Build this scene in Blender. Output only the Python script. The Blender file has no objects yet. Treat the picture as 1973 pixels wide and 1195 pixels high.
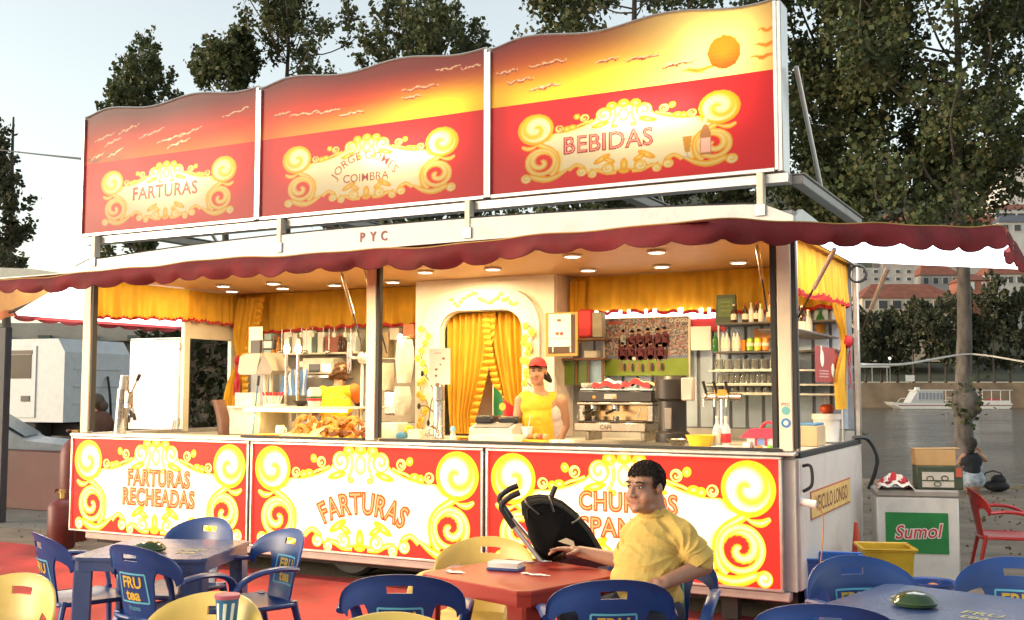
import bpy, bmesh, math, random
import numpy as np
from mathutils import Vector, Matrix, Euler
R = math.radians
random.seed(7)
rng = np.random.default_rng(11)
scn = bpy.context.scene
COL = scn.collection

# ------------------------------------------------------------------ camera
YAW, PITCH, FPX, IW, IH = R(28.0), R(4.19), 2087.0, 1973.0, 1195.0
CAM = Vector((0.0, -7.8, 1.7))
cam_data = bpy.data.cameras.new('camera')
cam = bpy.data.objects.new('camera', cam_data)
COL.objects.link(cam)
cam.location = CAM
cam.rotation_euler = (R(90) + PITCH, 0, YAW)
cam_data.sensor_width = 36.0
cam_data.lens = 36.0 * FPX / IW
cam_data.clip_start = 0.05
cam_data.clip_end = 6000
scn.camera = cam

# ------------------------------------------------------------------ world, sun, exposure
SUN_EL, SUN_AZ = 10.0, -128.0          # degrees; azimuth from +Y, positive to +X
world = bpy.data.worlds.new('World')
scn.world = world
world.use_nodes = True
wn = world.node_tree
bg = wn.nodes['Background']
sky = wn.nodes.new('ShaderNodeTexSky')
sky.sky_type = 'NISHITA'
sky.sun_disc = False
sky.sun_elevation = R(SUN_EL)
sky.sun_rotation = R(SUN_AZ)
sky.air_density = 1.0
sky.dust_density = 1.6
sky.ozone_density = 1.6
hs = wn.nodes.new('ShaderNodeHueSaturation')
hs.inputs['Saturation'].default_value = 0.55
wn.links.new(sky.outputs[0], hs.inputs['Color'])
tint = wn.nodes.new('ShaderNodeMix')
tint.data_type = 'RGBA'
tint.blend_type = 'MULTIPLY'
tint.inputs['Factor'].default_value = 1.0
tint.inputs['B'].default_value = (1.0, 0.94, 0.83, 1)      # warm dusk white balance
wn.links.new(hs.outputs[0], tint.inputs['A'])
wn.links.new(tint.outputs['Result'], bg.inputs[0])
bg.inputs[1].default_value = 0.15
sun_data = bpy.data.lights.new('sun', 'SUN')
sun_data.energy = 0.2
sun_data.angle = R(18)
sun_data.color = (1.0, 0.82, 0.62)
sun = bpy.data.objects.new('sun', sun_data)
COL.objects.link(sun)
_d = Vector((math.sin(R(SUN_AZ)) * math.cos(R(SUN_EL)), math.cos(R(SUN_AZ)) * math.cos(R(SUN_EL)), math.sin(R(SUN_EL))))
sun.rotation_euler = _d.to_track_quat('Z', 'Y').to_euler()
vs = scn.view_settings
vs.view_transform = 'Standard'
vs.look = 'None'
vs.gamma = 1.0
vs.exposure = 1.6
scn.cycles.use_denoising = True
scn.cycles.max_bounces = 7
scn.cycles.diffuse_bounces = 3
scn.cycles.glossy_bounces = 3
scn.cycles.transmission_bounces = 6
scn.cycles.transparent_max_bounces = 12
scn.cycles.caustics_reflective = False
scn.cycles.caustics_refractive = False
scn.cycles.sample_clamp_indirect = 6.0

# ------------------------------------------------------------------ pixel -> place helper
_fw = Vector((-math.sin(YAW) * math.cos(PITCH), math.cos(YAW) * math.cos(PITCH), math.sin(PITCH)))
_rt = Vector((math.cos(YAW), math.sin(YAW), 0))
_up = _rt.cross(_fw)
def ray(x, y):
    return _fw + _rt * ((x - IW / 2) / FPX) + _up * ((IH / 2 - y) / FPX)
def at(x, y, Y=None, Z=None, d=None, X=None):
    r = ray(x, y)
    if Y is not None: t = (Y - CAM.y) / r.y
    elif Z is not None: t = (Z - CAM.z) / r.z
    elif X is not None: t = (X - CAM.x) / r.x
    else: t = d
    return CAM + r * t
def mpp(p):                      # metres per photo pixel at a point
    return (Vector(p) - CAM).dot(_fw) / FPX
def proj(p):
    v = Vector(p) - CAM
    dd = v.dot(_fw)
    return (IW / 2 + FPX * v.dot(_rt) / dd, IH / 2 - FPX * v.dot(_up) / dd)

# ------------------------------------------------------------------ mesh builder
class G:
    def __init__(s):
        s.v = []; s.f = []; s.c = []
    def add(s, vs_, fs_, col=None):
        n = len(s.v)
        s.v.extend([tuple(p) for p in vs_])
        s.f.extend([tuple(i + n for i in f) for f in fs_])
        if col is None: s.c.extend([(1, 1, 1)] * len(vs_))
        elif len(col) == len(vs_) and not isinstance(col[0], (int, float)): s.c.extend([tuple(q) for q in col])
        else: s.c.extend([tuple(col)] * len(vs_))
        return s
    def box(s, x0, x1, y0, y1, z0, z1, b=0.0, M=None, col=None):
        cx, cy, cz = (x0 + x1) / 2, (y0 + y1) / 2, (z0 + z1) / 2
        h = (abs(x1 - x0) / 2, abs(y1 - y0) / 2, abs(z1 - z0) / 2)
        b = min(b, 0.49 * min(h))
        V = []; F = []
        if b <= 0:
            for sx in (-1, 1):
                for sy in (-1, 1):
                    for sz in (-1, 1):
                        V.append(Vector((cx + sx * h[0], cy + sy * h[1], cz + sz * h[2])))
            F = [(0, 1, 3, 2), (4, 6, 7, 5), (0, 4, 5, 1), (2, 3, 7, 6), (0, 2, 6, 4), (1, 5, 7, 3)]
        else:
            idx = {}
            for sx in (-1, 1):
                for sy in (-1, 1):
                    for sz in (-1, 1):
                        for a in range(3):
                            q = [sx * (h[0] - b), sy * (h[1] - b), sz * (h[2] - b)]
                            q[a] = (sx, sy, sz)[a] * h[a]
                            idx[(sx, sy, sz, a)] = len(V)
                            V.append(Vector((cx + q[0], cy + q[1], cz + q[2])))
            for a in range(3):
                o = [k for k in range(3) if k != a]
                for sg in (-1, 1):
                    ring = []
                    for (p, q) in ((-1, -1), (1, -1), (1, 1), (-1, 1)):
                        t = [0, 0, 0]; t[a] = sg; t[o[0]] = p; t[o[1]] = q
                        ring.append(idx[(t[0], t[1], t[2], a)])
                    F.append(tuple(ring))
                for p in (-1, 1):
                    for q in (-1, 1):
                        t = [0, 0, 0]; t[o[0]] = p; t[o[1]] = q
                        t[a] = -1; A = tuple(t); t[a] = 1; B = tuple(t)
                        F.append((idx[A + (o[0],)], idx[B + (o[0],)], idx[B + (o[1],)], idx[A + (o[1],)]))
            for sx in (-1, 1):
                for sy in (-1, 1):
                    for sz in (-1, 1):
                        F.append(tuple(idx[(sx, sy, sz, a)] for a in range(3)))
        if M is not None: V = [M @ v for v in V]
        return s.add(V, F, col)
    def cyl(s, p0, p1, r0, r1=None, n=12, caps=True, col=None):
        p0 = Vector(p0); p1 = Vector(p1); r1 = r0 if r1 is None else r1
        a = (p1 - p0)
        if a.length < 1e-9: return s
        a.normalize()
        u = a.orthogonal().normalized(); w = a.cross(u)
        V = []
        for (p, r) in ((p0, r0), (p1, r1)):
            for k in range(n):
                t = 2 * math.pi * k / n
                V.append(p + u * (r * math.cos(t)) + w * (r * math.sin(t)))
        F = [(k, (k + 1) % n, n + (k + 1) % n, n + k) for k in range(n)]
        if caps: F += [tuple(range(n - 1, -1, -1)), tuple(range(n, 2 * n))]
        return s.add(V, F, col)
    def tube(s, path, r, n=8, caps=True, col=None, flat=None):
        P = [Vector(p) for p in path]
        m = len(P)
        rr = r if hasattr(r, '__len__') else [r] * m
        T = []
        for i in range(m):
            t = P[min(i + 1, m - 1)] - P[max(i - 1, 0)]
            T.append(t.normalized() if t.length > 1e-9 else Vector((0, 0, 1)))
        u = T[0].orthogonal().normalized()
        if flat is not None:
            u = (Vector(flat[0]) - T[0] * Vector(flat[0]).dot(T[0])).normalized()
        V = []
        for i in range(m):
            u = (u - T[i] * u.dot(T[i]))
            u = u.normalized() if u.length > 1e-6 else T[i].orthogonal().normalized()
            w = T[i].cross(u)
            fl = 1.0 if flat is None else flat[1]
            for k in range(n):
                t = 2 * math.pi * k / n
                V.append(P[i] + u * (rr[i] * math.cos(t)) + w * (rr[i] * fl * math.sin(t)))
        F = []
        for i in range(m - 1):
            for k in range(n):
                F.append((i * n + k, i * n + (k + 1) % n, (i + 1) * n + (k + 1) % n, (i + 1) * n + k))
        if caps: F += [tuple(range(n - 1, -1, -1)), tuple(range((m - 1) * n, m * n))]
        return s.add(V, F, col)
    def lathe(s, prof, c=(0, 0, 0), n=20, M=None, col=None):
        V = []; F = []
        c = Vector(c)
        for (r, z) in prof:
            for k in range(n):
                t = 2 * math.pi * k / n
                V.append(Vector((r * math.cos(t), r * math.sin(t), z)))
        for i in range(len(prof) - 1):
            for k in range(n):
                F.append((i * n + k, i * n + (k + 1) % n, (i + 1) * n + (k + 1) % n, (i + 1) * n + k))
        if prof[0][0] > 1e-5: F.append(tuple(range(n - 1, -1, -1)))
        if prof[-1][0] > 1e-5: F.append(tuple(range((len(prof) - 1) * n, len(prof) * n)))
        if M is not None: V = [M @ v for v in V]
        V = [v + c for v in V]
        return s.add(V, F, col)
    def ell(s, c, r, n=14, m=9, M=None, col=None):
        prof = [(math.sin(math.pi * i / m), -math.cos(math.pi * i / m)) for i in range(m + 1)]
        V = []; F = []
        rx, ry, rz = (r, r, r) if isinstance(r, (int, float)) else r
        for (a, z) in prof[1:-1]:
            for k in range(n):
                t = 2 * math.pi * k / n
                V.append(Vector((a * math.cos(t) * rx, a * math.sin(t) * ry, z * rz)))
        for i in range(m - 2):
            for k in range(n):
                F.append((i * n + k, i * n + (k + 1) % n, (i + 1) * n + (k + 1) % n, (i + 1) * n + k))
        V.append(Vector((0, 0, -rz))); V.append(Vector((0, 0, rz)))
        a, b = len(V) - 2, len(V) - 1
        for k in range(n):
            F.append((a, (k + 1) % n, k))
            F.append((b, (m - 2) * n + k, (m - 2) * n + (k + 1) % n))
        if M is not None: V = [M @ v for v in V]
        V = [v + Vector(c) for v in V]
        return s.add(V, F, col)
    def grid(s, fn, nu, nv, col=None, closed_u=False):
        V = []; C = []
        for j in range(nv + 1):
            for i in range(nu + (0 if closed_u else 1)):
                V.append(Vector(fn(i / nu, j / nv)))
                if callable(col): C.append(col(i / nu, j / nv))
        w = nu if closed_u else nu + 1
        F = []
        for j in range(nv):
            for i in range(nu):
                i2 = (i + 1) % w
                F.append((j * w + i, j * w + i2, (j + 1) * w + i2, (j + 1) * w + i))
        return s.add(V, F, C if callable(col) else col)
    def prism(s, poly, fn, d0, d1, col=None):
        # poly: 2D list; fn(a, b, depth) -> 3D; d0, d1 depths
        n = len(poly)
        V = [fn(a, b, d0) for a, b in poly] + [fn(a, b, d1) for a, b in poly]
        F = [tuple(range(n)), tuple(range(2 * n - 1, n - 1, -1))]
        F += [(k, n + k, n + (k + 1) % n, (k + 1) % n) for k in range(n)]
        return s.add(V, F, col)
    def xf(s, M):
        s.v = [tuple(M @ Vector(p)) for p in s.v]
        return s
    def merge(s, o):
        return s.add(o.v, o.f, o.c if o.c else None)
    def mesh(s, name, smooth=True, ang=40):
        me = bpy.data.meshes.new(name)
        me.from_pydata(s.v, [], s.f)
        me.update()
        bm = bmesh.new(); bm.from_mesh(me)
        bmesh.ops.recalc_face_normals(bm, faces=bm.faces[:])
        bm.to_mesh(me); bm.free()
        if any(c != (1, 1, 1) for c in s.c):
            a = me.color_attributes.new('Col', 'FLOAT_COLOR', 'POINT')
            arr = np.ones((len(s.v), 4), dtype=np.float32)
            arr[:, :3] = np.array(s.c, dtype=np.float32)
            a.data.foreach_set('color', arr.ravel())
        if smooth:
            me.polygons.foreach_set('use_smooth', [True] * len(me.polygons))
            try: me.set_sharp_from_angle(angle=R(ang))
            except Exception: pass
        return me
    def build(s, name, mat, parent=None, smooth=True, ang=40):
        return mobj(name, s.mesh(name, smooth, ang), mat, parent)

def mobj(name, me, mat=None, parent=None):
    if mat is not None:
        me.materials.clear(); me.materials.append(mat)
    o = bpy.data.objects.new(name, me)
    COL.objects.link(o)
    if parent is not None:
        o.parent = parent
    return o
def tag(o, label=None, cat=None, group=None, kind=None):
    if label: o['label'] = label
    if cat: o['category'] = cat
    if group: o['group'] = group
    if kind: o['kind'] = kind
    return o
def thing(name, label, cat, loc=(0, 0, 0), rz=0.0, group=None):
    o = bpy.data.objects.new(name, None)
    COL.objects.link(o)
    o.empty_display_size = 0.1
    o.location = loc
    o.rotation_euler = (0, 0, rz)
    return tag(o, label, cat, group)
def dup(root, loc, rz, label=None, group=None):
    r = root.copy(); COL.objects.link(r)
    r.location = loc; r.rotation_euler = (0, 0, rz)
    if label: r['label'] = label
    if group: r['group'] = group
    for ch in list(root.children):
        c = ch.copy(); COL.objects.link(c); c.parent = r
        for g_ in list(ch.children):
            d = g_.copy(); COL.objects.link(d); d.parent = c
    return r
def rot(z=0, x=0, y=0, t=(0, 0, 0)):
    return Matrix.Translation(t) @ Euler((x, y, z)).to_matrix().to_4x4()
def smoothpath(pts, n=8):
    P = [Vector(p) for p in pts]
    out = []
    for i in range(len(P) - 1):
        p0 = P[max(i - 1, 0)]; p1 = P[i]; p2 = P[i + 1]; p3 = P[min(i + 2, len(P) - 1)]
        for k in range(n):
            t = k / n
            out.append(0.5 * ((2 * p1) + (p2 - p0) * t + (2 * p0 - 5 * p1 + 4 * p2 - p3) * t * t + (3 * p1 - p0 - 3 * p2 + p3) * t ** 3))
    out.append(P[-1])
    return out

# ------------------------------------------------------------------ text as flat print
_tc = {}
def text2d(s, size=1.0, bold=0.0, sp=1.0):
    k = (s, bold, sp)
    if k not in _tc:
        cu = bpy.data.curves.new('t', 'FONT')
        cu.body = s; cu.size = 1.0; cu.align_x = 'CENTER'; cu.offset = bold; cu.space_character = sp
        cu.resolution_u = 3
        ob = bpy.data.objects.new('t', cu); COL.objects.link(ob)
        bpy.context.view_layer.update()
        me = bpy.data.meshes.new_from_object(ob.evaluated_get(bpy.context.evaluated_depsgraph_get()))
        _tc[k] = ([(v.co.x, v.co.y) for v in me.vertices], [tuple(p.vertices) for p in me.polygons])
        bpy.data.objects.remove(ob); bpy.data.curves.remove(cu); bpy.data.meshes.remove(me)
    V, F = _tc[k]
    return [(x * size, y * size) for x, y in V], F

# ------------------------------------------------------------------ materials
_mats = {}
def mat(name, col=(.5, .5, .5), rough=.5, metal=0.0, var=.12, scale=8.0, bump=0.0, bscale=None, emit=None, es=0.0,
        trans=0.0, ior=1.45, alpha=1.0, vcol=False, spec=.5, transl=0.0, stretch=None, sub=0.0, dirt=0.0):
    if name in _mats: return _mats[name]
    m = bpy.data.materials.new(name); m.use_nodes = True
    nt = m.node_tree; N = nt.nodes; L = nt.links
    b = N['Principled BSDF']
    b.inputs['Roughness'].default_value = rough
    b.inputs['Metallic'].default_value = metal
    b.inputs['Specular IOR Level'].default_value = spec
    b.inputs['IOR'].default_value = ior
    b.inputs['Transmission Weight'].default_value = trans
    b.inputs['Alpha'].default_value = alpha
    if sub: b.inputs['Subsurface Weight'].default_value = sub; b.inputs['Subsurface Radius'].default_value = (.02, .008, .005)
    tc = N.new('ShaderNodeTexCoord')
    mp = N.new('ShaderNodeMapping')
    L.new(tc.outputs['Object'], mp.inputs[0])
    if stretch: mp.inputs['Scale'].default_value = stretch
    if vcol:
        src = N.new('ShaderNodeVertexColor'); src.layer_name = 'Col'
        cs = src.outputs[0]
    else:
        rgb = N.new('ShaderNodeRGB'); rgb.outputs[0].default_value = (*col, 1)
        cs = rgb.outputs[0]
    if var > 0:
        nz = N.new('ShaderNodeTexNoise'); nz.inputs['Scale'].default_value = scale; nz.inputs['Detail'].default_value = 5
        L.new(mp.outputs[0], nz.inputs['Vector'])
        mr = N.new('ShaderNodeMapRange')
        mr.inputs[1].default_value = .3; mr.inputs[2].default_value = .7
        mr.inputs[3].default_value = 1 - var; mr.inputs[4].default_value = 1 + var
        L.new(nz.outputs[0], mr.inputs[0])
        vm = N.new('ShaderNodeVectorMath'); vm.operation = 'SCALE'
        L.new(cs, vm.inputs[0]); L.new(mr.outputs[0], vm.inputs['Scale'])
        cs = vm.outputs[0]
        mr2 = N.new('ShaderNodeMapRange')
        mr2.inputs[3].default_value = max(0, rough - .08); mr2.inputs[4].default_value = min(1, rough + .1)
        L.new(nz.outputs[0], mr2.inputs[0]); L.new(mr2.outputs[0], b.inputs['Roughness'])
    if dirt > 0:
        nd = N.new('ShaderNodeTexNoise'); nd.inputs['Scale'].default_value = 3.1; nd.inputs['Detail'].default_value = 9; nd.inputs['Roughness'].default_value = .7
        L.new(mp.outputs[0], nd.inputs['Vector'])
        md = N.new('ShaderNodeMapRange'); md.inputs[1].default_value = .52; md.inputs[2].default_value = .72; md.inputs[3].default_value = 0; md.inputs[4].default_value = dirt
        L.new(nd.outputs[0], md.inputs[0])
        mx = N.new('ShaderNodeMix'); mx.data_type = 'RGBA'
        L.new(md.outputs[0], mx.inputs['Factor']); L.new(cs, mx.inputs['A']); mx.inputs['B'].default_value = (.12, .09, .06, 1)
        cs = mx.outputs['Result']
    L.new(cs, b.inputs['Base Color'])
    if bump > 0:
        nb = N.new('ShaderNodeTexNoise'); nb.inputs['Scale'].default_value = bscale or scale * 4; nb.inputs['Detail'].default_value = 6
        L.new(mp.outputs[0], nb.inputs['Vector'])
        bp = N.new('ShaderNodeBump'); bp.inputs['Strength'].default_value = bump; bp.inputs['Distance'].default_value = .02
        L.new(nb.outputs[0], bp.inputs['Height']); L.new(bp.outputs[0], b.inputs['Normal'])
    if es > 0:
        b.inputs['Emission Strength'].default_value = es
        if emit is None: L.new(cs, b.inputs['Emission Color'])
        else: b.inputs['Emission Color'].default_value = (*emit, 1)
    if transl > 0:
        t = N.new('ShaderNodeBsdfTranslucent'); L.new(cs, t.inputs[0])
        ms = N.new('ShaderNodeMixShader'); ms.inputs[0].default_value = transl
        L.new(b.outputs[0], ms.inputs[1]); L.new(t.outputs[0], ms.inputs[2])
        L.new(ms.outputs[0], N['Material Output'].inputs[0])
    _mats[name] = m
    return m

def area_lamp(name, loc, size, power, col, rot_=(0, 0, 0), parent=None, size_y=None, spread=None):
    l = bpy.data.lights.new(name, 'AREA')
    l.energy = power; l.color = col; l.size = size
    if size_y: l.shape = 'RECTANGLE'; l.size_y = size_y
    else: l.shape = 'DISK'
    if spread: l.spread = spread
    o = bpy.data.objects.new(name, l); COL.objects.link(o)
    o.location = loc; o.rotation_euler = rot_
    if parent is not None: o.parent = parent
    return o
# ================================================================== materials shared
M_white = mat('white_enamel', (.74, .72, .68), .35, var=.05, scale=5, dirt=.25)
M_alu = mat('aluminium', (.62, .60, .57), .32, .75, var=.08, scale=14)
M_dark = mat('black_rubber', (.03, .03, .03), .6, var=.1)
M_chassis = mat('chassis_black', (.035, .03, .028), .8, var=.2)
M_cream = mat('cream_paint', (.78, .70, .55), .4, var=.05, dirt=.1)
M_steel = mat('stainless_steel', (.6, .58, .55), .25, 1.0, var=.06, scale=20)
M_wood = mat('orange_wood_ceiling', (.56, .33, .13), .45, var=.15, scale=6, stretch=(1, 8, 1))
M_counter = mat('counter_laminate', (.62, .57, .48), .35, var=.06)
M_pale = mat('pale_blue_panel', (.50, .60, .72), .5, var=.06)
M_greyw = mat('grey_beige_wall', (.52, .50, .46), .55, var=.08, dirt=.2)
M_awnred = mat('burgundy_canvas', (.20, .024, .030), .85, var=.28, scale=4, bump=.35, bscale=140, transl=.15, dirt=.3)
M_trimgold = mat('gold_piping', (.55, .34, .1), .7)
M_printlit = mat('backlit_print', rough=.3, var=0, vcol=True, es=.25, spec=.15)
M_print = mat('flat_print', rough=.5, var=.03, vcol=True)
M_signprint = mat('sign_translucent_print', rough=.35, var=.03, scale=1.3, vcol=True, transl=.55, es=.05)
M_lamp = mat('lamp_glow', (1, .95, .85), emit=(1, .9, .7), es=5.0, var=0)
M_coolglow = mat('cool_white_glow', (1, 1, 1), emit=(.95, .97, 1.0), es=1.7, var=0)
M_tubewarm = mat('warm_tube_glow', (1, .9, .6), emit=(1, .62, .12), es=2.0, var=0)
M_black = mat('black_plastic', (.02, .02, .02), .4, var=.05)
M_white_plastic = mat('white_plastic', (.78, .76, .72), .35, var=.03)
M_paper = mat('paper', (.82, .80, .74), .8, var=.03)

KX0, KX1, KY1 = -9.27, -1.85, 2.45
PX = [-9.26, -6.867, -4.38, -1.94]
ZC = 1.225
kiosk = thing('food_kiosk', 'long red and white food kiosk trailer with glowing scrollwork panels, facing the tables', 'kiosk', (0, 0, 0))
SECT = [(PX[i] + .012, PX[i + 1] - .012) for i in range(3)]

# ---- body
def part(name, mt, fn, parent=None, **k):
    g_ = G(); fn(g_)
    return g_.build(name, mt, kiosk if parent is None else parent, **k)
part('chassis', M_chassis, lambda g: (g.box(KX0 + .1, KX1 - .08, .25, 2.3, .12, .30), g.box(KX0 + .3, KX1 - .3, .45, .55, .0 + .1, .2), g.box(KX0 + .5, KX0 + .62, .1, .2, .02, .3), g.box(KX1 - .6, KX1 - .48, .1, .2, .02, .3)))
part('floor', mat('kiosk_floor', (.3, .27, .24), .6), lambda g: g.box(KX0 + .02, KX1 - .02, .06, KY1 - .02, .30, .36))
part('sill', mat('sill_pinkish', (.42, .34, .31), .5, .3), lambda g: g.box(KX0 + .25, KX1 - .06, -.035, .05, .20, .268, .008))
for wx in (-6.0, -4.9):
    w = G().lathe([(.10, -.09), (.17, -.1), (.27, -.1), (.30, -.07), (.30, .07), (.27, .1), (.17, .1), (.10, .09)], n=28, M=rot(x=R(90)))
    w = w.xf(Matrix.Translation((wx, .45, .302)))
    wo = w.build('wheel', M_dark, kiosk)
    G().lathe([(.0, -.05), (.10, -.055), (.165, -.1), (.165, -.02), (.0, -.02)], n=20, M=rot(x=R(90))).xf(Matrix.Translation((wx, .45, .302))).build('rim', M_alu, wo)
# front skin behind panels, side and back lower walls
part('front_wall', M_greyw, lambda g: g.box(KX0 + .02, KX1 - .02, .01, .05, .27, ZC - .03))
part('side_wall', mat('side_white_paint', (.70, .64, .58), .45, var=.05, scale=3, dirt=.25), lambda g: g.box(KX1 - .05, KX1, .06, KY1, .27, ZC - .02, .004))
part('side_wall', M_white, lambda g: g.box(KX0, KX0 + .05, .06, KY1, .27, ZC - .02, .004))
part('back_wall', M_greyw, lambda g: g.box(KX0 + .05, KX1 - .05, KY1 - .05, KY1, .27, ZC + .10))
part('counter_rail', M_alu, lambda g: g.box(KX0, KX1 - .005, -.05, .06, ZC, ZC + .028, .006))
part('counter', M_counter, lambda g: g.box(KX0 + .05, KX1 - .05, .062, .62, ZC - .04, ZC + .01, .006))
part('back_counter', M_counter, lambda g: (g.box(-8.2, KX1 - .06, 1.85, KY1 - .055, ZC - .06, ZC - .01, .006), g.box(-8.15, KX1 - .1, 1.95, KY1 - .06, .36, ZC - .07)))
part('side_counter', M_counter, lambda g: g.box(KX1 - .5, KX1 - .052, .65, 1.84, ZC - .045, ZC + .005, .006))
part('window_track', M_dark, lambda g: (g.box(at(733, 860, Y=0).x, KX1 - .1, -.03, .03, ZC + .03, ZC + .052, .003)))
part('window_track', M_dark, lambda g: (g.box(-7.0, at(704, 850, Y=0).x, -.03, .03, ZC + .03, ZC + .050, .003)))
# posts
def xp(px, py=700): return at(px, py, Y=0).x
for (a, b, nm) in ((xp(160), xp(175), 1), (xp(707), xp(725), 2), (xp(1500), KX1 - .02, 3)):
    part('post', M_cream, lambda g: g.box(a, b, -.02, .05, ZC + .03, 2.86, .008))
    part('post_seal', M_dark, lambda g: g.box(b + .002, b + .035, -.012, .045, ZC + .055, 2.855, .004))
part('post_seal', M_dark, lambda g: g.box(xp(1497) - .04, xp(1497), -.012, .045, ZC + .055, 2.855, .004))
part('post', M_alu, lambda g: g.box(KX1 - .018, KX1 + .012, .02, .07, ZC + .03, 2.86, .006))
part('post', M_alu, lambda g: g.box(KX1 - .04, KX1 + .01, KY1 - .05, KY1, ZC, 2.86, .008))
part('post', M_cream, lambda g: g.box(KX0, KX0 + .05, KY1 - .06, KY1, ZC, 2.86, .008))
part('side_rail', M_dark, lambda g: g.box(KX1 - .035, KX1 + .005, .072, KY1 - .052, ZC - .018, ZC + .025, .004))
part('top_rail', M_steel, lambda g: g.box(KX1 - .04, KX1 + .01, .0, KY1 - .02, 2.83, 2.9, .006))
part('side_rail', M_alu, lambda g: g.box(KX0 + .0, KX0 + .05, .062, KY1 - .062, ZC - .018, ZC + .025, .004))
# ceiling, roof, fascia
part('ceiling', M_wood, lambda g: g.box(KX0 + .03, KX1 - .045, .03, KY1 - .02, 2.858, 2.885))
part('roof', mat('roof_grey', (.33, .32, .30), .6, dirt=.3), lambda g: g.box(KX0, KX1, .01, KY1, 2.89, 3.0, .01))
ZF0, ZF1 = 2.905, 3.045
def zfas(x): return ZF1 + .085 * (1 - abs((x + 5.35) / 3.35) ** 2.2)
fas = [(KX0, ZF0), (KX1 + .01, ZF0), (KX1 + .01, ZF0 + .045), (KX1 - .20, ZF1)] + [(x, zfas(x)) for x in np.linspace(KX1 - .35, KX0 + .38, 22)] + [(KX0 + .22, ZF1), (KX0, ZF0 + .07)]
part('fascia', M_white, lambda g: g.prism(fas, lambda a, b, d: (a, d, b), -.035, .005), smooth=False)
part('fascia_edge', M_dark, lambda g: g.tube([(KX0 - .004, -.016, ZF0 + .075), (KX0 + .218, -.016, ZF1 + .004)] + [(x, -.016, zfas(x) + .005) for x in np.linspace(KX0 + .38, KX1 - .35, 22)] + [(KX1 - .2, -.016, ZF1 + .004)], .012, 6), smooth=False)
part('side_fascia', M_white, lambda g: g.prism([(.03, ZF0), (KY1, ZF0), (KY1, ZF0 + .05), (.25, ZF0 + .13), (.03, ZF0 + .045)], lambda a, b, d: (d, a, b), KX1 - .02, KX1 + .012), smooth=False)
part('roof_cover', mat('grey_tarpaulin', (.30, .29, .27), .7, bump=.3), lambda g: (g.box(-8.8, -7.6, .5, 1.5, 3.002, 3.13, .03), g.box(-7.5, -6.9, .7, 1.6, 3.002, 3.11, .03)))
part('roof_cover', M_alu, lambda g: (g.box(-4.9, -3.6, .9, 1.0, 3.002, 3.09, .01), g.box(-4.9, -3.6, 1.6, 1.7, 3.002, 3.09, .01)))
# letters on the fascia
def flat_text(name, s, size, fn, col, parent, bold=0.0, mt=None, sp=1.0, warp=None):
    V, F = text2d(s, size, bold, sp)
    if warp: V = [warp(x, y) for x, y in V]
    g_ = G().add([fn(x, y) for x, y in V], F, col)
    return g_.build(name, mt or M_print, parent, smooth=False)
M_redpaint = mat('red_letter', (.35, .06, .05), .5)
for i, ch in enumerate('PYC'):
    c = at(698 + 21 * i, 466 - 1.5 * i, Y=-.037)
    flat_text('lettering', ch, .118, lambda x, y: (c.x + x * .85, -.041, c.z + y), (.3, .06, .05), kiosk, .02)

# ------------------------------------------------------------------ scrollwork print
RED = (.80, .030, .022); YEL = (1.0, .62, .02); ORG = (.95, .38, .02); PAL = (1.0, .90, .42); WHT = (1.0, .94, .64)
def lerp(a, b, t):
    t = max(0, min(1, t)); return tuple(a[k] + (b[k] - a[k]) * t for k in range(3))
def pal3(t, A, B, C):
    return lerp(A, B, t * 2) if t < .5 else lerp(B, C, t * 2 - 1)
def swirl(g, fn, c, r, d, sgn=1, style='light', rot0=0.0, n=56, m=18):
    def f(u, v):
        t = 2 * math.pi * u; rr = r * v * (1 + .03 * math.sin(t))
        return fn(c[0] + sgn * rr * math.cos(t + rot0), c[1] + rr * math.sin(t + rot0), d)
    def col(u, v):
        ph = (u + v * 1.3) % 1.0
        k = .5 + .5 * math.cos(2 * math.pi * ph)
        if style == 'light':
            if v > .80: return lerp(YEL, ORG, (v - .80) / .20 * .7)
            return pal3(k, WHT, PAL, YEL)
        if v > .72: return lerp(lerp(PAL, YEL, abs(v - .84) / .12), ORG, max(0, v - .9) * 5)
        return RED if k < .42 else pal3((k - .42) / .58, ORG, YEL, PAL)
    g.grid(f, n, m, col=col, closed_u=False)
def blob_(g, fn, c, rx, ry, d, ang=0.0, sgn=1, cols=(PAL, YEL, ORG), n=20):
    ca, sa = math.cos(ang), math.sin(ang)
    def f(u, v):
        t = 2 * math.pi * u; x = rx * v * math.cos(t); y = ry * v * math.sin(t)
        return fn(sgn * (c[0] + x * ca - y * sa), c[1] + x * sa + y * ca, d)
    g.grid(f, n, 4, col=lambda u, v: pal3(v, *cols))
def ribbon2(g, fn, pts, wid, d, sgn=1, cols=(ORG, YEL, PAL)):
    P = smoothpath([(p[0], p[1], 0) for p in pts], 7)
    m = len(P)
    def wd(t):
        if callable(wid): return wid(t)
        return wid
    nv = []
    for i in range(m):
        t = P[min(i + 1, m - 1)] - P[max(i - 1, 0)]; t.normalize(); nv.append(Vector((-t.y, t.x, 0)))
    def f(u, v):
        i = int(round(u * (m - 1))); q = P[i] + nv[i] * ((v - .5) * wd(u))
        return fn(sgn * q.x, q.y, d)
    g.grid(f, m - 1, 4, col=lambda u, v: pal3(1 - abs(v - .5) * 2, *cols))
OUT = [(0, .41), (-.12, .43), (-.24, .38), (-.32, .28), (-.43, .225), (-.56, .185), (-.68, .165), (-.78, .16), (-.86, .08), (-.97, .06), (-.93, .0),
       (-.84, -.03), (-.735, -.10), (-.71, -.22), (-.73, -.34), (-.66, -.37), (-.59, -.31), (-.52, -.29), (-.46, -.36), (-.40, -.40), (-.30, -.39), (-.17, -.42), (0, -.40)]
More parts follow.
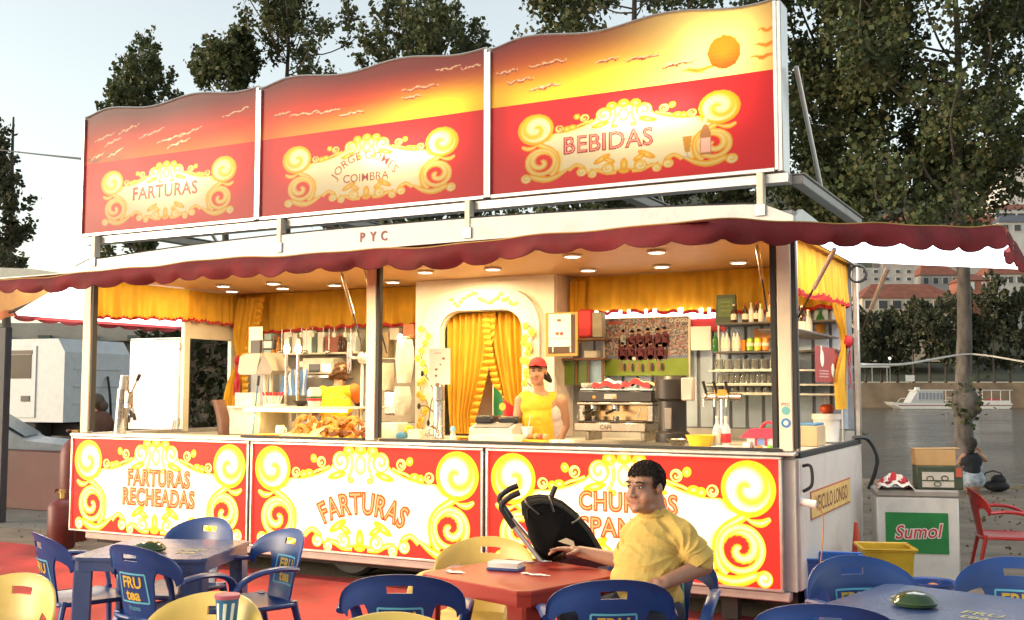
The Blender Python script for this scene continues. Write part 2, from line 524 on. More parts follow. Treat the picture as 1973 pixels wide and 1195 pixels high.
def cartouche(fn, eps=.0018, scx=1.0, scy=1.0):
    """scroll-framed plate, drawn about (0, 0); fn(a, b, depth) places it"""
    f0 = lambda a, b, d: fn(a * scx, b * scy, d)
    g = G()
    half = smoothpath([(p[0], p[1], 0) for p in OUT], 5)
    ring = [(p.x, p.y) for p in half] + [(-p.x, p.y) for p in reversed(half[1:-1])]
    n = len(ring)
    rings = []
    for k, (q, c_) in enumerate(((1.0, ORG), (.985, YEL), (.955, PAL), (.90, WHT), (.60, WHT), (.25, WHT))):
        rings.append([(x * (q ** 1.0), (y - .01) * (1 - (1 - q) * 1.7 if q > .8 else q) + .01) for x, y in ring])
    cols = (ORG, YEL, PAL, WHT, WHT, WHT)
    V = []; C = []; F = []
    for k, rg in enumerate(rings):
        for x, y in rg: V.append(f0(x, y, eps)); C.append(cols[k])
    for k in range(len(rings) - 1):
        for i in range(n):
            F.append((k * n + i, k * n + (i + 1) % n, (k + 1) * n + (i + 1) % n, (k + 1) * n + i))
    V.append(f0(0, .01, eps)); C.append(WHT)
    for i in range(n): F.append(((len(rings) - 1) * n + i, (len(rings) - 1) * n + (i + 1) % n, len(V) - 1))
    g.add(V, F, C)
    for s in (1, -1):
        e = eps * 2
        tp = lambda t: .05 * math.sin(math.pi * min(1, .12 + t)) + .01
        ribbon2(g, f0, [(-1.02, .10), (-.90, .02), (-.78, -.06), (-.73, -.17), (-.74, -.30), (-.80, -.38)], .07, e, s)
        swirl(g, f0, (s * -.965, .245), .205, e + eps, s, 'light', 2.2)
        swirl(g, f0, (s * -.905, -.195), .185, e + eps * 1.3, s, 'dark', 1.2)
        ribbon2(g, f0, [(-1.13, .035), (-1.07, .0), (-1.0, .005), (-.93, .04)], tp, e + eps * 1.6, s)
        ribbon2(g, f0, [(-1.09, -.40), (-1.02, -.375), (-.93, -.41), (-.83, -.425), (-.72, -.39), (-.60, -.31)], lambda t: .075 * math.sin(math.pi * (.1 + .85 * t)) + .012, e + eps * 1.7, s)
        swirl(g, f0, (s * -1.08, -.395), .062, e + eps * 2, s, 'light', .4, 28, 8)
        # lower curls
        ribbon2(g, f0, [(-.60, -.34), (-.52, -.28), (-.44, -.32), (-.43, -.40)], .05, e + eps, s)
        swirl(g, f0, (s * -.455, -.375), .058, e + eps * 1.5, s, 'light', 1.0, 28, 8)
        swirl(g, f0, (s * -.34, -.415), .050, e + eps * 1.8, s, 'light', 2.0, 28, 8)
        ribbon2(g, f0, [(-.36, -.37), (-.27, -.38), (-.18, -.42), (-.08, -.42)], .05, e + eps * 1.2, s)
        swirl(g, f0, (s * -.17, -.36), .068, e + eps * 1.9, s, 'light', .2, 28, 8)
        blob_(g, f0, (-.235, -.235), .105, .036, e + eps, .55, s)
        blob_(g, f0, (-.16, -.26), .075, .03, e + eps * 1.4, -.5, s)
        # upper curls
        swirl(g, f0, (s * -.70, .215), .048, e + eps * 1.6, s, 'dark', 2.4, 28, 8)
        blob_(g, f0, (-.615, .20), .042, .040, e + eps * 1.8, 0, s)
        blob_(g, f0, (-.555, .215), .050, .036, e + eps * 1.5, 0, s)
        blob_(g, f0, (-.505, .345), .036, .040, e + eps, .4, s)
        swirl(g, f0, (s * -.42, .315), .050, e + eps * 1.6, s, 'dark', .8, 28, 8)
        ribbon2(g, f0, [(-.56, .19), (-.47, .235), (-.40, .255), (-.33, .28)], .028, e + eps * 1.3, s)
        # crest
        swirl(g, f0, (s * -.21, .325), .088, e + eps * 1.4, s, 'light', .7, 32, 10)
        blob_(g, f0, (-.25, .205), .10, .034, e + eps, .25, s)
        blob_(g, f0, (-.125, .425), .058, .055, e + eps * 1.8, 0, s)
        ribbon2(g, f0, [(-.11, .40), (-.085, .31), (-.11, .22), (-.14, .18)], .03, e + eps * 2, s)
        blob_(g, f0, (-.10, .165), .034, .026, e + eps * 1.9, 0, s)
    blob_(g, f0, (0, .44), .062, .055, e + eps * 2.0)
    blob_(g, f0, (0, .30), .060, .085, e + eps * 1.6, cols=(WHT, PAL, YEL))
    blob_(g, f0, (0, -.335), .040, .085, e + eps * 2.2)
    blob_(g, f0, (0, -.41), .062, .036, e + eps * 2.0)
    return g
def tworow(parent, rows, fn, d, cols, bold=(.05, .005), mt=None, warp=None):
    """rows: (text, size, cx, cy)"""
    for (s, size, cx, cy) in rows:
        for k, (bd, c_) in enumerate(zip(bold, cols)):
            flat_text('lettering', s, size, lambda x, y: fn(cx + x, cy + y, d + .0016 * k), c_, parent, bd, mt or M_printlit, 1.05 if k == 0 else 1.05, warp)

def fitrow(parent, s, pxl, pxr, pyb, pyt, d, warp=None):
    a, b = at(pxl, pyb, Y=-.04), at(pxr, pyb, Y=-.04); m_ = (pxl + pxr) / 2
    zb_, zt_ = at(m_, pyb, Y=-.04).z, at(m_, pyt, Y=-.04).z
    V0, _ = text2d(s, 1.0, 0.0, 1.08)
    xs = [v[0] for v in V0]; ys = [v[1] for v in V0]
    w0, h0 = max(xs) - min(xs), max(ys)
    sx_, sz_ = (b.x - a.x) / w0, (zt_ - zb_) / h0
    for k, (bd, c_) in enumerate(zip((.055, -.010), (BR1, BR2))):
        V, F = text2d(s, 1.0, bd, 1.08)
        V = [(x * sx_, y * sz_) for x, y in V]
        if warp: V = [warp(x, y) for x, y in V]
        G().add([((a.x + b.x) / 2 + x, -.030 - d - .0016 * k, zb_ + y) for x, y in V], F, c_).build('lettering', M_printlit, parent, smooth=False)
BR1, BR2 = (.58, .075, .018), (.88, .30, .12)
def arch(rad):
    def w(x, y):
        t = x / rad
        return (math.sin(t) * (rad + y), math.cos(t) * (rad + y) - rad)
    return w
for i, (x0, x1) in enumerate(SECT):
    cx, cz = (x0 + x1) / 2, (.272 + ZC - .012) / 2
    fn = lambda a, b, d: (cx + a, -.030 - d, cz + b)
    pn = part('front_panel', M_printlit, lambda g: g.box(x0 + .022, x1 - .022, -.030, .008, .285, ZC - .025, col=RED), smooth=False)
    fr = G()
    fr.box(x0, x1, -.05, .006, ZC - .025, ZC - .004, .004).box(x0, x1, -.05, .006, .268, .287, .004)
    fr.box(x0, x0 + .022, -.0495, .006, .287, ZC - .025, .004).box(x1 - .022, x1, -.0495, .006, .287, ZC - .025, .004)
    fr.build('frame', M_alu, pn)
    w = (x1 - x0)
    cartouche(fn, .0009, w / 2.44, 1.0).build('scroll_print', M_printlit, pn, smooth=False)
    dd = .010
    if i == 0:
        fitrow(pn, 'FARTURAS', 246, 364, 937, 907, dd); fitrow(pn, 'RECHEADAS', 236, 373, 975, 944, dd)
    elif i == 1:
        fitrow(pn, 'FARTURAS', 622, 776, 990, 950, dd, arch(.85))
    else:
        fitrow(pn, 'CHURROS', 1116, 1304, 986, 951, dd); fitrow(pn, 'ESPANHOIS', 1096, 1328, 1036, 1001, dd)

# ------------------------------------------------------------------ upper sign
sign = thing('roof_sign', 'tall illuminated red sunset sign with wavy top on the kiosk roof', 'sign', (0, 0, 0))
SZ0, SZB = 3.305, 4.05
def wavy(t):                       # t 0..1 along one panel
    base = 4.545 + .03 * min(1, t / .12) * 1.0
    return base + .028 * math.sin(2 * math.pi * (t * 2.0 - .05)) * (1 if t > .05 else t / .05)
def skycol(X, Z):
    t = (Z - SZB) / .52                                        # 0 horizon .. 1 top
    s = (X - PX[0]) / (PX[3] - PX[0])                          # 0..1 along the sign
    n_ = math.sin(X * 2.3 + 3 * Z) * .05 + math.sin(X * 5.1 - 7 * Z) * .03
    low = lerp((.70, .09, .02), (.95, .34, .04), max(0, (s - .12) * 1.7))
    mid = lerp((.50, .035, .02), (.72, .045, .02), min(1, s * 3)); mid = lerp(mid, (.60, .04, .02), max(0, s - .5) * 2)
    top = lerp((.14, .03, .045), (.24, .035, .04), s * 2)
    c = lerp(low, mid, (t + n_) * 2.6) if t + n_ < .385 else lerp(mid, top, (t + n_ - .385) * 1.9)
    for (gx, w, h, st) in ((-4.75, .70, .16, 1.0), (-3.0, .95, .24, 1.15)):
        gl = math.exp(-((X - gx) / w) ** 2) * math.exp(-((Z - SZB - .08) / h) ** 2) * st
        c = lerp(c, (1.0, .72, .04), gl)
    r_ = math.hypot(X + 2.36, (Z - 4.27) * 1.1)
    c = lerp(c, (1.0, .82, .28), 1.25 * math.exp(-(r_ / .62) ** 2))
    c = lerp(c, (.80, .22, .03), max(0, (X + 2.15) * 1.6) * .8)
    return c

RS_RED = (.58, .018, .026)
def raster(g, x0, z0, w, h, nx, nz, img=None):
    """flatten the layered print of g (x, depth, z) into one colour sheet; later triangles lie on top"""
    if img is None:
        img = np.zeros((nz + 1, nx + 1, 3)); img[:] = RS_RED
    V = np.array(g.v); C = np.array(g.c)
    px = (V[:, 0] - x0) / w * nx; pz = (V[:, 2] - z0) / h * nz
    tris = []
    for f in g.f:
        for k in range(1, len(f) - 1): tris.append((f[0], f[k], f[k + 1]))
    dep = V[:, 1]
    tris.sort(key=lambda t: -dep[t[0]])
    for (a, b, c) in tris:
        xa, xb, xc = px[a], px[b], px[c]; za, zb, zc = pz[a], pz[b], pz[c]
        i0 = max(0, math.ceil(min(xa, xb, xc))); i1 = min(nx, math.floor(max(xa, xb, xc)))
        j0 = max(0, math.ceil(min(za, zb, zc))); j1 = min(nz, math.floor(max(za, zb, zc)))
        if i1 < i0 or j1 < j0: continue
        den = (zb - zc) * (xa - xc) + (xc - xb) * (za - zc)
        if abs(den) < 1e-12: continue
        for j in range(j0, j1 + 1):
            for i in range(i0, i1 + 1):
                l1 = ((zb - zc) * (i - xc) + (xc - xb) * (j - zc)) / den
                l2 = ((zc - za) * (i - xc) + (xa - xc) * (j - zc)) / den
                l3 = 1 - l1 - l2
                if l1 >= -1e-6 and l2 >= -1e-6 and l3 >= -1e-6:
                    img[j, i] = l1 * C[a] + l2 * C[b] + l3 * C[c]
    return img
def g_text(g, s, size, cx, cy, d, cols, bold, warp=None):
    for k in (0, 1):
        V, F = text2d(s, size, bold[k], 1.05)
        if warp: V = [warp(x, y) for x, y in V]
        g.add([(cx + x, -d - .002 * k, cy + y) for x, y in V], F, cols[k])
SW_, SH_ = PX[1] - PX[0] - .04, SZB - SZ0
NXS, NZS = 420, 134
og = cartouche(lambda a, b, d: (a, -d, b), .0010, 1.76 / 2.25, .58 / .92)
og.c = [RS_RED if c_ == RED else tuple(q * .62 for q in c_) for c_ in og.c]
CZ = 3.668 - SZ0
BASE = raster(og, -SW_ / 2, -CZ, SW_, SH_, NXS, NZS)
PK1, PK2 = (.22, .02, .02), (.38, .10, .07)
for i in range(3):
    x0, x1 = PX[i] + .02, PX[i + 1] - .02
    cx = (x0 + x1) / 2
    pn = part('sign_panel', mat('sign_casing', (.55, .53, .50), .5, .2, dirt=.2), lambda g: (
        g.box(x0, x1, .19, .20, SZ0, 4.50), g.box(x0, x1, .02, .19, SZ0, SZ0 + .01), g.box(x0 - .004, x0 + .006, .02, .19, SZ0 + .01, 4.50), g.box(x1 - .006, x1 + .004, .02, .19, SZ0 + .01, 4.50)), sign)
    tg = G()
    if i == 0:
        g_text(tg, 'FARTURAS', .18, -.02, -.05, .01, (PK1, PK2), (.022, -.014))
    elif i == 1:
        g_text(tg, 'JORGE GOMES', .105, -.02, .085, .01, (PK1, (.34, .08, .06)), (.006, -.016), arch(.36))
        g_text(tg, 'COIMBRA', .105, -.01, -.115, .01, (PK1, (.34, .08, .06)), (.006, -.016))
    else:
        g_text(tg, 'BEBIDAS', .195, -.14, -.075, .01, ((.26, .025, .03), (.66, .24, .22)), (.03, -.016))
        f2 = lambda a, b, d=0: (a, -.012 - d, b)
        tg.add([f2(*p) for p in ((.47, -.045), (.545, -.045), (.527, -.165), (.49, -.165))], [(0, 1, 2, 3)], (.45, .22, .03))
        tg.add([f2(*p) for p in ((.468, -.02), (.547, -.02), (.545, -.045), (.47, -.045))], [(0, 1, 2, 3)], (.7, .62, .45))
        tg.add([f2(*p) for p in ((.502, -.165), (.514, -.165), (.514, -.2), (.502, -.2))], [(0, 1, 2, 3)], (.45, .4, .3))
        tg.add([f2(*p) for p in ((.475, -.212), (.54, -.212), (.52, -.195), (.495, -.195))], [(0, 1, 2, 3)], (.45, .4, .3))
        tg.add([f2(*p) for p in ((.61, -.20), (.69, -.20), (.69, -.03), (.61, -.03))], [(0, 1, 2, 3)], (.35, .16, .06))
        tg.add([f2(*p) for p in ((.61, -.03), (.69, -.03), (.665, .03), (.635, .03))], [(0, 1, 2, 3)], (.35, .16, .06))
        tg.add([f2(p[0], p[1], .001) for p in ((.614, -.185), (.686, -.185), (.686, -.07), (.614, -.07))], [(0, 1, 2, 3)], (.75, .45, .4))
        tg.add([f2(p[0], p[1], .001) for p in ((.636, .03), (.664, .03), (.661, .09), (.639, .09))], [(0, 1, 2, 3)], (.7, .45, .3))
    img = raster(tg, -SW_ / 2, -CZ, SW_, SH_, NXS, NZS, BASE.copy())
    G().grid(lambda u, v: (x0 + (x1 - x0) * u, .012, SZ0 + SH_ * v), NXS, NZS, col=lambda u, v: tuple(img[int(round(v * NZS)), int(round(u * NXS))])).build('printed_sheet', M_signprint, pn, smooth=False)
    # sunset print: gradient sky, sun disc, cloud streaks
    NX2, NZ2 = 300, 66
    img2 = np.zeros((NZ2 + 1, NX2 + 1, 3))
    HS = 4.62 - SZB
    for j in range(NZ2 + 1):
        for k in range(NX2 + 1):
            img2[j, k] = skycol(x0 + (x1 - x0) * k / NX2, SZB + HS * j / NZ2)
    cl = G()
    rs = random.Random(40 + i)
    sets = {0: [(-9.1, 4.28, .3), (-8.95, 4.22, .25), (-8.75, 4.33, .3), (-8.45, 4.25, .35), (-8.2, 4.17, .4), (-7.9, 4.2, .3), (-9.15, 4.09, .2), (-8.9, 4.1, .22), (-7.35, 4.33, .35), (-8.05, 4.11, .3)],
            1: [(-6.7, 4.27, .2), (-6.5, 4.24, .35), (-6.2, 4.23, .28), (-5.95, 4.18, .3), (-5.25, 4.32, .38), (-5.25, 4.25, .2), (-4.9, 4.45, .25), (-4.65, 4.43, .2)],
            2: [(-4.0, 4.36, .35), (-4.0, 4.17, .3), (-4.2, 4.25, .25), (-3.4, 4.31, .2), (-3.15, 4.29, .3), (-2.85, 4.20, .28), (-4.3, 4.34, .2)]}[i]
    fc = lambda a, b, d: (a, -d, b)
    for (X, Z, L_) in sets:
        pts = [(X + L_ * k / 8, Z + .006 * math.sin(k * 2.1 + X) + .012 * k * (.7 if i == 0 else .12) + rs.uniform(-.006, .006), 0) for k in range(9)]
        ribbon2(cl, fc, [(a_, b_ - .012, 0) for a_, b_, _ in pts], lambda t: .016 * math.sin(math.pi * (.03 + .94 * t)) + .003, .001, 1, cols=((.42, .08, .04), (.38, .07, .03), (.36, .06, .03)))
        ribbon2(cl, fc, pts, lambda t: .013 * math.sin(math.pi * (.03 + .94 * t)) * (.7 + .4 * math.sin(t * 33)) + .005, .0015, 1, cols=((.6, .25, .1), (.9, .62, .4), (.95, .8, .6)))
    if i == 2:
        for (X, Z, L_) in ((-2.7, 4.13, .35), (-2.12, 4.25, .2), (-2.15, 4.16, .2), (-2.08, 4.36, .14)):
            ribbon2(cl, fc, [(X + L_ * k / 6, Z + .01 * math.sin(k * 1.7), 0) for k in range(7)], lambda t: .03 * math.sin(math.pi * (.03 + .94 * t)), .0015, 1, cols=((.95, .5, .05), (.8, .25, .02), (.75, .2, .02)))
        cl.grid(lambda u, v: (-2.345 + .128 * v * math.cos(6.2832 * u), -.003, 4.235 + .128 * v * math.sin(6.2832 * u)), 48, 10,
                col=lambda u, v: lerp((.62, .20, .01), (.42, .08, .008), v * .5 - .6 * math.sin(6.2832 * u) * v + .14 * math.sin(26 * v * math.sin(6.28 * u))))
    if i == 0:
        for (X, Z, L_) in ((-9.22, 4.085, .3), (-9.0, 4.13, .25), (-8.85, 4.075, .2)):
            ribbon2(cl, fc, [(X + L_ * k / 6, Z + .015 * math.sin(k * 1.7), 0) for k in range(7)], lambda t: .035 * math.sin(math.pi * (.03 + .94 * t)), .0012, 1, cols=((.2, .05, .03), (.12, .05, .03), (.3, .15, .08)))
    img2 = raster(cl, x0, SZB, x1 - x0, HS, NX2, NZ2, img2)
    def sk(u, v):
        return (x0 + (x1 - x0) * u, .012, SZB + .0005 + (wavy(u) - SZB) * v)
    def skc(u, v):
        p = sk(u, v)
        return tuple(img2[min(NZ2, int(round((p[2] - SZB) / HS * NZ2))), int(round(u * NX2))])
    G().grid(sk, NX2, NZ2, col=skc).build('sunset_sheet', M_signprint, pn, smooth=False)
    G().tube([(x0 + (x1 - x0) * k / 40, .03, wavy(k / 40) + .008) for k in range(41)], .034, 8, flat=((0, 1, 0), .45)).build('top_trim', M_alu, pn)
    G().grid(lambda u, v: (x0 + (x1 - x0) * u, .03 + .165 * v, wavy(u) + .002), 40, 1).build('top_cover', M_alu, pn)
    G().grid(lambda u, v: (x0 + (x1 - x0) * u, .195, 4.49 + (wavy(u) - 4.49) * v), 40, 1).build('back_cover', M_alu, pn)
    fr = G()
    fr.box(x0 - .02, x0 + .012, -.01, .05, SZ0 - .01, wavy(0) - .01, .004).box(x1 - .012, x1 + .02, -.01, .05, SZ0 - .01, wavy(1) - .005, .004)
    fr.box(x0 + .013, x1 - .013, -.008, .05, SZ0 - .02, SZ0 + .012, .004)
    fr.build('frame', M_alu, pn)
    # tube lamps inside the sign box
    area_lamp('sign_tube', ((-8.05, -5.25, -2.95)[i], .15, (3.78, 3.80, 3.86)[i]), .75, (1.3, 2.0, 2.4)[i], (1, .86, .55), (R(-90), 0, 0), None, .10)
    area_lamp('sign_tube', (cx, .17, 3.95), 2.0, 3.4, (1, .80, .55), (R(-90), 0, 0), None, .5)
area_lamp('sign_tube', (-2.40, .15, 4.28), .5, .8, (1, .86, .5), (R(-90), 0, 0), None, .3)
sg = lambda nm, mt, fn, **k: part(nm, mt, fn, sign, **k)
sg('lower_rail', M_alu, lambda g: g.box(KX0 + .05, KX1 - .03, .03, .14, SZ0 - .10, SZ0 - .022, .006))
for px in (187, 543, 905, 1467):
    x = at(px, 440 if px < 1000 else 370, Y=.0).x
    sg('support_post', M_cream, lambda g: g.box(x - .025, x + .025, -.045, .03, 2.99, SZ0 - .024, .004))
    sg('bracket', M_alu, lambda g: g.box(x - .04, x + .04, -.052, -.037, 2.96, 3.05, .004))
for x in (-8.3, -6.0, -3.2, KX1 + .0):
    sg('rear_beam', mat('galvanised_beam', (.33, .31, .28), .5, .5, dirt=.3), lambda g: (g.box(x - .045, x + .045, .145, 2.5, SZ0 - .10, SZ0 - .03, .006), g.box(x - .06, x + .06, .145, 2.5, SZ0 - .028, SZ0 - .016, .003)))
    sg('brace', M_alu, lambda g: g.cyl((x, .19, 4.1), (x, 1.0, SZ0 - .02), .018, n=8))
    sg('rear_leg', M_alu, lambda g: g.box(x - .03, x + .03, 2.3, 2.36, 2.9, SZ0 - .11, .004))
sg('end_cap', M_alu, lambda g: g.box(PX[3] - .015, PX[3] + .03, -.005, .2, SZ0 - .02, 4.56, .006))

# ------------------------------------------------------------------ lamps in ceiling and flap
def downlight(p, lit=True):
    o = G().lathe([(.085, .0), (.085, -.012), (.066, -.018), (.066, -.004), (.0, -.004)], p, 18).build('downlight', M_white_plastic, kiosk)
    G().lathe([(.0, -.006), (.064, -.006), (.064, -.0075), (.0, -.0075)], p, 16).build('lamp_glass', M_lamp, o)
FLY, FLZ = -1.95, 2.585            # front flap outer edge
def flapz(y): return 2.86 + (FLZ - 2.86) * (y / FLY)
spots = []
for (px, py) in ((430, 550), (447, 560), (527, 545), (545, 554), (645, 548), (757, 542), (820, 523), (950, 517), (1133, 519), (1275, 512), (1423, 504), (1103, 492), (1265, 484)):
    p = at(px, py, Z=2.852)
    p.y = min(p.y, 2.2)
    spots.append(p); downlight(p)
for k, x in enumerate((-8.3, -7.0, -5.9, -4.7, -3.5, -2.4)):
    area_lamp('ceiling_lamp', (x, .95, 2.82), .30, 9.5, (1, .72, .36), (0, 0, 0), None)
for x in (-7.9, -5.5, -3.1):
    area_lamp('flap_lamp', (x, -.95, 2.70), .30, 24, (1, .78, .48), (R(-5), 0, 0), None)
# front flap
flap = part('front_flap', M_white, lambda g: g.prism([(0.0, 2.868), (0.0, 2.90), (FLY, FLZ + .03), (FLY, FLZ - .002)], lambda a, b, d: (d, a, b), KX0 + .02, KX1 - .02), smooth=False)
G().grid(lambda u, v: (KX0 + .03 + (KX1 - KX0 - .06) * u, -.01 + (FLY + .02) * v, flapz(-.01 + (FLY + .02) * v) - .004), 2, 2).build('flap_lining', M_wood, flap)
for (px, py) in ((585, 528), (700, 521), (955, 503), (1170, 482), (1245, 477), (1412, 474), (28, 548), (70, 548), (822, 508), (470, 527)):
    r_ = ray(px, py); t_ = 1.0
    for _ in range(6):
        p = CAM + r_ * t_
        zt = flapz(min(0, p.y)) - .006
        t_ = (zt - CAM.z) / r_.z
    p = CAM + r_ * t_
    if FLY < p.y < -.02 and KX0 < p.x < KX1: downlight(p)
# side flaps with lit undersides
def side_flap(xh, xo, zo, nm='side_flap'):
    f = part(nm, M_white, lambda g: g.prism([(xh, 2.875), (xh, 2.90), (xo, zo + .03), (xo, zo)], lambda a, b, d: (a, d, b), .02, KY1), smooth=False)
    G().add([(xh, .03, 2.868), (xo, .03, zo - .006), (xo, KY1 - .01, zo - .006), (xh, KY1 - .01, 2.868)], [(0, 1, 2, 3)]).build('light_panel', M_coolglow, f, smooth=False)
    G().box(min(xo, xo), xo + .02, .02, KY1, zo - .03, zo + .03).build('edge_strip', mat('red_edge', (.5, .05, .05), .5), f)
side_flap(KX1 + .01, -.47, 2.735)
side_flap(KX0 - .01, -10.28, 2.50)
# gas struts
def strut(a, b, nm='gas_strut'):
    a = Vector(a); b = Vector(b); m_ = a.lerp(b, .55)
    o = G().cyl(a, m_, .016, n=10).build(nm, M_alu, kiosk)
    G().cyl(m_, b, .007, n=8).build('rod', M_dark, o)
def onflap(px, py):
    r_ = ray(px, py); t_ = 8
    for _ in range(8):
        p = CAM + r_ * t_; t_ = (flapz(min(0, p.y)) - .02 - CAM.z) / r_.z
    return CAM + r_ * t_
strut(onflap(657, 522), at(702, 681, Y=-.02)); strut(onflap(703, 520), at(745, 680, Y=.03))
strut(onflap(1459, 476), at(1478, 600, Y=-.01))
strut(at(1608, 480, X=-1.45), at(1538, 612, X=-1.84)); strut(at(1711, 516, X=-1.15), at(1659, 640, X=-1.84))

# ------------------------------------------------------------------ burgundy valance cloth
val = thing('awning_valance', 'scalloped burgundy canvas valance hanging along the raised kiosk flaps', 'awning', (0, 0, 0))
def cloth_strip(name, A, B, ztA, ztB, h, seed, scal=.30, sag=.0):
    A = Vector(A); B = Vector(B); L_ = (B - A).length
    t = (B - A).normalized(); nrm = Vector((t.y, -t.x, 0))
    rs = random.Random(seed); ph = [rs.uniform(0, 6.28) for _ in range(6)]
    nu = int(L_ / .035)
    def f(u, v):
        s = u * L_
        p = A.lerp(B, u)
        zt = ztA + (ztB - ztA) * u - sag * math.sin(math.pi * u) + .014 * math.sin(s * 1.7 + ph[0]) + .006 * math.sin(s * 5.1 + ph[1])
        k = abs(math.sin(math.pi * s / scal))
        hh = h * (1 + .12 * math.sin(s * .8 + ph[2])) - .035 * (1 - k) ** 1.6
        off = v * (.035 * math.sin(s * 2.6 + ph[3]) + .018 * math.sin(s * 7 + ph[4] + 2 * v)) + .03 * math.sin(math.pi * v * .9)
        return p + nrm * off + Vector((0, 0, zt - hh * v - p.z))
    o = G().grid(f, nu, 7).build(name, M_awnred, val)
    G().tube([f(k / nu, 0) + Vector((0, 0, .004)) for k in range(nu + 1)], .004, 5).build('piping', M_trimgold, o)
    G().tube([f(k / nu, 1.0) for k in range(nu + 1)], .0045, 4).build('hem', M_awnred, o)
    return o
P1 = Vector((KX1 + .01, -2.06, 0)); P0 = Vector((-9.6, -2.06, 0)); P3 = Vector((-.46, 0.0, 0))
def corner(a, b, c, r, n=8):
    a = Vector(a); b = Vector(b); c = Vector(c)
    p = b + (a - b).normalized() * r; q = b + (c - b).normalized() * r
    return [(p * (1 - t) ** 2 + b * 2 * t * (1 - t) + q * t * t) for t in [k / n for k in range(n + 1)]]
A3 = lambda p, z: Vector((p.x, p.y, z))
q0, q1, q3, q4 = A3(P0, 2.575), A3(P1, 2.622), A3(P3, 2.785), Vector((-.44, 2.45, 2.78))
PATH = [q0] + corner(q0, q1, q3, .30) + corner(q1, q3, q4, .18) + [q4]
ACC = [0.0]
for k in range(1, len(PATH)): ACC.append(ACC[-1] + (PATH[k] - PATH[k - 1]).length)
def along(s):
    k = max(0, min(len(PATH) - 2, int(np.searchsorted(ACC, s)) - 1))
    t = (s - ACC[k]) / max(1e-6, ACC[k + 1] - ACC[k])
    p = PATH[k].lerp(PATH[k + 1], t); d = (PATH[k + 1] - PATH[k]).normalized()
    return p, Vector((d.y, -d.x, 0)).normalized()
_rv = random.Random(1); _ph = [_rv.uniform(0, 6.28) for _ in range(8)]
def vcloth(u, v):
    s = u * ACC[-1]; p, n_ = along(s)
    zt = p.z + .012 * math.sin(s * 1.7 + _ph[0]) + .006 * math.sin(s * 5.1 + _ph[1]) + .004 * math.sin(s * 11 + _ph[5])
    sc = .27 + .012 * math.sin(s * .9)
    k = abs(math.sin(math.pi * s / .27 + .3 * math.sin(s * 1.3)))
    hh = (.100 + .070 * u) * (1 + .10 * math.sin(s * .8 + _ph[2]) + .06 * math.sin(s * 3.7 + _ph[6])) - .034 * (1 - k) ** 1.5
    off = v * (.035 * math.sin(s * 2.6 + _ph[3]) + .02 * math.sin(s * 7 + _ph[4] + 2 * v) + .009 * math.sin(s * 17 + _ph[7] + 3 * v)) + .028 * math.sin(math.pi * v * .9)
    return p + n_ * off + Vector((0, 0, zt - p.z - hh * v))
NV = int(ACC[-1] / .03)
vo = G().grid(vcloth, NV, 8).build('scalloped_strip', M_awnred, val)
G().tube([vcloth(k / NV, 0) + Vector((0, 0, .003)) for k in range(NV + 1)], .004, 5).build('piping', M_trimgold, vo)
G().tube([vcloth(k / NV, 1) for k in range(NV + 1)], .0045, 4).build('hem', M_awnred, vo)
cloth_strip('side_strip', Vector((-10.30, .0, 0)), Vector((-10.30, 2.45, 0)), 2.53, 2.53, .10, 4)
# top sheet of the cloth between wall and edge
G().add([(P0.x, P0.y, 2.578), (P1.x, P1.y, 2.624), (KX1 + .02, -.06, 2.905), (KX0 - .1, -.06, 2.905)], [(0, 1, 2, 3)]).build('top_sheet', M_awnred, val, smooth=False)

# ------------------------------------------------------------------ plates and stickers on the side
pl = part('warning_plate', mat('plate_border_red', (.45, .12, .06), .5), lambda g: g.box(KX1 + .001, KX1 + .006, at(1562, 1016, X=KX1).y, at(1638, 989, X=KX1).y, .735, .945))
ya, yb = at(1562, 1016, X=KX1).y, at(1638, 989, X=KX1).y
G().box(KX1 + .0062, KX1 + .008, ya + .012, yb - .012, .747, .933).build('plate_face', mat('plate_yellow', (.78, .52, .18), .5), pl)
flat_text('lettering', 'VEICULO LONGO', .165, lambda x, y: (KX1 + .0092, (ya + yb) / 2 + x * (yb - ya - .12) / 1.5, .785 + y), (.22, .05, .03), pl, .01)
sx = (xp(1500) + KX1 - .02) / 2
st = part('sticker', mat('sticker_blue', (.05, .22, .55), .4), lambda g: g.lathe([(.034, 0), (.034, .0015)], n=20, M=rot(x=R(90))).xf(Matrix.Translation((sx, -.021, at(1514, 815, Y=0).z))))
G().lathe([(.018, 0), (.018, .001)], n=12, M=rot(x=R(90))).xf(Matrix.Translation((sx, -.0228, at(1514, 815, Y=0).z))).build('sticker_mark', M_paper, st)
zz = at(1514, 788, Y=0).z
part('sticker', mat('sticker_teal', (.15, .45, .5), .4), lambda g: g.lathe([(.03, 0), (.03, .0015)], n=20, M=rot(x=R(90))).xf(Matrix.Translation((sx, -.021, zz - .012))))
flat_text('lettering', 'PYC', .034, lambda x, y: (sx + x, -.0215, zz + .02 + y), (.35, .05, .06), kiosk, .01)
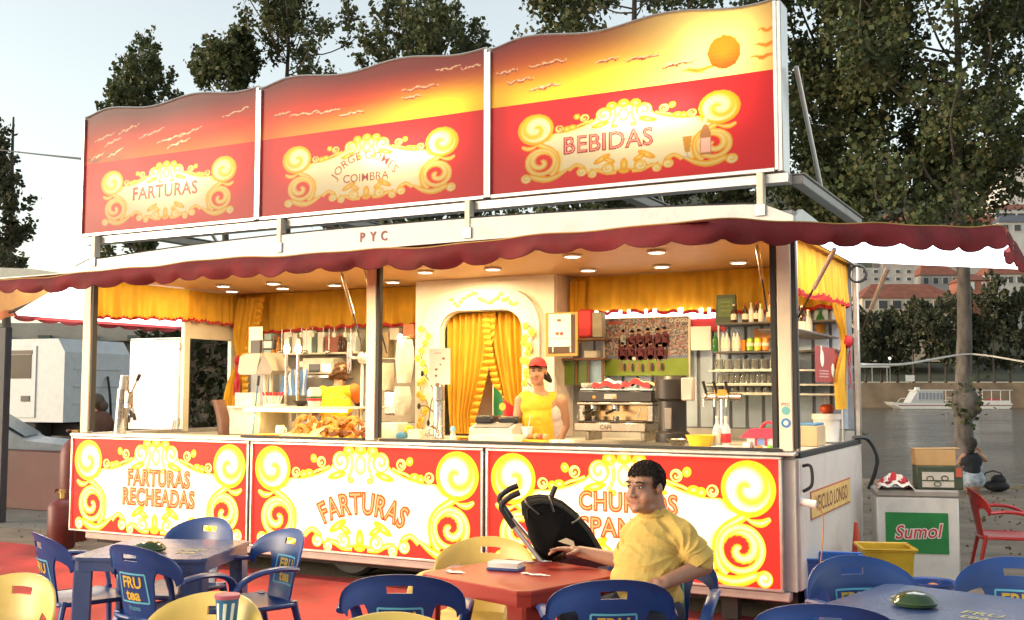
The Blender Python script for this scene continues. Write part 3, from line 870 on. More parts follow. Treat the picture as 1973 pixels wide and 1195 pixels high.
# handle, cable on the corner
part('handle', M_black, lambda g: g.tube(smoothpath([(KX1 + .012, .10, 1.15), (KX1 + .07, .10, 1.15), (KX1 + .075, .10, 1.02), (KX1 + .012, .10, .97)], 5), .012, 6))
part('pipe_stub', M_white_plastic, lambda g: (g.cyl((KX1 + .0, .07, .90), (KX1 + .11, .07, .885), .028, n=12)))
part('cord', mat('orange_cord', (.55, .25, .1), .5), lambda g: g.tube(smoothpath([(KX1 + .10, .08, .88), (KX1 + .15, .1, .8), (KX1 + .13, .1, .5), (KX1 + .08, .1, .2)], 6), .005, 5))
part('hose', M_black, lambda g: g.tube(smoothpath([(KX1 - .02, 2.2, 1.27), (KX1 + .06, 2.42, 1.25), (KX1 + .13, 2.47, 1.1), (KX1 + .11, 2.47, .95), (KX1 + .05, 2.47, .8)], 6), .018, 7))
part('hose', M_black, lambda g: g.tube([(KX1 + .04 + .075 * math.cos(k / 20 * 6.2832), 2.25, 2.74 + .075 * math.sin(k / 20 * 6.2832)) for k in range(21)], .012, 6))
# ================================================================== ground, river, far bank
AX = Vector((-math.sin(YAW), math.cos(YAW), 0)); RX = Vector((math.cos(YAW), math.sin(YAW), 0))
def cp(lat, dep, z=0.0):                       # lateral / depth metres on the map, seen from the square
    p = CAM + RX * lat + AX * dep
    return Vector((p.x, p.y, z))
M_ground = mat('trodden_sandy_ground', (.24, .19, .14), .9, var=.3, scale=1.6, bump=.5, bscale=30, dirt=.5)
BANK_Y = 13.2
g = G()
g.box(-400, 60, -60, BANK_Y, -3.2, 0.0)
tag(g.build('ground', M_ground, smooth=False), kind='structure')
M_carpet = mat('red_carpet', (.36, .045, .046), .95, var=.42, scale=1.3, bump=.6, bscale=70, dirt=.6)
g = G()
def cz(x, y): return .006 + .004 * math.sin(x * 3.1 + y * 1.3) * math.sin(y * 4.2 - x) + .004
g.grid(lambda u, v: (-11.1 + 12.6 * u, -7.0 + 7.25 * v + .05 * math.sin(u * 30) * v, cz(-11.1 + 12.6 * u, -7.0 + 7.25 * v)), 90, 60)
tag(g.build('red_carpet', M_carpet, ang=80), kind='structure')
tag(G().box(-20, -10.0, 1.2, 2.6, .004, .012).build('pavement', mat('grey_pavement', (.20, .19, .17), .9, var=.2, scale=3, bump=.3), smooth=False), kind='structure')
M_water = mat('river_water', (.060, .054, .038), .08, var=.2, scale=.1, spec=.5, ior=1.33)
nt = M_water.node_tree
nb = nt.nodes.new('ShaderNodeTexNoise'); nb.inputs['Scale'].default_value = .40; nb.inputs['Detail'].default_value = 7; nb.inputs['Roughness'].default_value = .65
mpw = nt.nodes.new('ShaderNodeMapping'); mpw.inputs['Scale'].default_value = (1.0, .55, 1); mpw.inputs['Rotation'].default_value = (0, 0, -YAW)
tcw = nt.nodes.new('ShaderNodeTexCoord'); nt.links.new(tcw.outputs['Object'], mpw.inputs[0]); nt.links.new(mpw.outputs[0], nb.inputs['Vector'])
bw = nt.nodes.new('ShaderNodeBump'); bw.inputs['Strength'].default_value = 1.0; bw.inputs['Distance'].default_value = 1.3
nt.links.new(nb.outputs[0], bw.inputs['Height']); nt.links.new(bw.outputs[0], nt.nodes['Principled BSDF'].inputs['Normal'])
g = G(); c = [cp(-900, 5), cp(700, 5), cp(700, 224), cp(-900, 224)]
g.add([(p.x, p.y, -2.0) for p in c], [(0, 1, 2, 3)])
tag(g.build('river', M_water, smooth=False), kind='structure')
# embankment of the near bank and far hill
tag(G().box(-400, 60, BANK_Y - .35, BANK_Y + .05, -3.1, .06, .02).build('quay_edge', mat('quay_stone', (.22, .19, .15), .85, var=.25, scale=3, bump=.4), smooth=False), kind='structure')
M_hill = mat('hill_scrub', (.055, .06, .035), .95, var=.5, scale=.05)
def hill_h(lat, dep):
    t = max(0, min(1, (dep - 232) / 330)); t = t * t * (3 - 2 * t)
    q = max(0, min(1, (lat + 120) / 200)); q = q * q * (3 - 2 * q)
    return 3.3 + t * (16 + 84 * q) + 3 * math.sin(lat * .05) * t
g = G()
g.grid(lambda u, v: cp(-900 + 1600 * u, 222 + 600 * v, hill_h(-900 + 1600 * u, 222 + 600 * v)), 90, 40)
tag(g.build('hillside', M_hill, ang=180), kind='structure')
M_embank = mat('embankment_stone', (.24, .17, .11), .9, var=.35, scale=.25, bump=.4, bscale=1.2)
for (a, b, h_) in ((-160, 10, 3.0), (10, 72, 3.0), (72, 240, 3.1)):
    o = G(); o.prism([(a, -2.6), (b, -2.6), (b, h_), (a, h_)], lambda p, q, d: cp(p, 221 + d + (.6 if q < 0 else 1.4), q), -.8, .8)
    tag(o.build('embankment_wall', M_embank, smooth=False), {-160: 'tan stone embankment wall hidden behind the kiosk on the far bank', 10: 'tan stone embankment wall across the river behind the boat', 72: 'tan stone embankment wall across the river, rightmost stretch'}[a], 'wall', 'embankment walls')

# ================================================================== foliage
def quads_mesh(name, V, C):
    n = len(V) // 4
    me = bpy.data.meshes.new(name)
    me.vertices.add(len(V)); me.vertices.foreach_set('co', V.astype(np.float32).ravel())
    me.loops.add(4 * n); me.loops.foreach_set('vertex_index', np.arange(4 * n, dtype=np.int32))
    me.polygons.add(n); me.polygons.foreach_set('loop_start', np.arange(0, 4 * n, 4, dtype=np.int32))
    me.polygons.foreach_set('loop_total', np.full(n, 4, dtype=np.int32))
    a = me.color_attributes.new('Col', 'FLOAT_COLOR', 'POINT')
    arr = np.ones((len(V), 4), dtype=np.float32); arr[:, :3] = C
    a.data.foreach_set('color', arr.ravel())
    me.update(calc_edges=True); me.validate()
    return me
def leaves(name, centers, size, tint, parent, mt, jit=.35, seed=0):
    r = np.random.default_rng(seed)
    n = len(centers)
    a = r.normal(size=(n, 3)); a /= np.linalg.norm(a, axis=1)[:, None]
    b = r.normal(size=(n, 3)); b -= a * (a * b).sum(1)[:, None]; b /= np.linalg.norm(b, axis=1)[:, None]
    s = size * (1 + jit * r.normal(size=n)).clip(.4, 1.8)
    a *= (s * .5)[:, None]; b *= (s * .38)[:, None]
    V = np.empty((n, 4, 3)); V[:, 0] = centers - a; V[:, 1] = centers + b; V[:, 2] = centers + a; V[:, 3] = centers - b
    t = (.65 + .7 * r.random(n))[:, None] * np.array(tint)[None, :]
    t[:, 0] *= (.85 + .5 * r.random(n))
    C = np.repeat(t, 4, axis=0)
    return mobj(name, quads_mesh(name, V.reshape(-1, 3), C), mt, parent)
M_leaf = mat('leaf', rough=.55, var=0, vcol=True, transl=.25, spec=.3)
M_bark = mat('bark', (.10, .085, .07), .95, var=.35, scale=6, bump=.8, bscale=18, stretch=(1, 1, .3))
M_barkpale = mat('pale_bark', (.13, .11, .095), .95, var=.55, scale=7, bump=1.0, bscale=9, stretch=(1, 1, .45), dirt=.6)
def tree(name, label, base, height, clumps, leaf_n, leaf_s, tint, trunk_r=.16, group=None, seed=1, lean=(0, 0), bark=None, spray=1.0):
    """clumps: (centre, radius xyz) in world space; limbs run from the trunk to each clump"""
    r = np.random.default_rng(seed)
    b = Vector(base)
    t = thing(name, label, 'tree', b, 0, group)
    top = Vector((lean[0], lean[1], height))
    path = [Vector((0, 0, -.2))] + [Vector((lean[0] * k / 8 + .035 * math.sin(k * 1.9 + seed), lean[1] * k / 8 + .03 * math.cos(k * 1.3 + seed), height * k / 8)) for k in range(1, 9)]
    rad = [trunk_r * 1.25] + [trunk_r * (1 - .85 * k / 8) for k in range(1, 9)]
    trunk = G().tube(smoothpath(path, 3), np.interp(np.linspace(0, 8, 25), range(9), rad), 9)
    trunk.build('trunk', bark or M_bark, t)
    lim = G(); pts = []
    W = np.array([c[1][0] * c[1][1] * c[1][2] for c in clumps]) ** .75; W /= W.sum()
    for (cc, rr), w in zip(clumps, W):
        cc = Vector(cc) - b
        f = max(.12, min(.93, (cc.z - rr[2] * .9) / height))
        k = f * 8; i = int(k); s0 = path[i].lerp(path[min(8, i + 1)], k - i) if i < 8 else path[8]
        mid = s0.lerp(cc, .55) + Vector((0, 0, -.12 * (cc - s0).length))
        lim.tube(smoothpath([s0, mid, cc, cc + Vector((r.normal() * .1, r.normal() * .1, rr[2] * .8))], 4), np.linspace(trunk_r * .42 * (1.1 - f), .012, 13), 6)
        n = int(leaf_n * w)
        ns = max(3, int(n / 55))                        # sprays: leaves strung along twigs
        d = r.normal(size=(ns, 3)); d /= np.linalg.norm(d, axis=1)[:, None]
        q = d * (r.random(ns) ** .45)[:, None] * np.array(rr)[None, :]
        per = max(4, n // ns)
        for j in range(ns):
            dirv = d[j] * .6 + np.array([0, 0, .8]); dirv /= np.linalg.norm(dirv)
            u = r.random(per)[:, None] * .55 * spray
            sp = .11 * spray * r.normal(size=(per, 3)) * (1.3 - u)
            pts.append(np.array(cc)[None, :] + q[j][None, :] + dirv[None, :] * u + sp)
    tag(lim.build('limbs', bark or M_bark, t), kind='stuff')
    P_ = np.concatenate(pts)
    tag(leaves('crown', P_, leaf_s, tint, t, M_leaf, seed=seed), kind='stuff')
    return t
def clumps_px(boxes, dep, seed, dens=1.0, ry=1.0):
    """boxes of photo pixels (x0, x1, y0, y1) filled with clumps at a depth"""
    r = random.Random(seed); out = []
    for (x0, x1, y0, y1, rad) in boxes:
        n = max(1, int(dens * (x1 - x0) * (y1 - y0) * (dep / FPX) ** 2 / (rad * rad * 1.6)))
        for _ in range(n):
            d_ = dep + r.uniform(-1.6, 1.6)
            p = CAM + ray(r.uniform(x0, x1), r.uniform(y0, y1)) * d_
            k = r.uniform(.7, 1.25)
            out.append((p, (rad * k, rad * k, rad * k * 1.25 * ry)))
    return out
def base_px(px, dep): 
    p = CAM + ray(px, 750) * dep; return Vector((p.x, p.y, 0))
TG = (.078, .102, .044)
GRP = 'trees on the river bank'
b0 = base_px(1857, 19.0)
tree('bank_tree', 'big dark leafy tree with bare grey trunk standing in front of the moored boat', b0, 10.5,
     clumps_px([(1680, 1960, 120, 420, .62), (1640, 1990, -220, 150, .7), (1780, 1930, 250, 430, .5)], 19, 3), 30000, .095, TG, .165, GRP, 3, (.05, .1), M_barkpale, .8)
kb_ = [o for o in bpy.data.objects if o.name.startswith('bank_tree')][0]
G().ell((.03, -.06, 1.45), (.24, .2, .30), 14, 10).build('burr', M_barkpale, kb_)
tag(leaves('burr_shoots', np.random.default_rng(3).normal(size=(260, 3)) * np.array([.14, .12, .2]) + np.array([.03, -.08, 1.45]), .09, TG, kb_, M_leaf, seed=5), kind='stuff')
tree('bank_tree', 'broad leafy tree filling the sky just right of the roof sign', base_px(1610, 21.0), 11,
     clumps_px([(1510, 1720, -150, 430, .66), (1535, 1800, 170, 440, .6)], 21, 4), 27000, .095, TG, .2, GRP, 4, spray=.8)
tree('bank_tree', 'dense tree rising behind the rightmost sign panel', base_px(1230, 21.0), 10.5,
     clumps_px([(1010, 1490, -60, 110, .55), (985, 1080, -40, 20, .4), (960, 1500, 250, 430, .5)], 21, 5), 26000, .095, (.080, .104, .046), .2, GRP, 5, spray=.8)
tree('bank_tree', 'bushy tree with bare upright twigs behind the middle sign panel', base_px(815, 24.0), 10.8,
     clumps_px([(700, 900, 35, 110, .36), (730, 860, 5, 60, .28), (690, 940, 80, 160, .36), (540, 940, 350, 450, .45)], 24, 6), 17000, .10, (.082, .106, .046), .2, GRP, 6, spray=.6)
tree('bank_tree', 'thin airy tree with steep open branches above the sign joint', base_px(545, 25.0), 11.5,
     clumps_px([(450, 680, -60, 110, .26), (510, 630, 20, 150, .26)], 25, 7, .45), 6500, .095, (.088, .112, .05), .14, GRP, 7, spray=.6)
tree('bank_tree', 'rounded tree peeking over the left sign panel beside the airy one', base_px(430, 26.0), 9.3,
     clumps_px([(415, 470, 85, 140, .26), (405, 480, 110, 190, .32), (372, 398, 125, 180, .2)], 26, 8, 1.3), 9000, .10, (.082, .106, .046), .16, GRP, 8, spray=.55)
tree('bank_tree', 'narrow pointed tree standing alone over the left end of the sign', base_px(270, 30.0), 11,
     clumps_px([(264, 284, 85, 120, .20), (256, 292, 105, 160, .26), (238, 304, 140, 240, .32), (222, 322, 180, 260, .34), (200, 300, 440, 490, .4)], 30, 9, 2.0, 1.5), 13000, .11, (.076, .10, .042), .16, GRP, 9, spray=.55)
tree('bank_tree', 'dark slender tree at the left edge of the view', base_px(8, 27.0), 8.6,
     clumps_px([(-40, 15, 260, 330, .3), (-50, 35, 340, 520, .34), (-30, 5, 245, 280, .22)], 27, 10, 1.2), 9000, .11, (.07, .082, .045), .16, GRP, 10, spray=.6)
# bare twigs over the middle tree
# far bank trees
rf = random.Random(5)
far_lab = ['first far-bank tree right of the kiosk, under the long red roof', 'second far-bank tree from the kiosk', 'third far-bank tree from the kiosk', 'fourth far-bank tree from the kiosk, above the boat bow',
           'fifth far-bank tree from the kiosk', 'sixth far-bank tree, just left of the near grey trunk', 'far-bank tree hidden behind the near grey trunk', 'far-bank tree just right of the near grey trunk', 'tall far-bank tree second right of the near trunk', 'far-bank tree third right of the near trunk', 'rightmost far-bank tree at the edge of the view', 'far-bank tree past the right edge of the view', 'far-bank tree mostly hidden behind the kiosk corner']
for k in range(13):
    px = 1668 + 31 * k if k < 12 else 1640
    dep = 226 + rf.uniform(0, 8)
    hgt = (15.5, 14.5, 16, 17, 16.5, 18, 19, 21, 22, 21, 22, 23, 15)[k]
    p = CAM + ray(px, 750) * dep; b_ = Vector((p.x, p.y, 3.0))
    cl_ = []
    for j in range(13):
        zz_ = rf.uniform(4.0, hgt - 1.5); w_ = 3.0 * math.sqrt(max(.1, 1 - ((zz_ - hgt * .48) / (hgt * .56)) ** 2))
        cl_.append((b_ + Vector((rf.uniform(-1, 1) * w_, rf.uniform(-1, 1) * w_, zz_)), (2.2, 2.2, 2.4)))
    tree('far_tree', far_lab[k], b_, hgt * .8, cl_, 5200, .62, (.085, .100, .058), .28, 'trees on the far bank', 100 + k, spray=3.0)
# hedge behind the kiosk's rear door
hb = thing('hedge', 'dark ivy hedge seen through the open rear doorway', 'hedge', (-10.6, 3.6, 0))
hp = rng.uniform((-1.5, -.25, 0), (1.2, .4, 2.55), size=(9000, 3))
leaves('foliage', hp, .10, (.022, .030, .012), hb, M_leaf, seed=44)
G().box(-1.4, 1.1, -.05, .2, 0, 2.4).build('stems', M_bark, hb)

# ================================================================== far buildings
M_roof = mat('red_tiles', (.22, .075, .045), .85, var=.25, scale=.6, bump=.3, bscale=3)
M_glassd = mat('dark_pane', (.05, .055, .06), .2, var=.1)
def building(label, px0, px1, y0, y1, dep, wall, rows, cols, roof=None, roofh=0.0, grp='houses on the hillside', depth=10, win=(.5, .55), cat='building', zb=None, pane=None):
    p0 = CAM + ray(px0, y1) * dep; p1 = CAM + ray(px1, y1) * dep; pt = CAM + ray(px0, y0) * dep
    w = (Vector((p1.x, p1.y, 0)) - Vector((p0.x, p0.y, 0))).length; h = pt.z - p0.z
    c = (p0 + p1) / 2
    t = thing('hillside_house' if cat == 'house' else 'apartment_block', label, cat, (c.x, c.y, p0.z), YAW, grp)
    G().box(-w / 2, w / 2, 0, depth, -12, h).build('wall', mat('wall_%02d%02d%02d' % tuple(int(q * 99) for q in wall), wall, .85, var=.15, scale=.3), t, smooth=False)
    for r_ in range(rows):
        for c_ in range(cols):
            cw, ch = w / cols, h / rows
            x = -w / 2 + cw * (c_ + .5); z = ch * (r_ + .5)
            f = G().box(x - cw * win[0] / 2 - .15, x + cw * win[0] / 2 + .15, -.12, .05, z - ch * win[1] / 2 - .15, z + ch * win[1] / 2 + .15).build('window', mat('window_frame_pale', (.55, .52, .48), .7), t, smooth=False)
            G().box(x - cw * win[0] / 2, x + cw * win[0] / 2, -.16, -.1, z - ch * win[1] / 2, z + ch * win[1] / 2).build('pane', pane or M_glassd, f, smooth=False)
    if roof:
        o = .5
        V = [(-w / 2 - o, -o, h), (w / 2 + o, -o, h), (w / 2 + o, depth + o, h), (-w / 2 - o, depth + o, h), (-w / 2 + min(w * .2, depth / 2), depth / 2, h + roofh), (w / 2 - min(w * .2, depth / 2), depth / 2, h + roofh)]
        G().add(V, [(0, 1, 5, 4), (1, 2, 5), (2, 3, 4, 5), (3, 0, 4), (3, 2, 1, 0)]).build('roof', roof, t, smooth=False)
    return t
building('long house with red hipped roof and white window bays above the far trees', 1662, 1848, 574, 600, 258, (.50, .42, .33), 1, 7, M_roof, 4.0, depth=14, win=(.62, .6), cat='house')
building('grey-white block behind the long red-roofed house', 1656, 1762, 516, 545, 300, (.42, .40, .38), 2, 5, cat='house', win=(.35, .4))
building('pale block with a red roof, right of the grey-white block', 1775, 1850, 530, 552, 310, (.36, .33, .31), 1, 4, M_roof, 3.5, cat='house')
building('small brick-red house with a white window right of the near trunk', 1862, 1908, 540, 562, 262, (.30, .12, .08), 1, 2, M_roof, 2.0, cat='house', win=(.3, .6), pane=mat('white_shutter', (.6, .58, .55), .6))
building('white house with three windows and tiled roof at the right edge', 1905, 1990, 528, 550, 280, (.48, .46, .44), 1, 5, M_roof, 3.2, cat='house')
building('tall pinkish apartment tower high on the hill at the right edge', 1912, 1985, 275, 420, 430, (.50, .40, .34), 6, 4, depth=20)
building('plain white tower in front of the pinkish apartment tower', 1942, 2010, 322, 405, 400, (.62, .58, .54), 3, 3, depth=16, win=(.2, .25))
building('long low white building with dark ribbon windows below the white tower', 1918, 2040, 403, 430, 370, (.50, .48, .46), 1, 6, M_roof, 2.5, cat='house', win=(.8, .4))
building('white house with red roof just above the awning at right', 1850, 1935, 432, 460, 350, (.50, .46, .42), 1, 4, M_roof, 4.0, cat='house')
building('grey-roofed white house below the tower, half hidden by leaves', 1925, 2020, 428, 450, 345, (.50, .49, .48), 1, 4, mat('slate_roof', (.10, .11, .13), .7), 3.0, cat='house')
building('pale house with red roof glimpsed through leaves left of the tower', 1700, 1790, 432, 462, 345, (.44, .38, .34), 1, 4, M_roof, 4.0, cat='house')
building('small pale house behind the far trees near the kiosk corner', 1580, 1650, 440, 470, 345, (.46, .42, .38), 1, 3, M_roof, 3.5, cat='house')
building('grey apartment block with balconies seen under the yellow left valance', 232, 292, 612, 660, 260, (.30, .30, .32), 5, 5, depth=14, win=(.6, .5))
building('low beige block left of the grey apartment block, under the red edge', 178, 228, 622, 660, 270, (.36, .31, .27), 3, 4, depth=14, win=(.5, .5))

# ================================================================== bridge at the left
br = thing('concrete_bridge', 'grey concrete bridge deck passing behind the white truck', 'bridge', cp(-26, 62, 0), YAW)
M_conc = mat('bridge_concrete', (.30, .29, .26), .85, var=.2, scale=.4, dirt=.3)
zt, zb = 1.7 + 128 * 62 / FPX, 1.7 + 92 * 62 / FPX
G().box(-40, 22, 0, 9, zb, zt, .05).build('deck', M_conc, br)
G().box(-40, 22, .6, 8.4, zb - .75, zb - .002).build('girder', mat('girder_dark', (.12, .12, .11), .8), br)
for k in range(16):
    G().box(-24 + 2.55 * k, -23.3 + 2.55 * k, -.25, -.002, zb + .05, zb + .35).build('bracket', mat('bracket_green', (.08, .10, .09), .7), br)
for x in (-22, 6):
    G().box(x - .7, x + .7, 2, 7, -.5, zb - .76, .05).build('pier', M_conc, br)

# ================================================================== boat
bt = thing('tour_boat', 'long white tour boat with glazed saloon and open rear deck, moored across the river', 'boat', cp(*((1708 - 986.5) / FPX * 206, 206), -2.0), YAW)
Lb = 237 * 206 / FPX
hull = [(0, 1.35), (.6, .75), (1.8, .05), (Lb - 1.4, .05), (Lb - .9, .5), (Lb - .7, 1.05), (1.2, 1.15)]
G().prism(hull, lambda a, b, d: (a, d, b), -2.2, 2.2).build('hull', mat('boat_white', (.68, .66, .62), .4, dirt=.2), bt, smooth=False)
G().box(1.2, Lb - .8, -2.24, 2.24, .62, .78).build('stripe', mat('boat_stripe', (.25, .08, .07), .5), bt, smooth=False)
G().prism([(3.6, 1.16), (9.8, 1.16), (9.8, 3.45), (5.0, 3.45)], lambda a, b, d: (a, d, b), -1.9, 1.9).build('saloon', mat('boat_grey', (.45, .46, .46), .5), bt, smooth=False)
for k in range(7):
    x = 5.0 + k * .68
    f = G().box(x + .04, x + .60, -1.98, -1.90, 1.75, 3.15).build('window', mat('boat_frame', (.65, .64, .62), .5), bt, smooth=False)
    G().box(x + .09, x + .55, -2.0, -1.985, 1.8, 3.1).build('pane', mat('boat_pane', (.22, .25, .30), .2), f, smooth=False)
G().box(4.6, 22.8, -2.0, 2.0, 3.46, 3.62, .03).build('roof', mat('boat_white', ), bt)
for k in range(8):
    x = 10.2 + k * 1.72
    G().box(x, x + .12, -1.95, -1.83, 1.05, 3.455).build('post', mat('boat_white'), bt, smooth=False)
G().box(14.2, 16.6, -1.7, 1.7, 1.06, 3.45).build('wheelhouse', mat('boat_white'), bt, smooth=False)
G().box(9.9, 14.1, -2.02, -1.96, 1.55, 1.66).build('rail', mat('boat_white'), bt, smooth=False)
G().box(9.9, 14.1, -2.02, -1.96, 2.05, 2.15).build('rail', mat('boat_white'), bt, smooth=False)
G().box(18.0, 20.6, -1.7, -1.3, 1.06, 1.9).build('bench', mat('boat_bench_red', (.5, .06, .08), .5), bt, smooth=False)
G().box(17.2, 22.4, -2.02, -1.9, 1.06, 1.6).build('bulwark', mat('boat_white'), bt, smooth=False)
G().box(5.2, 6.0, -.4, .4, 3.63, 4.1, .05).build('vent_box', mat('boat_white'), bt)
G().tube([(1.2, -1.4, 1.15), (1.9, -1.5, 2.0), (3.0, -1.6, 2.0)], .06, 5).build('bow_rail', mat('boat_white'), bt)
bd = thing('riverside_board', 'small white board on the embankment above the boat bow', 'sign', cp((1752 - 986.5) / FPX * 219, 219, 3.0), YAW)
G().box(-.9, .9, -.05, .05, .3, 1.55).build('board', mat('boat_white'), bd, smooth=False); G().box(-.08, .08, .06, .2, 0, 1.2).build('leg', M_dark, bd)
lp = thing('street_lamp', 'slim street lamp with a small lit globe on the far bank', 'lamp', cp((1714 - 986.5) / FPX * 222, 222, 3.2), YAW)
G().cyl((0, 0, 0), (0, 0, 4.6), .10, .06, 8).build('pole', mat('lamp_grey', (.2, .2, .2), .5), lp)
G().ell((0, 0, 4.85), .27, 10, 7).build('globe', mat('globe_lit', (1, .9, .7), emit=(1, .8, .55), es=1.2, var=0), lp)
rl = thing('quay_railing', 'pale metal railing on the far bank beside the kiosk corner', 'railing', cp((1660 - 986.5) / FPX * 218, 218, 3.1), YAW)
G().box(-3, 5.5, -.05, .05, 3.0, 3.25).build('rail', mat('boat_white'), rl, smooth=False)
for x in (-2, 2, 5): G().box(x - .06, x + .06, -.05, .05, 0, 2.99).build('post', M_alu, rl, smooth=False)

# ================================================================== cables
def cable(label, pts, r=.012, mt=None):
    g_ = G().tube(smoothpath(pts, 10), r, 6)
    return tag(g_.build('cable', mt or mat('grey_cable', (.45, .43, .40), .5)), label, 'cable')
cable('pale rope slung from the kiosk corner over the grey trunk to the right', [at(1658, 703, X=KX1), at(1740, 702, d=13), at(1800, 692, d=15.5), at(1856, 683, d=18.72), at(1900, 685, d=18.5), at(1973, 697, d=17), at(2080, 712, d=15)], .016, mat('pale_rope', (.62, .58, .5), .6))
cable('thin dark wire from the left tree to the roof sign', [at(-10, 288, d=22), at(60, 296, d=18), at(165, 307, Y=.1)], .012, M_dark)

# ================================================================== truck at the left
tk = thing('white_truck', 'white truck cab parked under the bridge at the left', 'truck', base_px(120, 26.0), YAW + R(-20))
M_tw = mat('truck_white', (.60, .62, .63), .4, var=.06, dirt=.12)
cabp = [(-1.05, .95), (1.05, .95), (1.05, 2.55), (.85, 2.86), (-.72, 2.86), (-.95, 2.55), (-1.08, 1.9)]
G().prism(cabp, lambda a, b, d: (a, d, b), -1.1, 1.1).build('cab', M_tw, tk, smooth=False)
dr = G().box(-.92, .25, -1.125, -1.101, 1.05, 2.7, .01).build('door', M_tw, tk)
G().box(-.78, .12, -1.135, -1.126, 1.95, 2.5, .006).build('window', mat('truck_glass', (.045, .035, .028), .2, spec=.2), dr)
G().box(-.80, .14, -1.137, -1.127, 2.51, 2.60, .004).build('visor', mat('visor_brown', (.12, .08, .06), .5), dr)
G().box(-.15, .1, -1.145, -1.126, 1.42, 1.55, .01).build('handle', M_black, dr)
for z in (1.35, 1.75, 2.15): G().box(1.052, 1.07, -.8, .8, z, z + .05, .005).build('rear_rib', M_tw, tk)
G().box(-.95, 4.2, -.55, .55, .62, .9).build('chassis', M_chassis, tk)
for (x, y) in ((-.45, -.95), (-.45, .95), (2.6, -.95), (2.6, .95)):
    w_ = G().lathe([(.2, -.13), (.42, -.14), (.48, -.1), (.48, .1), (.42, .14), (.2, .13)], n=22, M=rot(x=R(90))).xf(Matrix.Translation((x, y, .48))).build('wheel', M_dark, tk)
    G().lathe([(0, -.06), (.2, -.1), (.26, -.145), (.26, -.1), (0, -.03)], n=16, M=rot(x=R(90))).xf(Matrix.Translation((x, y, .48))).build('rim', M_alu, w_)
G().box(-.9, .3, -1.12, -.6, .55, .94, .03).build('wheel_arch', M_chassis, tk)
G().tube(smoothpath([(1.08, .3, 2.0), (1.25, .2, 1.5), (1.2, .3, 1.0)], 5), .03, 6).build('air_hose', M_black, tk)
# white car in front of it
cr = thing('white_car', 'white car with dark windscreen parked nose to the right at the left edge', 'car', base_px(40, 17.0), YAW + R(14))
body = [(-2.6, .35), (1.35, .35), (1.4, .62), (1.3, .80), (.25, .93), (-.55, 1.42), (-2.2, 1.45), (-2.6, .95)]
G().prism(body, lambda a, b, d: (a, d, b), -.82, .82).build('body', mat('car_white', (.55, .57, .58), .3, dirt=.15), cr, smooth=False)
G().add([(.18, -.70, .965), (.18, .70, .965), (-.50, .62, 1.405), (-.50, -.62, 1.405)], [(0, 1, 2, 3)]).xf(Matrix.Translation((.03, 0, .03))).build('windscreen', mat('car_glass', (.02, .023, .026), .15, spec=.25), cr, smooth=False)
G().box(-1.9, -.5, -.836, -.822, .98, 1.34, .005).build('side_window', mat('car_glass'), cr)
for (x, y) in ((.75, -.72), (.75, .72), (-1.8, -.72), (-1.8, .72)):
    G().lathe([(.1, -.1), (.27, -.1), (.3, -.07), (.3, .07), (.27, .1), (.1, .1)], n=18, M=rot(x=R(90))).xf(Matrix.Translation((x, y, .30))).build('wheel', M_dark, cr)
for y in (-.55, .55): G().ell((1.34, y, .68), (.06, .16, .09), 10, 6).build('headlight', mat('headlight', (.6, .6, .58), .1), cr)

# ================================================================== neighbouring stall at the left edge
nbs = thing('neighbouring_stall', 'neighbouring stall with orange lit awning and maroon front, cut by the left edge', 'stall', (0, 0, 0))
ny = 1.3
q = lambda x, y, dy=0: at(x, y, Y=ny + dy)
A_, B_, C_, D_ = q(-160, 545), q(150, 548), q(20, 602), q(-160, 640)
G().add([A_, B_, C_, D_], [(0, 1, 2, 3)]).xf(Matrix.Translation((0, .1, 0))).build('awning_lining', mat('orange_lining', (.45, .22, .06), .7), nbs, smooth=False)
G().add([q(-200, 508, .6), q(60, 518, .6), q(152, 531, .6), q(-200, 545, .6)], [(0, 1, 2, 3)]).build('awning_roof', mat('roof_greygreen', (.32, .34, .31), .7), nbs, smooth=False)
lo = Vector((C_.x - D_.x, 0, C_.z - D_.z))
G().grid(lambda u, v: D_ + lo * u + Vector((0, .05 + .02 * math.sin(u * 40), -(.12 * v) * (1 - .25 * abs(math.sin(u * 18))) + .05)), 40, 4).build('valance', mat('dull_orange_cloth', (.40, .12, .04), .8), nbs)
G().tube([q(18, 602, -.03), q(146, 551, -.03)], .02, 6).build('edge_bar', M_dark, nbs)
px_ = q(6, 700)
G().box(px_.x - .30, px_.x - .10, ny + .1, ny + .2, 0, 2.5, .01).build('post', mat('stall_post', (.05, .05, .06), .6), nbs)
wl0, wl1 = at(-150, 1000, Y=2.6), at(138, 1000, Y=2.6)
G().box(wl0.x, wl1.x, 2.6, 2.75, .0, at(60, 868, Y=2.6).z, .02).build('front_panel', mat('maroon_panel', (.10, .03, .028), .6, var=.3, scale=1.5, dirt=.4), nbs)
for px2 in (35, 68):
    p = q(px2, 548, -.02); G().ell(p, (.09, .05, .022), 12, 6).build('downlight', M_lamp, nbs)

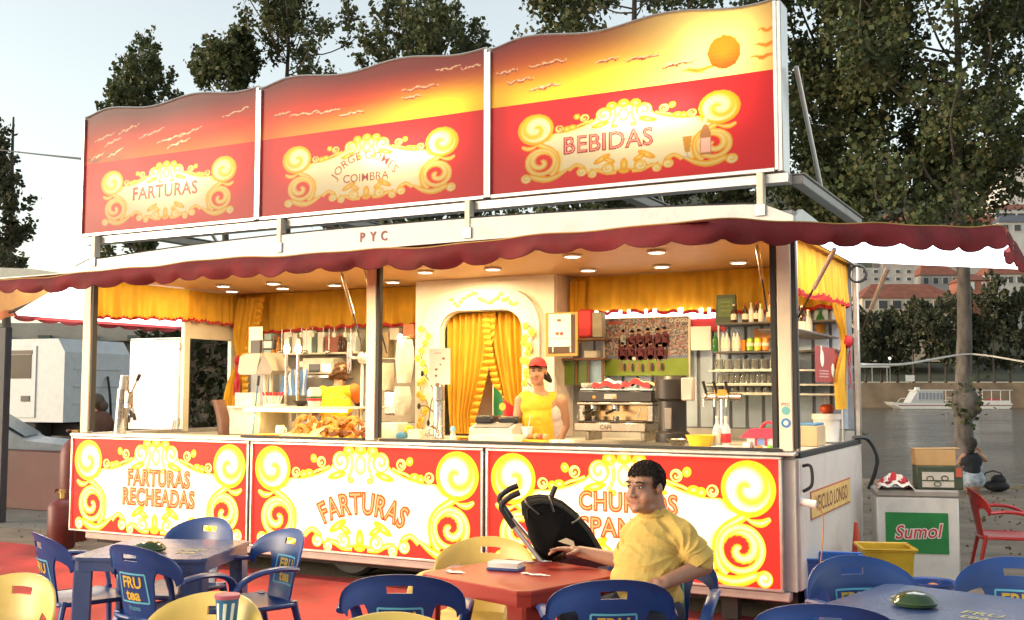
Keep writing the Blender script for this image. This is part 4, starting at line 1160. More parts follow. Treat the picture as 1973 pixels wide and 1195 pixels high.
# ================================================================== gas cylinders
M_gas = mat('gas_bottle_red', (.12, .02, .018), .45, var=.2, dirt=.3)
def gasbottle(label, loc, r, h):
    t = thing('gas_cylinder', label, 'gas cylinder', loc, 0, 'gas cylinders')
    G().lathe([(r * .9, 0), (r, .03), (r, h * .84), (r * .85, h * .93), (r * .4, h), (.03, h + .01)], n=24).build('tank', M_gas, t)
    G().lathe([(.025, h), (.025, h + .07), (.04, h + .07), (.04, h + .1), (0, h + .1)], n=10).build('valve', mat('brass_valve', (.5, .36, .12), .4, .7), t)
    G().tube([(r * .55 * math.cos(k / 14 * 6.283), r * .55 * math.sin(k / 14 * 6.283), h + .09 + .01 * math.sin(k)) for k in range(11)], .012, 5).build('guard_ring', M_gas, t)
    return t
gasbottle('tall dark red gas cylinder with brass valve behind the left panel edge', tuple(at(139, 1042, Z=0.0)), .16, 1.14)
gasbottle('short dark red gas cylinder in front of the tall one', tuple(at(117, 1056, Z=0.0)), .145, .52)

# ---- leaf and grit litter on the ground
rl_ = np.random.default_rng(9)
n_ = 2600
lx = rl_.uniform(-13, 4, n_); ly = rl_.uniform(.6, 12.8, n_)
m_ = ~((lx > KX0) & (lx < KX1) & (ly < KY1))
lit_ = np.c_[lx[m_], ly[m_], rl_.uniform(.006, .02, m_.sum())]
tag(leaves('leaf_litter', lit_, .045, (.13, .10, .05), None, M_leaf, seed=71), 'dry leaf litter scattered on the ground behind and beside the kiosk', 'leaves', None, 'stuff')
# ================================================================== plastic chairs and tables
def back_y(x, z): return .215 + (z - .43) * .20 - 1.25 * x * x
def chair_proto(name, mt, logo):
    t = thing(name, 'x', 'chair')
    g = G()
    # arched band with hand slot
    S = [0, .05, .1, .16, .22, .28, .34, .39, .43, .465, .5, .535, .57, .61, .66, .72, .78, .84, .9, .95, 1]
    T = [0, .18, .40, .66, .85, 1]
    def o(s):
        a = math.pi * s; return (-.305 * math.cos(a), .655 + .185 * max(0, math.sin(a)) ** .75)
    def i_(s):
        a = math.pi * s; return (-.262 * math.cos(a), .615 + .085 * max(0, math.sin(a)) ** .6)
    def pt(s, tt, off):
        (x0, z0), (x1, z1) = o(s), i_(s)
        x, z = x0 + (x1 - x0) * tt, z0 + (z1 - z0) * tt
        roll = .012 * math.exp(-tt * 14)
        return Vector((x, back_y(x, z) + off + roll, z))
    for off, sg in ((0, 1), (.011, -1)):
        n0 = len(g.v); V = []; F = []
        for tt in T:
            for s in S: V.append(pt(s, tt, off))
        w = len(S)
        for j in range(len(T) - 1):
            for k in range(w - 1):
                if j == 2 and 8 <= k <= 11: continue
                F.append((j * w + k, j * w + k + 1, (j + 1) * w + k + 1, (j + 1) * w + k))
        g.add(V, F)
    w = len(S); m = len(S) * len(T)
    def bridge(seq):
        F = [(a, b, b + m, a + m) for a, b in zip(seq[:-1], seq[1:])]
        g.f.extend(F)
    bridge(list(range(w))); bridge([(len(T) - 1) * w + k for k in range(w)]); bridge([j * w for j in range(len(T))]); bridge([j * w + w - 1 for j in range(len(T))])
    sl = [2 * w + k for k in range(8, 13)] + [3 * w + k for k in range(12, 7, -1)] + [2 * w + 8]
    bridge(sl)
    # centre panel
    def cpn(u, v, off):
        z = .705 - .30 * v; x = (u - .5) * (.31 - .05 * v + .06 * max(0, .18 - v) * 5)
        return Vector((x, back_y(x, z) + off + .0035, z))
    for off in (0, .011): g.grid(lambda u, v: cpn(u, v, off), 10, 8)
    for u in (0, 1): g.add([cpn(u, k / 8, o_) for k in range(9) for o_ in (0, .011)], [(2 * k, 2 * k + 1, 2 * k + 3, 2 * k + 2) for k in range(8)])
    bk = g.build('backrest', mt, t, ang=55)
    # seat
    st = G()
    def sf(u, v, off):
        x = (u - .5) * 2; y = (v - .5) * 2
        k = 1 - .10 * (abs(x) ** 4) * (abs(y) ** 4)
        zz = .435 - .022 * (1 - x * x) * (1 - (y * .8) ** 2) - .03 * max(0, -y - .7) ** 1.0 * 1.5
        return Vector((x * .235 * k, y * .235 * k - .01, zz + off))
    st.grid(lambda u, v: sf(u, v, 0), 14, 14).grid(lambda u, v: sf(u, v, -.012), 14, 14)
    rim = [sf(k / 14, 0, -.012) for k in range(15)] + [sf(1, k / 14, -.012) for k in range(1, 15)] + [sf(1 - k / 14, 1, -.012) for k in range(1, 15)] + [sf(0, 1 - k / 14, -.012) for k in range(1, 15)]
    st.tube(rim, .015, 6)
    st.build('seat', mt, t, ang=60)
    for s in (-1, 1):
        a = G(); e = o(0); xx = s * .292
        a.tube(smoothpath([(xx, back_y(.285, .635) + .005, .642), (s * .300, .03, .655), (s * .300, -.10, .640), (s * .290, -.20, .590), (s * .272, -.232, .50), (s * .262, -.238, .42)], 5), [.030] * 21 + [.026] * 5, 8, flat=((1, 0, 0), .55))
        a.build('arm', mt, t)
        lg = G().tube([(s * .262, -.238, .44), (s * .258, -.242, .2), (s * .262, -.25, 0)], [.03, .026, .022], 8, flat=((1, 0, 0), .6))
        lg.build('leg', mt, t)
        lg = G().tube(smoothpath([(s * .20, .19, .44), (s * .215, .22, .3), (s * .235, .285, .0)], 4), np.linspace(.034, .022, 9), 8, flat=((1, 0, 0), .6))
        lg.build('leg', mt, t)
    if logo:
        def mp_(x, z, inner):
            y = back_y(x, z) + .0035 + (-.0022 if inner else .0132)
            return Vector((x, y, z))
        for inner in (True, False):
            s = 1 if inner else -1            # readable from that side
            for (txt, size, cz_, sc) in (('FRU', .088, .598, 1.0), ('tea', .088, .528, 1.05), ('frutea', .040, .470, 1.0)):
                V, F = text2d(txt, size, .03 if size > .05 else .008)
                col = (.62, .42, .05) if size > .05 else (.10, .35, .50)
                G().add([mp_(s * x * sc, cz_ + z, inner) for x, z in V], F, col).build('logo_lettering', M_print, bk, smooth=False)
            fr = G()
            Q = [(-.105, .515), (.115, .515), (.105, .675), (-.105, .675)]
            for k in range(4):
                (x0, z0), (x1, z1) = Q[k], Q[(k + 1) % 4]
                dx, dz = x1 - x0, z1 - z0; L_ = math.hypot(dx, dz); nx, nz = -dz / L_ * .005, dx / L_ * .005
                for q_ in range(6):
                    a, b = q_ / 6, (q_ + 1) / 6
                    fr.add([mp_(s * (x0 + dx * a - nx), z0 + dz * a - nz, inner), mp_(s * (x0 + dx * b - nx), z0 + dz * b - nz, inner), mp_(s * (x0 + dx * b + nx), z0 + dz * b + nz, inner), mp_(s * (x0 + dx * a + nx), z0 + dz * a + nz, inner)], [(0, 1, 2, 3)], (.12, .45, .60))
            fr.build('logo_frame', M_print, bk, smooth=False)
    return t
M_blue = mat('blue_plastic', (.016, .055, .21), .32, var=.18, scale=4, dirt=.16)
M_yellow = mat('yellow_plastic', (.68, .49, .12), .36, var=.14, scale=4, dirt=.15)
M_redp = mat('red_plastic', (.38, .025, .02), .34, var=.12, scale=4, dirt=.12)
_pro = {}
def chair(kind, label, P, face, zt=.83):
    f = Vector((face[0], face[1], 0)).normalized()
    rz = math.atan2(f.y, f.x) + math.pi / 2
    loc = Vector((P[0], P[1], 0)) + f * .285
    if kind not in _pro:
        _pro[kind] = chair_proto('plastic_chair', {'blue': M_blue, 'yellow': M_yellow, 'red': M_redp}[kind], kind == 'blue')
        o = _pro[kind]; o.location = loc; o.rotation_euler = (0, 0, rz); tag(o, label, 'chair', kind + ' plastic chairs')
        return o
    return dup(_pro[kind], loc, rz, label, kind + ' plastic chairs')
def fx(r_, a_): return RX * r_ + AX * a_
chair('blue', 'blue plastic chair leftmost at the left blue table, its back to us', at(75, 1028, Z=.83), fx(.75, .62))
chair('blue', 'blue plastic chair nearest us at the left blue table, back logo in view', at(250, 1052, Z=.83), fx(.55, .85))
chair('blue', 'blue plastic chair behind the left blue table, against the glowing panels', at(405, 1000, Z=.83), fx(-.45, -.85))
chair('blue', 'blue plastic chair at the right of the left blue table, facing left', at(562, 1022, Z=.83), fx(-.72, -.62))
chair('yellow', 'yellow plastic chair cut by the lower left corner', at(45, 1110, Z=.83), fx(-.35, -.9))
chair('yellow', 'yellow plastic chair behind the blue and white cup', at(425, 1147, Z=.83), fx(-.38, -.9))
chair('yellow', 'yellow plastic chair whose top just shows at the bottom centre', at(755, 1187, Z=.83), fx(.0, -1))
chair('yellow', 'yellow plastic chair at the far left of the red table', at(945, 1038, Z=.83), fx(-.30, -.95))
chair('blue', 'blue plastic chair with its back to us, left at the red table', at(770, 1109, Z=.83), fx(.02, 1))
chair('blue', 'blue plastic chair with its back to us, in front of the seated man', at(1183, 1119, Z=.83), fx(-.06, 1))
chair('blue', 'blue plastic chair facing us behind the right blue table, by the bins', at(1640, 1075, Z=.83), fx(.18, -.98))
chair('blue', 'blue plastic chair cut by the right edge, behind the right blue table', at(1958, 1078, Z=.83), fx(-.35, -.9))
chair('blue', 'blue plastic chair nearest us at the right blue table, only its rim showing', at(1590, 1166, Z=.83), fx(.25, 1))
chair('red', 'red plastic chair at the right edge beside the white cooler', at(1868, 940, Z=.83), fx(.92, -.25))
# ---- tables
def table(name_label, C, rz, mt, size=.80, logo=False, grp='plastic tables'):
    t = thing('plastic_table', name_label, 'table', (C[0], C[1], 0), rz, grp)
    h = size / 2; c = .05
    oc = [(-h + c, -h), (h - c, -h), (h, -h + c), (h, h - c), (h - c, h), (-h + c, h), (-h, h - c), (-h, -h + c)]
    g = G()
    fn = lambda a, b, d: (a, b, d)
    g.prism(oc, fn, .705, .722)
    g.prism([(x * .985, y * .985) for x, y in oc], fn, .722, .7245)
    g.prism([(x * .97, y * .97) for x, y in oc], fn, .645, .706)
    g.build('table_top', mt, t, ang=30)
    for sx in (-1, 1):
        for sy in (-1, 1):
            g = G()
            x, y = sx * (h - .065), sy * (h - .065)
            g.prism([(x - sx * .07, y + sy * .045), (x + sx * .03, y + sy * .045), (x + sx * .045, y + sy * .03), (x + sx * .045, y - sy * .07), (x + sx * .02, y - sy * .07), (x + sx * .0, y), (x - sx * .07, y + sy * .02)], lambda a, b, d: (a * (1 + (.65 - d) * .05), b * (1 + (.65 - d) * .05), d), 0, .646)
            g.build('leg', mt, t, ang=30)
    if logo:
        for (x, y) in ((-.18, .05), (.2, -.1)):
            V, F = text2d('FRU', .1, .02); G().add([(x + a, y + b, .7262) for a, b in V], F, (.45, .42, .20)).build('logo_lettering', M_print, t, smooth=False)
            V, F = text2d('tea', .1, .02); G().add([(x + a, y + b - .09, .7262) for a, b in V], F, (.45, .42, .20)).build('logo_lettering', M_print, t, smooth=False)
    return t
M_bluet = mat('blue_table_plastic', (.06, .095, .22), .25, var=.2, scale=3, dirt=.3)
M_redt = mat('red_table_plastic', (.42, .045, .03), .30, var=.15, scale=3, dirt=.2)
pa = at(318, 1058, Z=.72)
table('blue plastic table at left with a dark green ashtray', (pa.x, pa.y), YAW + R(-6), M_bluet, .82, True)
TRED = Vector((-2.70, -2.60, 0))
table('red plastic table with napkins in front of the seated man', TRED, R(-17), M_redt, .80)
pc = Vector((-.62, -2.50, 0))
table('blue plastic table at right with a dark green ashtray', pc, R(-14), M_bluet, .86, True)
pcup = at(437, 1209, Z=.725)
table('yellow plastic table below the frame carrying the blue cup', Vector((pcup.x, pcup.y, 0)) - AX * .33 + RX * .1, YAW, M_yellow, .8)
def ashtray(label, px, py):
    p = at(px, py, Z=.73)
    t = thing('ashtray', label, 'ashtray', (p.x, p.y, .7262), 0, 'ashtrays')
    G().lathe([(.07, 0), (.095, .008), (.098, .022), (.075, .048), (.045, .060), (.0, .064)], n=26).build('bowl', mat('green_glass_ashtray', (.03, .06, .025), .15, var=.15), t)
    G().lathe([(.099, .018), (.103, .021), (.099, .025)], n=26).build('rim', mat('green_rim', (.06, .09, .04), .2), t)
ashtray('dark green domed ashtray on the left blue table', 288, 1062)
ashtray('dark green domed ashtray on the right blue table', 1763, 1166)
# cup
t = thing('drink_cup', 'blue and white drink cup in front of the yellow chair', 'cup', (pcup.x, pcup.y, .7265))
G().lathe([(.036, 0), (.038, .004), (.048, .118), (.0505, .122), (.0505, .13), (.047, .128), (.0, .124)], n=24).build('cup_body', mat('cup_blue', (.03, .16, .38), .3, var=.1), t)
for k in range(4):
    a0 = R(200 + 42 * k)
    G().grid(lambda u, v: ((.0372 + .0093 * (v * .8 + .1)) * math.cos(a0 + R(18) * (u + v * .5)) * 1.03, (.0372 + .0093 * (v * .8 + .1)) * math.sin(a0 + R(18) * (u + v * .5)) * 1.03, .012 + .09 * v), 4, 4).build('white_stripe', M_paper, t)
G().lathe([(.0508, .117), (.0525, .12), (.0525, .131), (.0508, .133)], n=24).build('rim', mat('cup_rim_pink', (.5, .12, .2), .4), t)
# napkin holder and paper on red table
p = at(975, 1098, Z=.725)
t = thing('napkin_holder', 'stack of white napkins in a blue holder on the red table', 'napkins', (p.x, p.y, .7265), R(8))
G().box(-.095, .095, -.055, .055, 0, .014, .004).build('tray', mat('holder_blue', (.05, .08, .22), .4), t)
for k in range(5):
    G().box(-.088, .088 - .006 * (k % 2), -.05, .05 - .004 * (k % 3), .0145 + .006 * k, .0195 + .006 * k, .002, M=rot(z=R((k * 37 % 7) - 3))).build('napkin', M_paper, t)
for (px, py, w_, h_, lab) in ((875, 1103, .10, .06, 'crumpled white paper strip at the left edge of the red table'), (1018, 1083, .05, .035, 'small scrap of white paper behind the napkins'), (1048, 1082, .06, .03, 'scrap of white paper near the far edge of the red table'), (1030, 1108, .15, .04, 'faded clear wrapper at the front of the red table')):
    p = at(px, py, Z=.726)
    tag(G().grid(lambda u, v: (p.x + (u - .5) * w_ + .02 * math.sin(v * 5), p.y + (v - .5) * h_ + .012 * math.sin(u * 9), .7275 + .004 * abs(math.sin(u * 7) * math.cos(v * 6))), 10, 6).build('paper_scrap', M_paper), lab, 'paper', 'paper scraps on the red table')

# ================================================================== stroller
sd_ = 6.35
S0 = CAM + ray(1040, 1195) * sd_; S0.z = 0
stl = thing('baby_stroller', 'folded-hood black baby stroller with silver frame between red table and kiosk', 'stroller', S0, YAW)
kpx = sd_ / FPX
def sl(px, py, y=0.0):
    p = CAM + ray(px, py) * sd_
    return Vector(((px - 1040) * kpx * (1 + y / sd_), y, 1.7 + (750 - py) * kpx + .0))
prof = [(1008, 992), (1006, 972), (1018, 961), (1040, 957), (1062, 960), (1085, 970), (1112, 992), (1138, 1022), (1158, 1056), (1142, 1060), (1118, 1058), (1098, 1052), (1072, 1066), (1050, 1080), (1032, 1062), (1018, 1030)]
pc_ = sl(1075, 1012)
M_hood = mat('black_stroller_cloth', (.008, .0075, .0075), .9, var=.2, bump=.2, spec=.15)
def hood(u, v):
    k = u * len(prof); i = int(k) % len(prof); f = k - int(k)
    a = sl(*prof[i]).lerp(sl(*prof[(i + 1) % len(prof)]), f)
    y = (v - .5) * .44
    s = (1 - abs(2 * v - 1) ** 5) ** .5 if 0 < v < 1 else .0
    q = pc_.lerp(a, s)
    return Vector((q.x, y, q.z))
G().grid(hood, 48, 14, closed_u=True).build('hood', M_hood, stl, ang=60)
for v_ in (.12, .34, .66, .88): G().tube([hood(k / 48, v_) * 1.0 + (hood(k / 48, v_) - pc_) * .012 for k in range(0, 33)], .005, 5).build('hood_seam', mat('seam_grey', (.022, .02, .02), .7), stl)
for u_ in (.10, .24, .38): G().tube([hood(u_, .04 + .92 * k / 12) + (hood(u_, .04 + .92 * k / 12) - pc_).normalized() * .004 for k in range(13)], .007, 6).build('hood_rib', M_black, stl)
wn_ = [(1074, 1033), (1090, 1027), (1104, 1033), (1107, 1046), (1098, 1040), (1085, 1037)]
G().prism(wn_, lambda a, b, d: sl(a, b, d), -.232, -.224).build('side_window', mat('hood_window', (.72, .62, .40), .2), stl, smooth=False)
G().prism([(1080, 1046), (1100, 1040), (1114, 1052), (1122, 1066), (1090, 1064)], lambda a, b, d: sl(a, b, d), -.236, -.2).build('hood_trim', mat('dark_maroon_cloth', (.09, .015, .02), .8), stl, smooth=False)
for y in (-.22, .22):
    G().tube(smoothpath([sl(1000, 943, y), sl(980, 952, y), sl(964, 967, y), sl(972, 985, y), sl(988, 1008, y)], 4), .018, 8).build('handle', M_black, stl)
    G().tube([sl(987, 1006, y), sl(1052, 1084, y), sl(1100, 1150, y)], .014, 8).build('frame_tube', M_alu, stl)
    G().tube([sl(1052, 1084, y), sl(1020, 1130, y), sl(1008, 1240, y)], .013, 8).build('frame_tube', M_alu, stl)
    G().tube([sl(1060, 1090, y), sl(1150, 1180, y), sl(1170, 1250, y)], .013, 8).build('frame_tube', M_alu, stl)
    for px in (1008, 1168):
        w_ = G().lathe([(.04, -.02), (.08, -.022), (.09, -.012), (.09, .012), (.08, .022), (.04, .02)], n=18, M=rot(x=R(90))).xf(Matrix.Translation((sl(px, 1000).x, y + .03, .092))).build('wheel', M_black, stl)
        G().lathe([(0, -.015), (.055, -.02), (.055, .02), (0, .015)], n=14, M=rot(x=R(90))).xf(Matrix.Translation((sl(px, 1000).x, y + .03, .092))).build('hub', M_alu, w_)
G().tube(smoothpath([sl(1062, 962), sl(1066, 950), sl(1071, 938)], 4), .016, 8).build('hood_grip', M_black, stl)
G().prism([(1060, 1078), (1120, 1062), (1175, 1078), (1190, 1120), (1150, 1150), (1080, 1140)], lambda a, b, d: sl(a, b, d), -.19, .19).build('seat', mat('dark_maroon_cloth'), stl, smooth=False)
G().prism([(1150, 1082), (1180, 1080), (1192, 1092), (1160, 1095)], lambda a, b, d: sl(a, b, d), -.2, -.12).build('footrest', M_alu, stl, smooth=False)

# ================================================================== cooler, crate, bags, bins
fz = .775
fp = at(1768, 1128, Y=2.05); 
fr_ = thing('drinks_cooler', 'white drinks cooler with a green printed panel right of the kiosk', 'cooler', (fp.x, 2.15, 0), R(16))
M_cool = mat('cooler_white', (.62, .60, .56), .4, var=.05, dirt=.3)
G().box(-.335, .335, -.02, .40, .06, fz, .012).build('cabinet', M_cool, fr_)
G().box(-.34, .34, -.025, .41, fz + .002, fz + .06, .012).build('lid', mat('cooler_lid', (.33, .30, .27), .5, dirt=.3), fr_)
for x in (-.3, .3): G().box(x - .03, x + .03, .02, .36, 0, .058).build('foot', M_dark, fr_)
sp = G().box(-.265, .245, -.027, -.021, .30, .645).build('printed_panel', mat('panel_green', (.018, .19, .05), .35), fr_, smooth=False)
for (bd, c_, y_) in ((.055, (.78, .74, .70), -.0285), (.012, (.50, .05, .05), -.030)):
    V, F = text2d('Sumol', .165, bd, 1.0)
    G().add([(-.005 + x * .92 + z * .18, y_, .43 + z + x * .05) for x, z in V], F, c_).build('lettering', M_print, sp, smooth=False)
G().box(-.06, .08, .41, .44, .1, .7).build('back_grille', M_dark, fr_)
cb = fr_.matrix_world
Mf = Matrix.Translation((fp.x, 2.15, 0)) @ Matrix.Rotation(R(16), 4, 'Z')
def onf(x, y, z=fz + .062): return Mf @ Vector((x, y, z))
p = onf(.20, .18)
t = thing('bottle_crate', 'green bottle crate with pale side slots standing on the cooler', 'crate', p, R(16))
G().box(-.19, .19, -.12, .12, 0, .20, .008).build('crate_body', mat('crate_green', (.05, .07, .04), .5), t)
G().box(-.145, .115, -.126, -.121, .02, .15).build('label_plate', mat('crate_label', (.55, .5, .42), .6), t, smooth=False)
for (x, z) in ((-.08, .095), (.04, .10), (-.02, .05)):
    G().tube([(x + .028 * math.cos(k / 12 * 6.283), -.129, z + .02 * math.sin(k / 12 * 6.283)) for k in range(13)], .004, 5).build('emblem_ring', mat('crate_green'), t)
G().box(-.145, .115, -.128, -.1265, .072, .082).build('emblem_bar', mat('crate_green'), t, smooth=False)
G().box(.13, .18, -.1255, -.121, .11, .19).build('red_mark', mat('crate_red', (.5, .1, .05), .5), t, smooth=False)
t = thing('cardboard_box', 'open tan cardboard box on top of the green crate', 'box', onf(.19, .18, fz + .265), R(18))
G().box(-.185, .145, -.11, .12, 0, .14, .004).build('carton', mat('cardboard', (.48, .30, .13), .85, var=.1), t)
G().add([(-.19, -.112, .142), (.19, -.10, .150), (.19, .12, .150), (-.19, .12, .142)], [(0, 1, 2, 3)]).build('flap', mat('cardboard'), t, smooth=False)
p = onf(-.17, .12)
t = thing('striped_bag', 'crumpled red and white striped cloth on the cooler', 'cloth', p, R(16))
for k in range(7):
    a = k / 7
    G().grid(lambda u, v: ((u - .5) * .30 * (1 - .2 * a) , (v - .5) * .2 + (a - .5) * .16, .01 + .12 * math.sin(math.pi * u) ** .7 * (1 - abs(a - .5)) * (1 - .5 * (2 * v - 1) ** 2) + .015 * math.sin(u * 17 + k * 2) + .012 * math.sin(v * 11 + k)), 12, 6).build('fold', mat('bag_red', (.42, .02, .03), .7) if k % 2 else mat('bag_white', (.66, .60, .52), .7), t)
def bin_(label, px, py, d, w, dp, h, mt, rz):
    p = CAM + ray(px, py) * d
    t = thing('plastic_bin', label, 'bin', (p.x, p.y, 0), rz, 'plastic bins by the kiosk corner')
    def ring(k, z, o=0): return [(-w / 2 * k - o, -dp / 2 * k - o, z), (w / 2 * k + o, -dp / 2 * k - o, z), (w / 2 * k + o, dp / 2 * k + o, z), (-w / 2 * k - o, dp / 2 * k + o, z)]
    R_ = [ring(.8, 0), ring(.98, h * .96), ring(1, h * .96, .012), ring(1, h, .014), ring(.96, h), ring(.78, .02)]
    V = sum(R_, []); F = [(0, 3, 2, 1)]
    for k in range(5):
        for i in range(4): F.append((4 * k + i, 4 * k + (i + 1) % 4, 4 * k + 4 + (i + 1) % 4, 4 * k + 4 + i))
    F.append((20, 21, 22, 23))
    G().add(V, F).build('tub', mt, t, smooth=False)
    G().tube(R_[3] + R_[3][:1], .010, 5).build('rim', mt, t)
    return t
bin_('light blue plastic bin against the kiosk corner', 1600, 1080, 8.0, .44, .36, .47, mat('blue_bin', (.03, .13, .45), .35), R(15))
bin_('yellow plastic bin beside the light blue one', 1706, 1080, 8.5, .38, .34, .47, mat('yellow_bin', (.66, .42, .03), .35), R(20))
p = CAM + ray(1793, 1110) * 7.9
t = thing('blue_basin', 'small blue basin on the ground in front of the cooler', 'basin', (p.x, p.y, 0))
G().lathe([(.10, 0), (.115, .03), (.15, .28), (.172, .295), (.172, .31), (.15, .30), (.11, .05), (0, .045)], n=24).build('bowl', mat('basin_blue', (.03, .08, .30), .35), t)
G().ell((.02, -.03, .27), (.05, .05, .03), 8, 6).build('cork_float', mat('orange_bit', (.6, .2, .05), .5), t)
t = thing('traffic_cone', 'narrow red cone by the kiosk side behind the bins', 'cone', (at(1650, 1050, Y=1.4).x, 1.4, 0))
G().lathe([(.12, 0), (.12, .02), (.07, .02), (.015, .62), (0, .62)], n=16).build('cone', mat('cone_red', (.5, .06, .03), .5), t)
t = tag(G().ell(tuple(at(1921, 948, Z=.0) + Vector((0, 0, .10))), (.2, .13, .10), 12, 8).ell(tuple(at(1921, 948, Z=.0) + Vector((.03, 0, .2))), (.12, .09, .09), 10, 7).tube([tuple(at(1915, 948, Z=.0) + Vector((.16 * math.cos(a), 0, .22 + .13 * math.sin(a)))) for a in (0.1, .8, 1.6, 2.4, 3.0)], .012, 5).build('black_bag', mat('bag_black', (.02, .02, .022), .6, bump=.3)), 'black bag set down on the quay beside the seated woman', 'bag')
# ================================================================== inside the kiosk
ZT = ZC + .0125                                     # front counter top
ZB = ZC - .0085                                     # back counter top
def X_(px, Y, py=760): return at(px, py, Y=Y).x
def Z_(px, py, Y): return at(px, py, Y=Y).z
def Pt(px, Y, z): return Vector((X_(px, Y), Y, z))
M_cur = mat('yellow_curtain', (.80, .44, .035), .75, var=.14, scale=4, bump=.15, transl=.25)
M_trim = mat('red_trim', (.45, .02, .025), .7, var=.15)
M_glass = mat('clear_glass', (.95, .96, .95), .03, var=0, trans=1.0, ior=1.3)
M_yel = mat('yellow_plastic_bowl', (.85, .50, .03), .35)
M_orange = mat('orange_plastic', (.85, .30, .03), .4)
M_redm = mat('red_matte', (.55, .03, .04), .5)
M_brownm = mat('brown_matte', (.22, .10, .05), .5)
# ---- walls behind the counters
xa0, xa1 = X_(800, 1.95), X_(1068, 1.95)
part('rear_panel', mat('rear_panel_warm', (.34, .30, .24), .6, var=.25, scale=3, dirt=.4), lambda g: g.box(KX0 + .06, xa0 + .3, KY1 - .045, KY1 - .02, ZC + .11, 2.856))
part('rear_panel', mat('rear_panel_grey', (.30, .31, .33), .6), lambda g: g.box(xa0 + .302, KX1 - .055, KY1 - .03, KY1 - .012, ZC + .11, 2.856))
xs0 = X_(1120, 2.38)
ns = 17
for k in range(ns):
    x = xs0 + (KX1 - .07 - xs0) * k / ns; w_ = (KX1 - .07 - xs0) / ns * .80
    part('slat', M_pale, lambda g: g.box(x, x + w_, KY1 - .062, KY1 - .034, ZC + .112, 2.60, .004))
# ---- left end: door frame, open door
yd0, yd1 = at(349, 740, X=KX0).y, at(437, 740, X=KX0).y
zl = at(400, 655, X=KX0).z
fr = part('door_frame', M_cream, lambda g: g.box(KX0 + .002, KX0 + .06, yd0 - .02, yd0 + .07, ZC - .01, 2.855, .005))
G().box(KX0 + .002, KX0 + .06, yd1, KY1 - .064, ZC - .01, 2.855, .005).build('jamb', M_cream, fr)
G().box(KX0 + .003, KX0 + .058, yd0 + .072, yd1 - .002, zl, 2.85, .005).build('lintel', M_cream, fr)
G().box(KX0 + .005, KX0 + .05, yd0 + .075, yd0 + .10, ZC + .02, zl - .004, .003).build('seal', M_dark, fr)
xd = at(252, 740, Y=yd0).x
dz0, dz1 = Z_(300, 828, yd0), Z_(300, 652, yd0)
door = part('door', mat('door_white', (.80, .76, .66), .4, var=.03), lambda g: g.box(xd, KX0 - .012, yd0 - .03, yd0 + .01, dz0, dz1, .012))
G().box(xd, KX0 - .012, yd0 - .034, yd0 - .031, dz1 - .02, dz1 - .012).build('edge_seal', M_dark, door)
for z in (dz0 + .1, dz1 - .1): G().cyl((KX0 - .004, yd0 - .03, z - .04), (KX0 - .004, yd0 - .03, z + .04), .012, n=8).build('hinge', M_alu, door)
G().cyl((KX0 - .09, yd0 - .05, dz0 - .02), (KX0 - .05, yd0 - .05, dz0 + .12), .012, n=6).build('latch', M_alu, door)
# ---- arch wall
ya = 1.95
ztop, zbot = 2.856, ZB + .01
cxh = (X_(852, ya) + X_(1008, ya)) / 2; hw = (X_(1008, ya) - X_(852, ya)) / 2; zh = Z_(930, 600, ya)
def archpts(w, h, r=.22, n=8):
    P = [(-w, zbot)]
    P += [(-w + r - r * math.cos(R(90) * k / n), h - r + r * math.sin(R(90) * k / n)) for k in range(n + 1)]
    P += [(w - r + r * math.sin(R(90) * k / n), h - r + r * math.cos(R(90) * k / n)) for k in range(n + 1)]
    return P + [(w, zbot)]
M_arch = mat('arch_white', (.86, .80, .68), .4, var=.03)
ap = [(cxh + a, b) for a, b in archpts(hw, zh)]
poly = [(xa0, zbot), (xa0, ztop), (xa1, ztop), (xa1, zbot)] + ap[::-1]
aw = part('arch_wall', M_arch, lambda g: g.prism(poly, lambda a, b, d: (a, d, b), ya, ya + .05), smooth=False)
G().box(xa0 - .004, xa0 + .03, ya + .052, KY1 - .066, zbot, ztop).build('return_panel', M_arch, aw)
G().box(xa1 - .03, xa1 + .004, ya + .052, KY1 - .066, zbot, ztop).build('return_panel', mat('pink_white', (.80, .66, .55), .5), aw)
mo = G(); a1 = archpts(hw + .012, zh + .012, .23); a2 = archpts(hw + .21, zh + .22, .40)
F = [(k, k + 1, len(a1) + k + 1, len(a1) + k) for k in range(len(a1) - 1)]
m1 = [(cxh + a, ya - .045, b) for a, b in a1] + [(cxh + a, ya - .06, b) for a, b in a2]
mo.add(m1, F)
m3 = [(cxh + a, ya - .001, b) for a, b in a2]
mo.add([m1[len(a1) + k] for k in range(len(a2))] + m3, F); mo.add([m1[k] for k in range(len(a1))] + [(cxh + a, ya, b) for a, b in a1], F)
mo.build('arch_moulding', M_arch, aw, ang=30)
part('rear_panel', mat('pinkish_rear_wall', (.45, .36, .32), .7), lambda g: g.box(cxh - hw - .1, cxh + hw + .1, ya + .30, ya + .32, zbot, zh + .05))
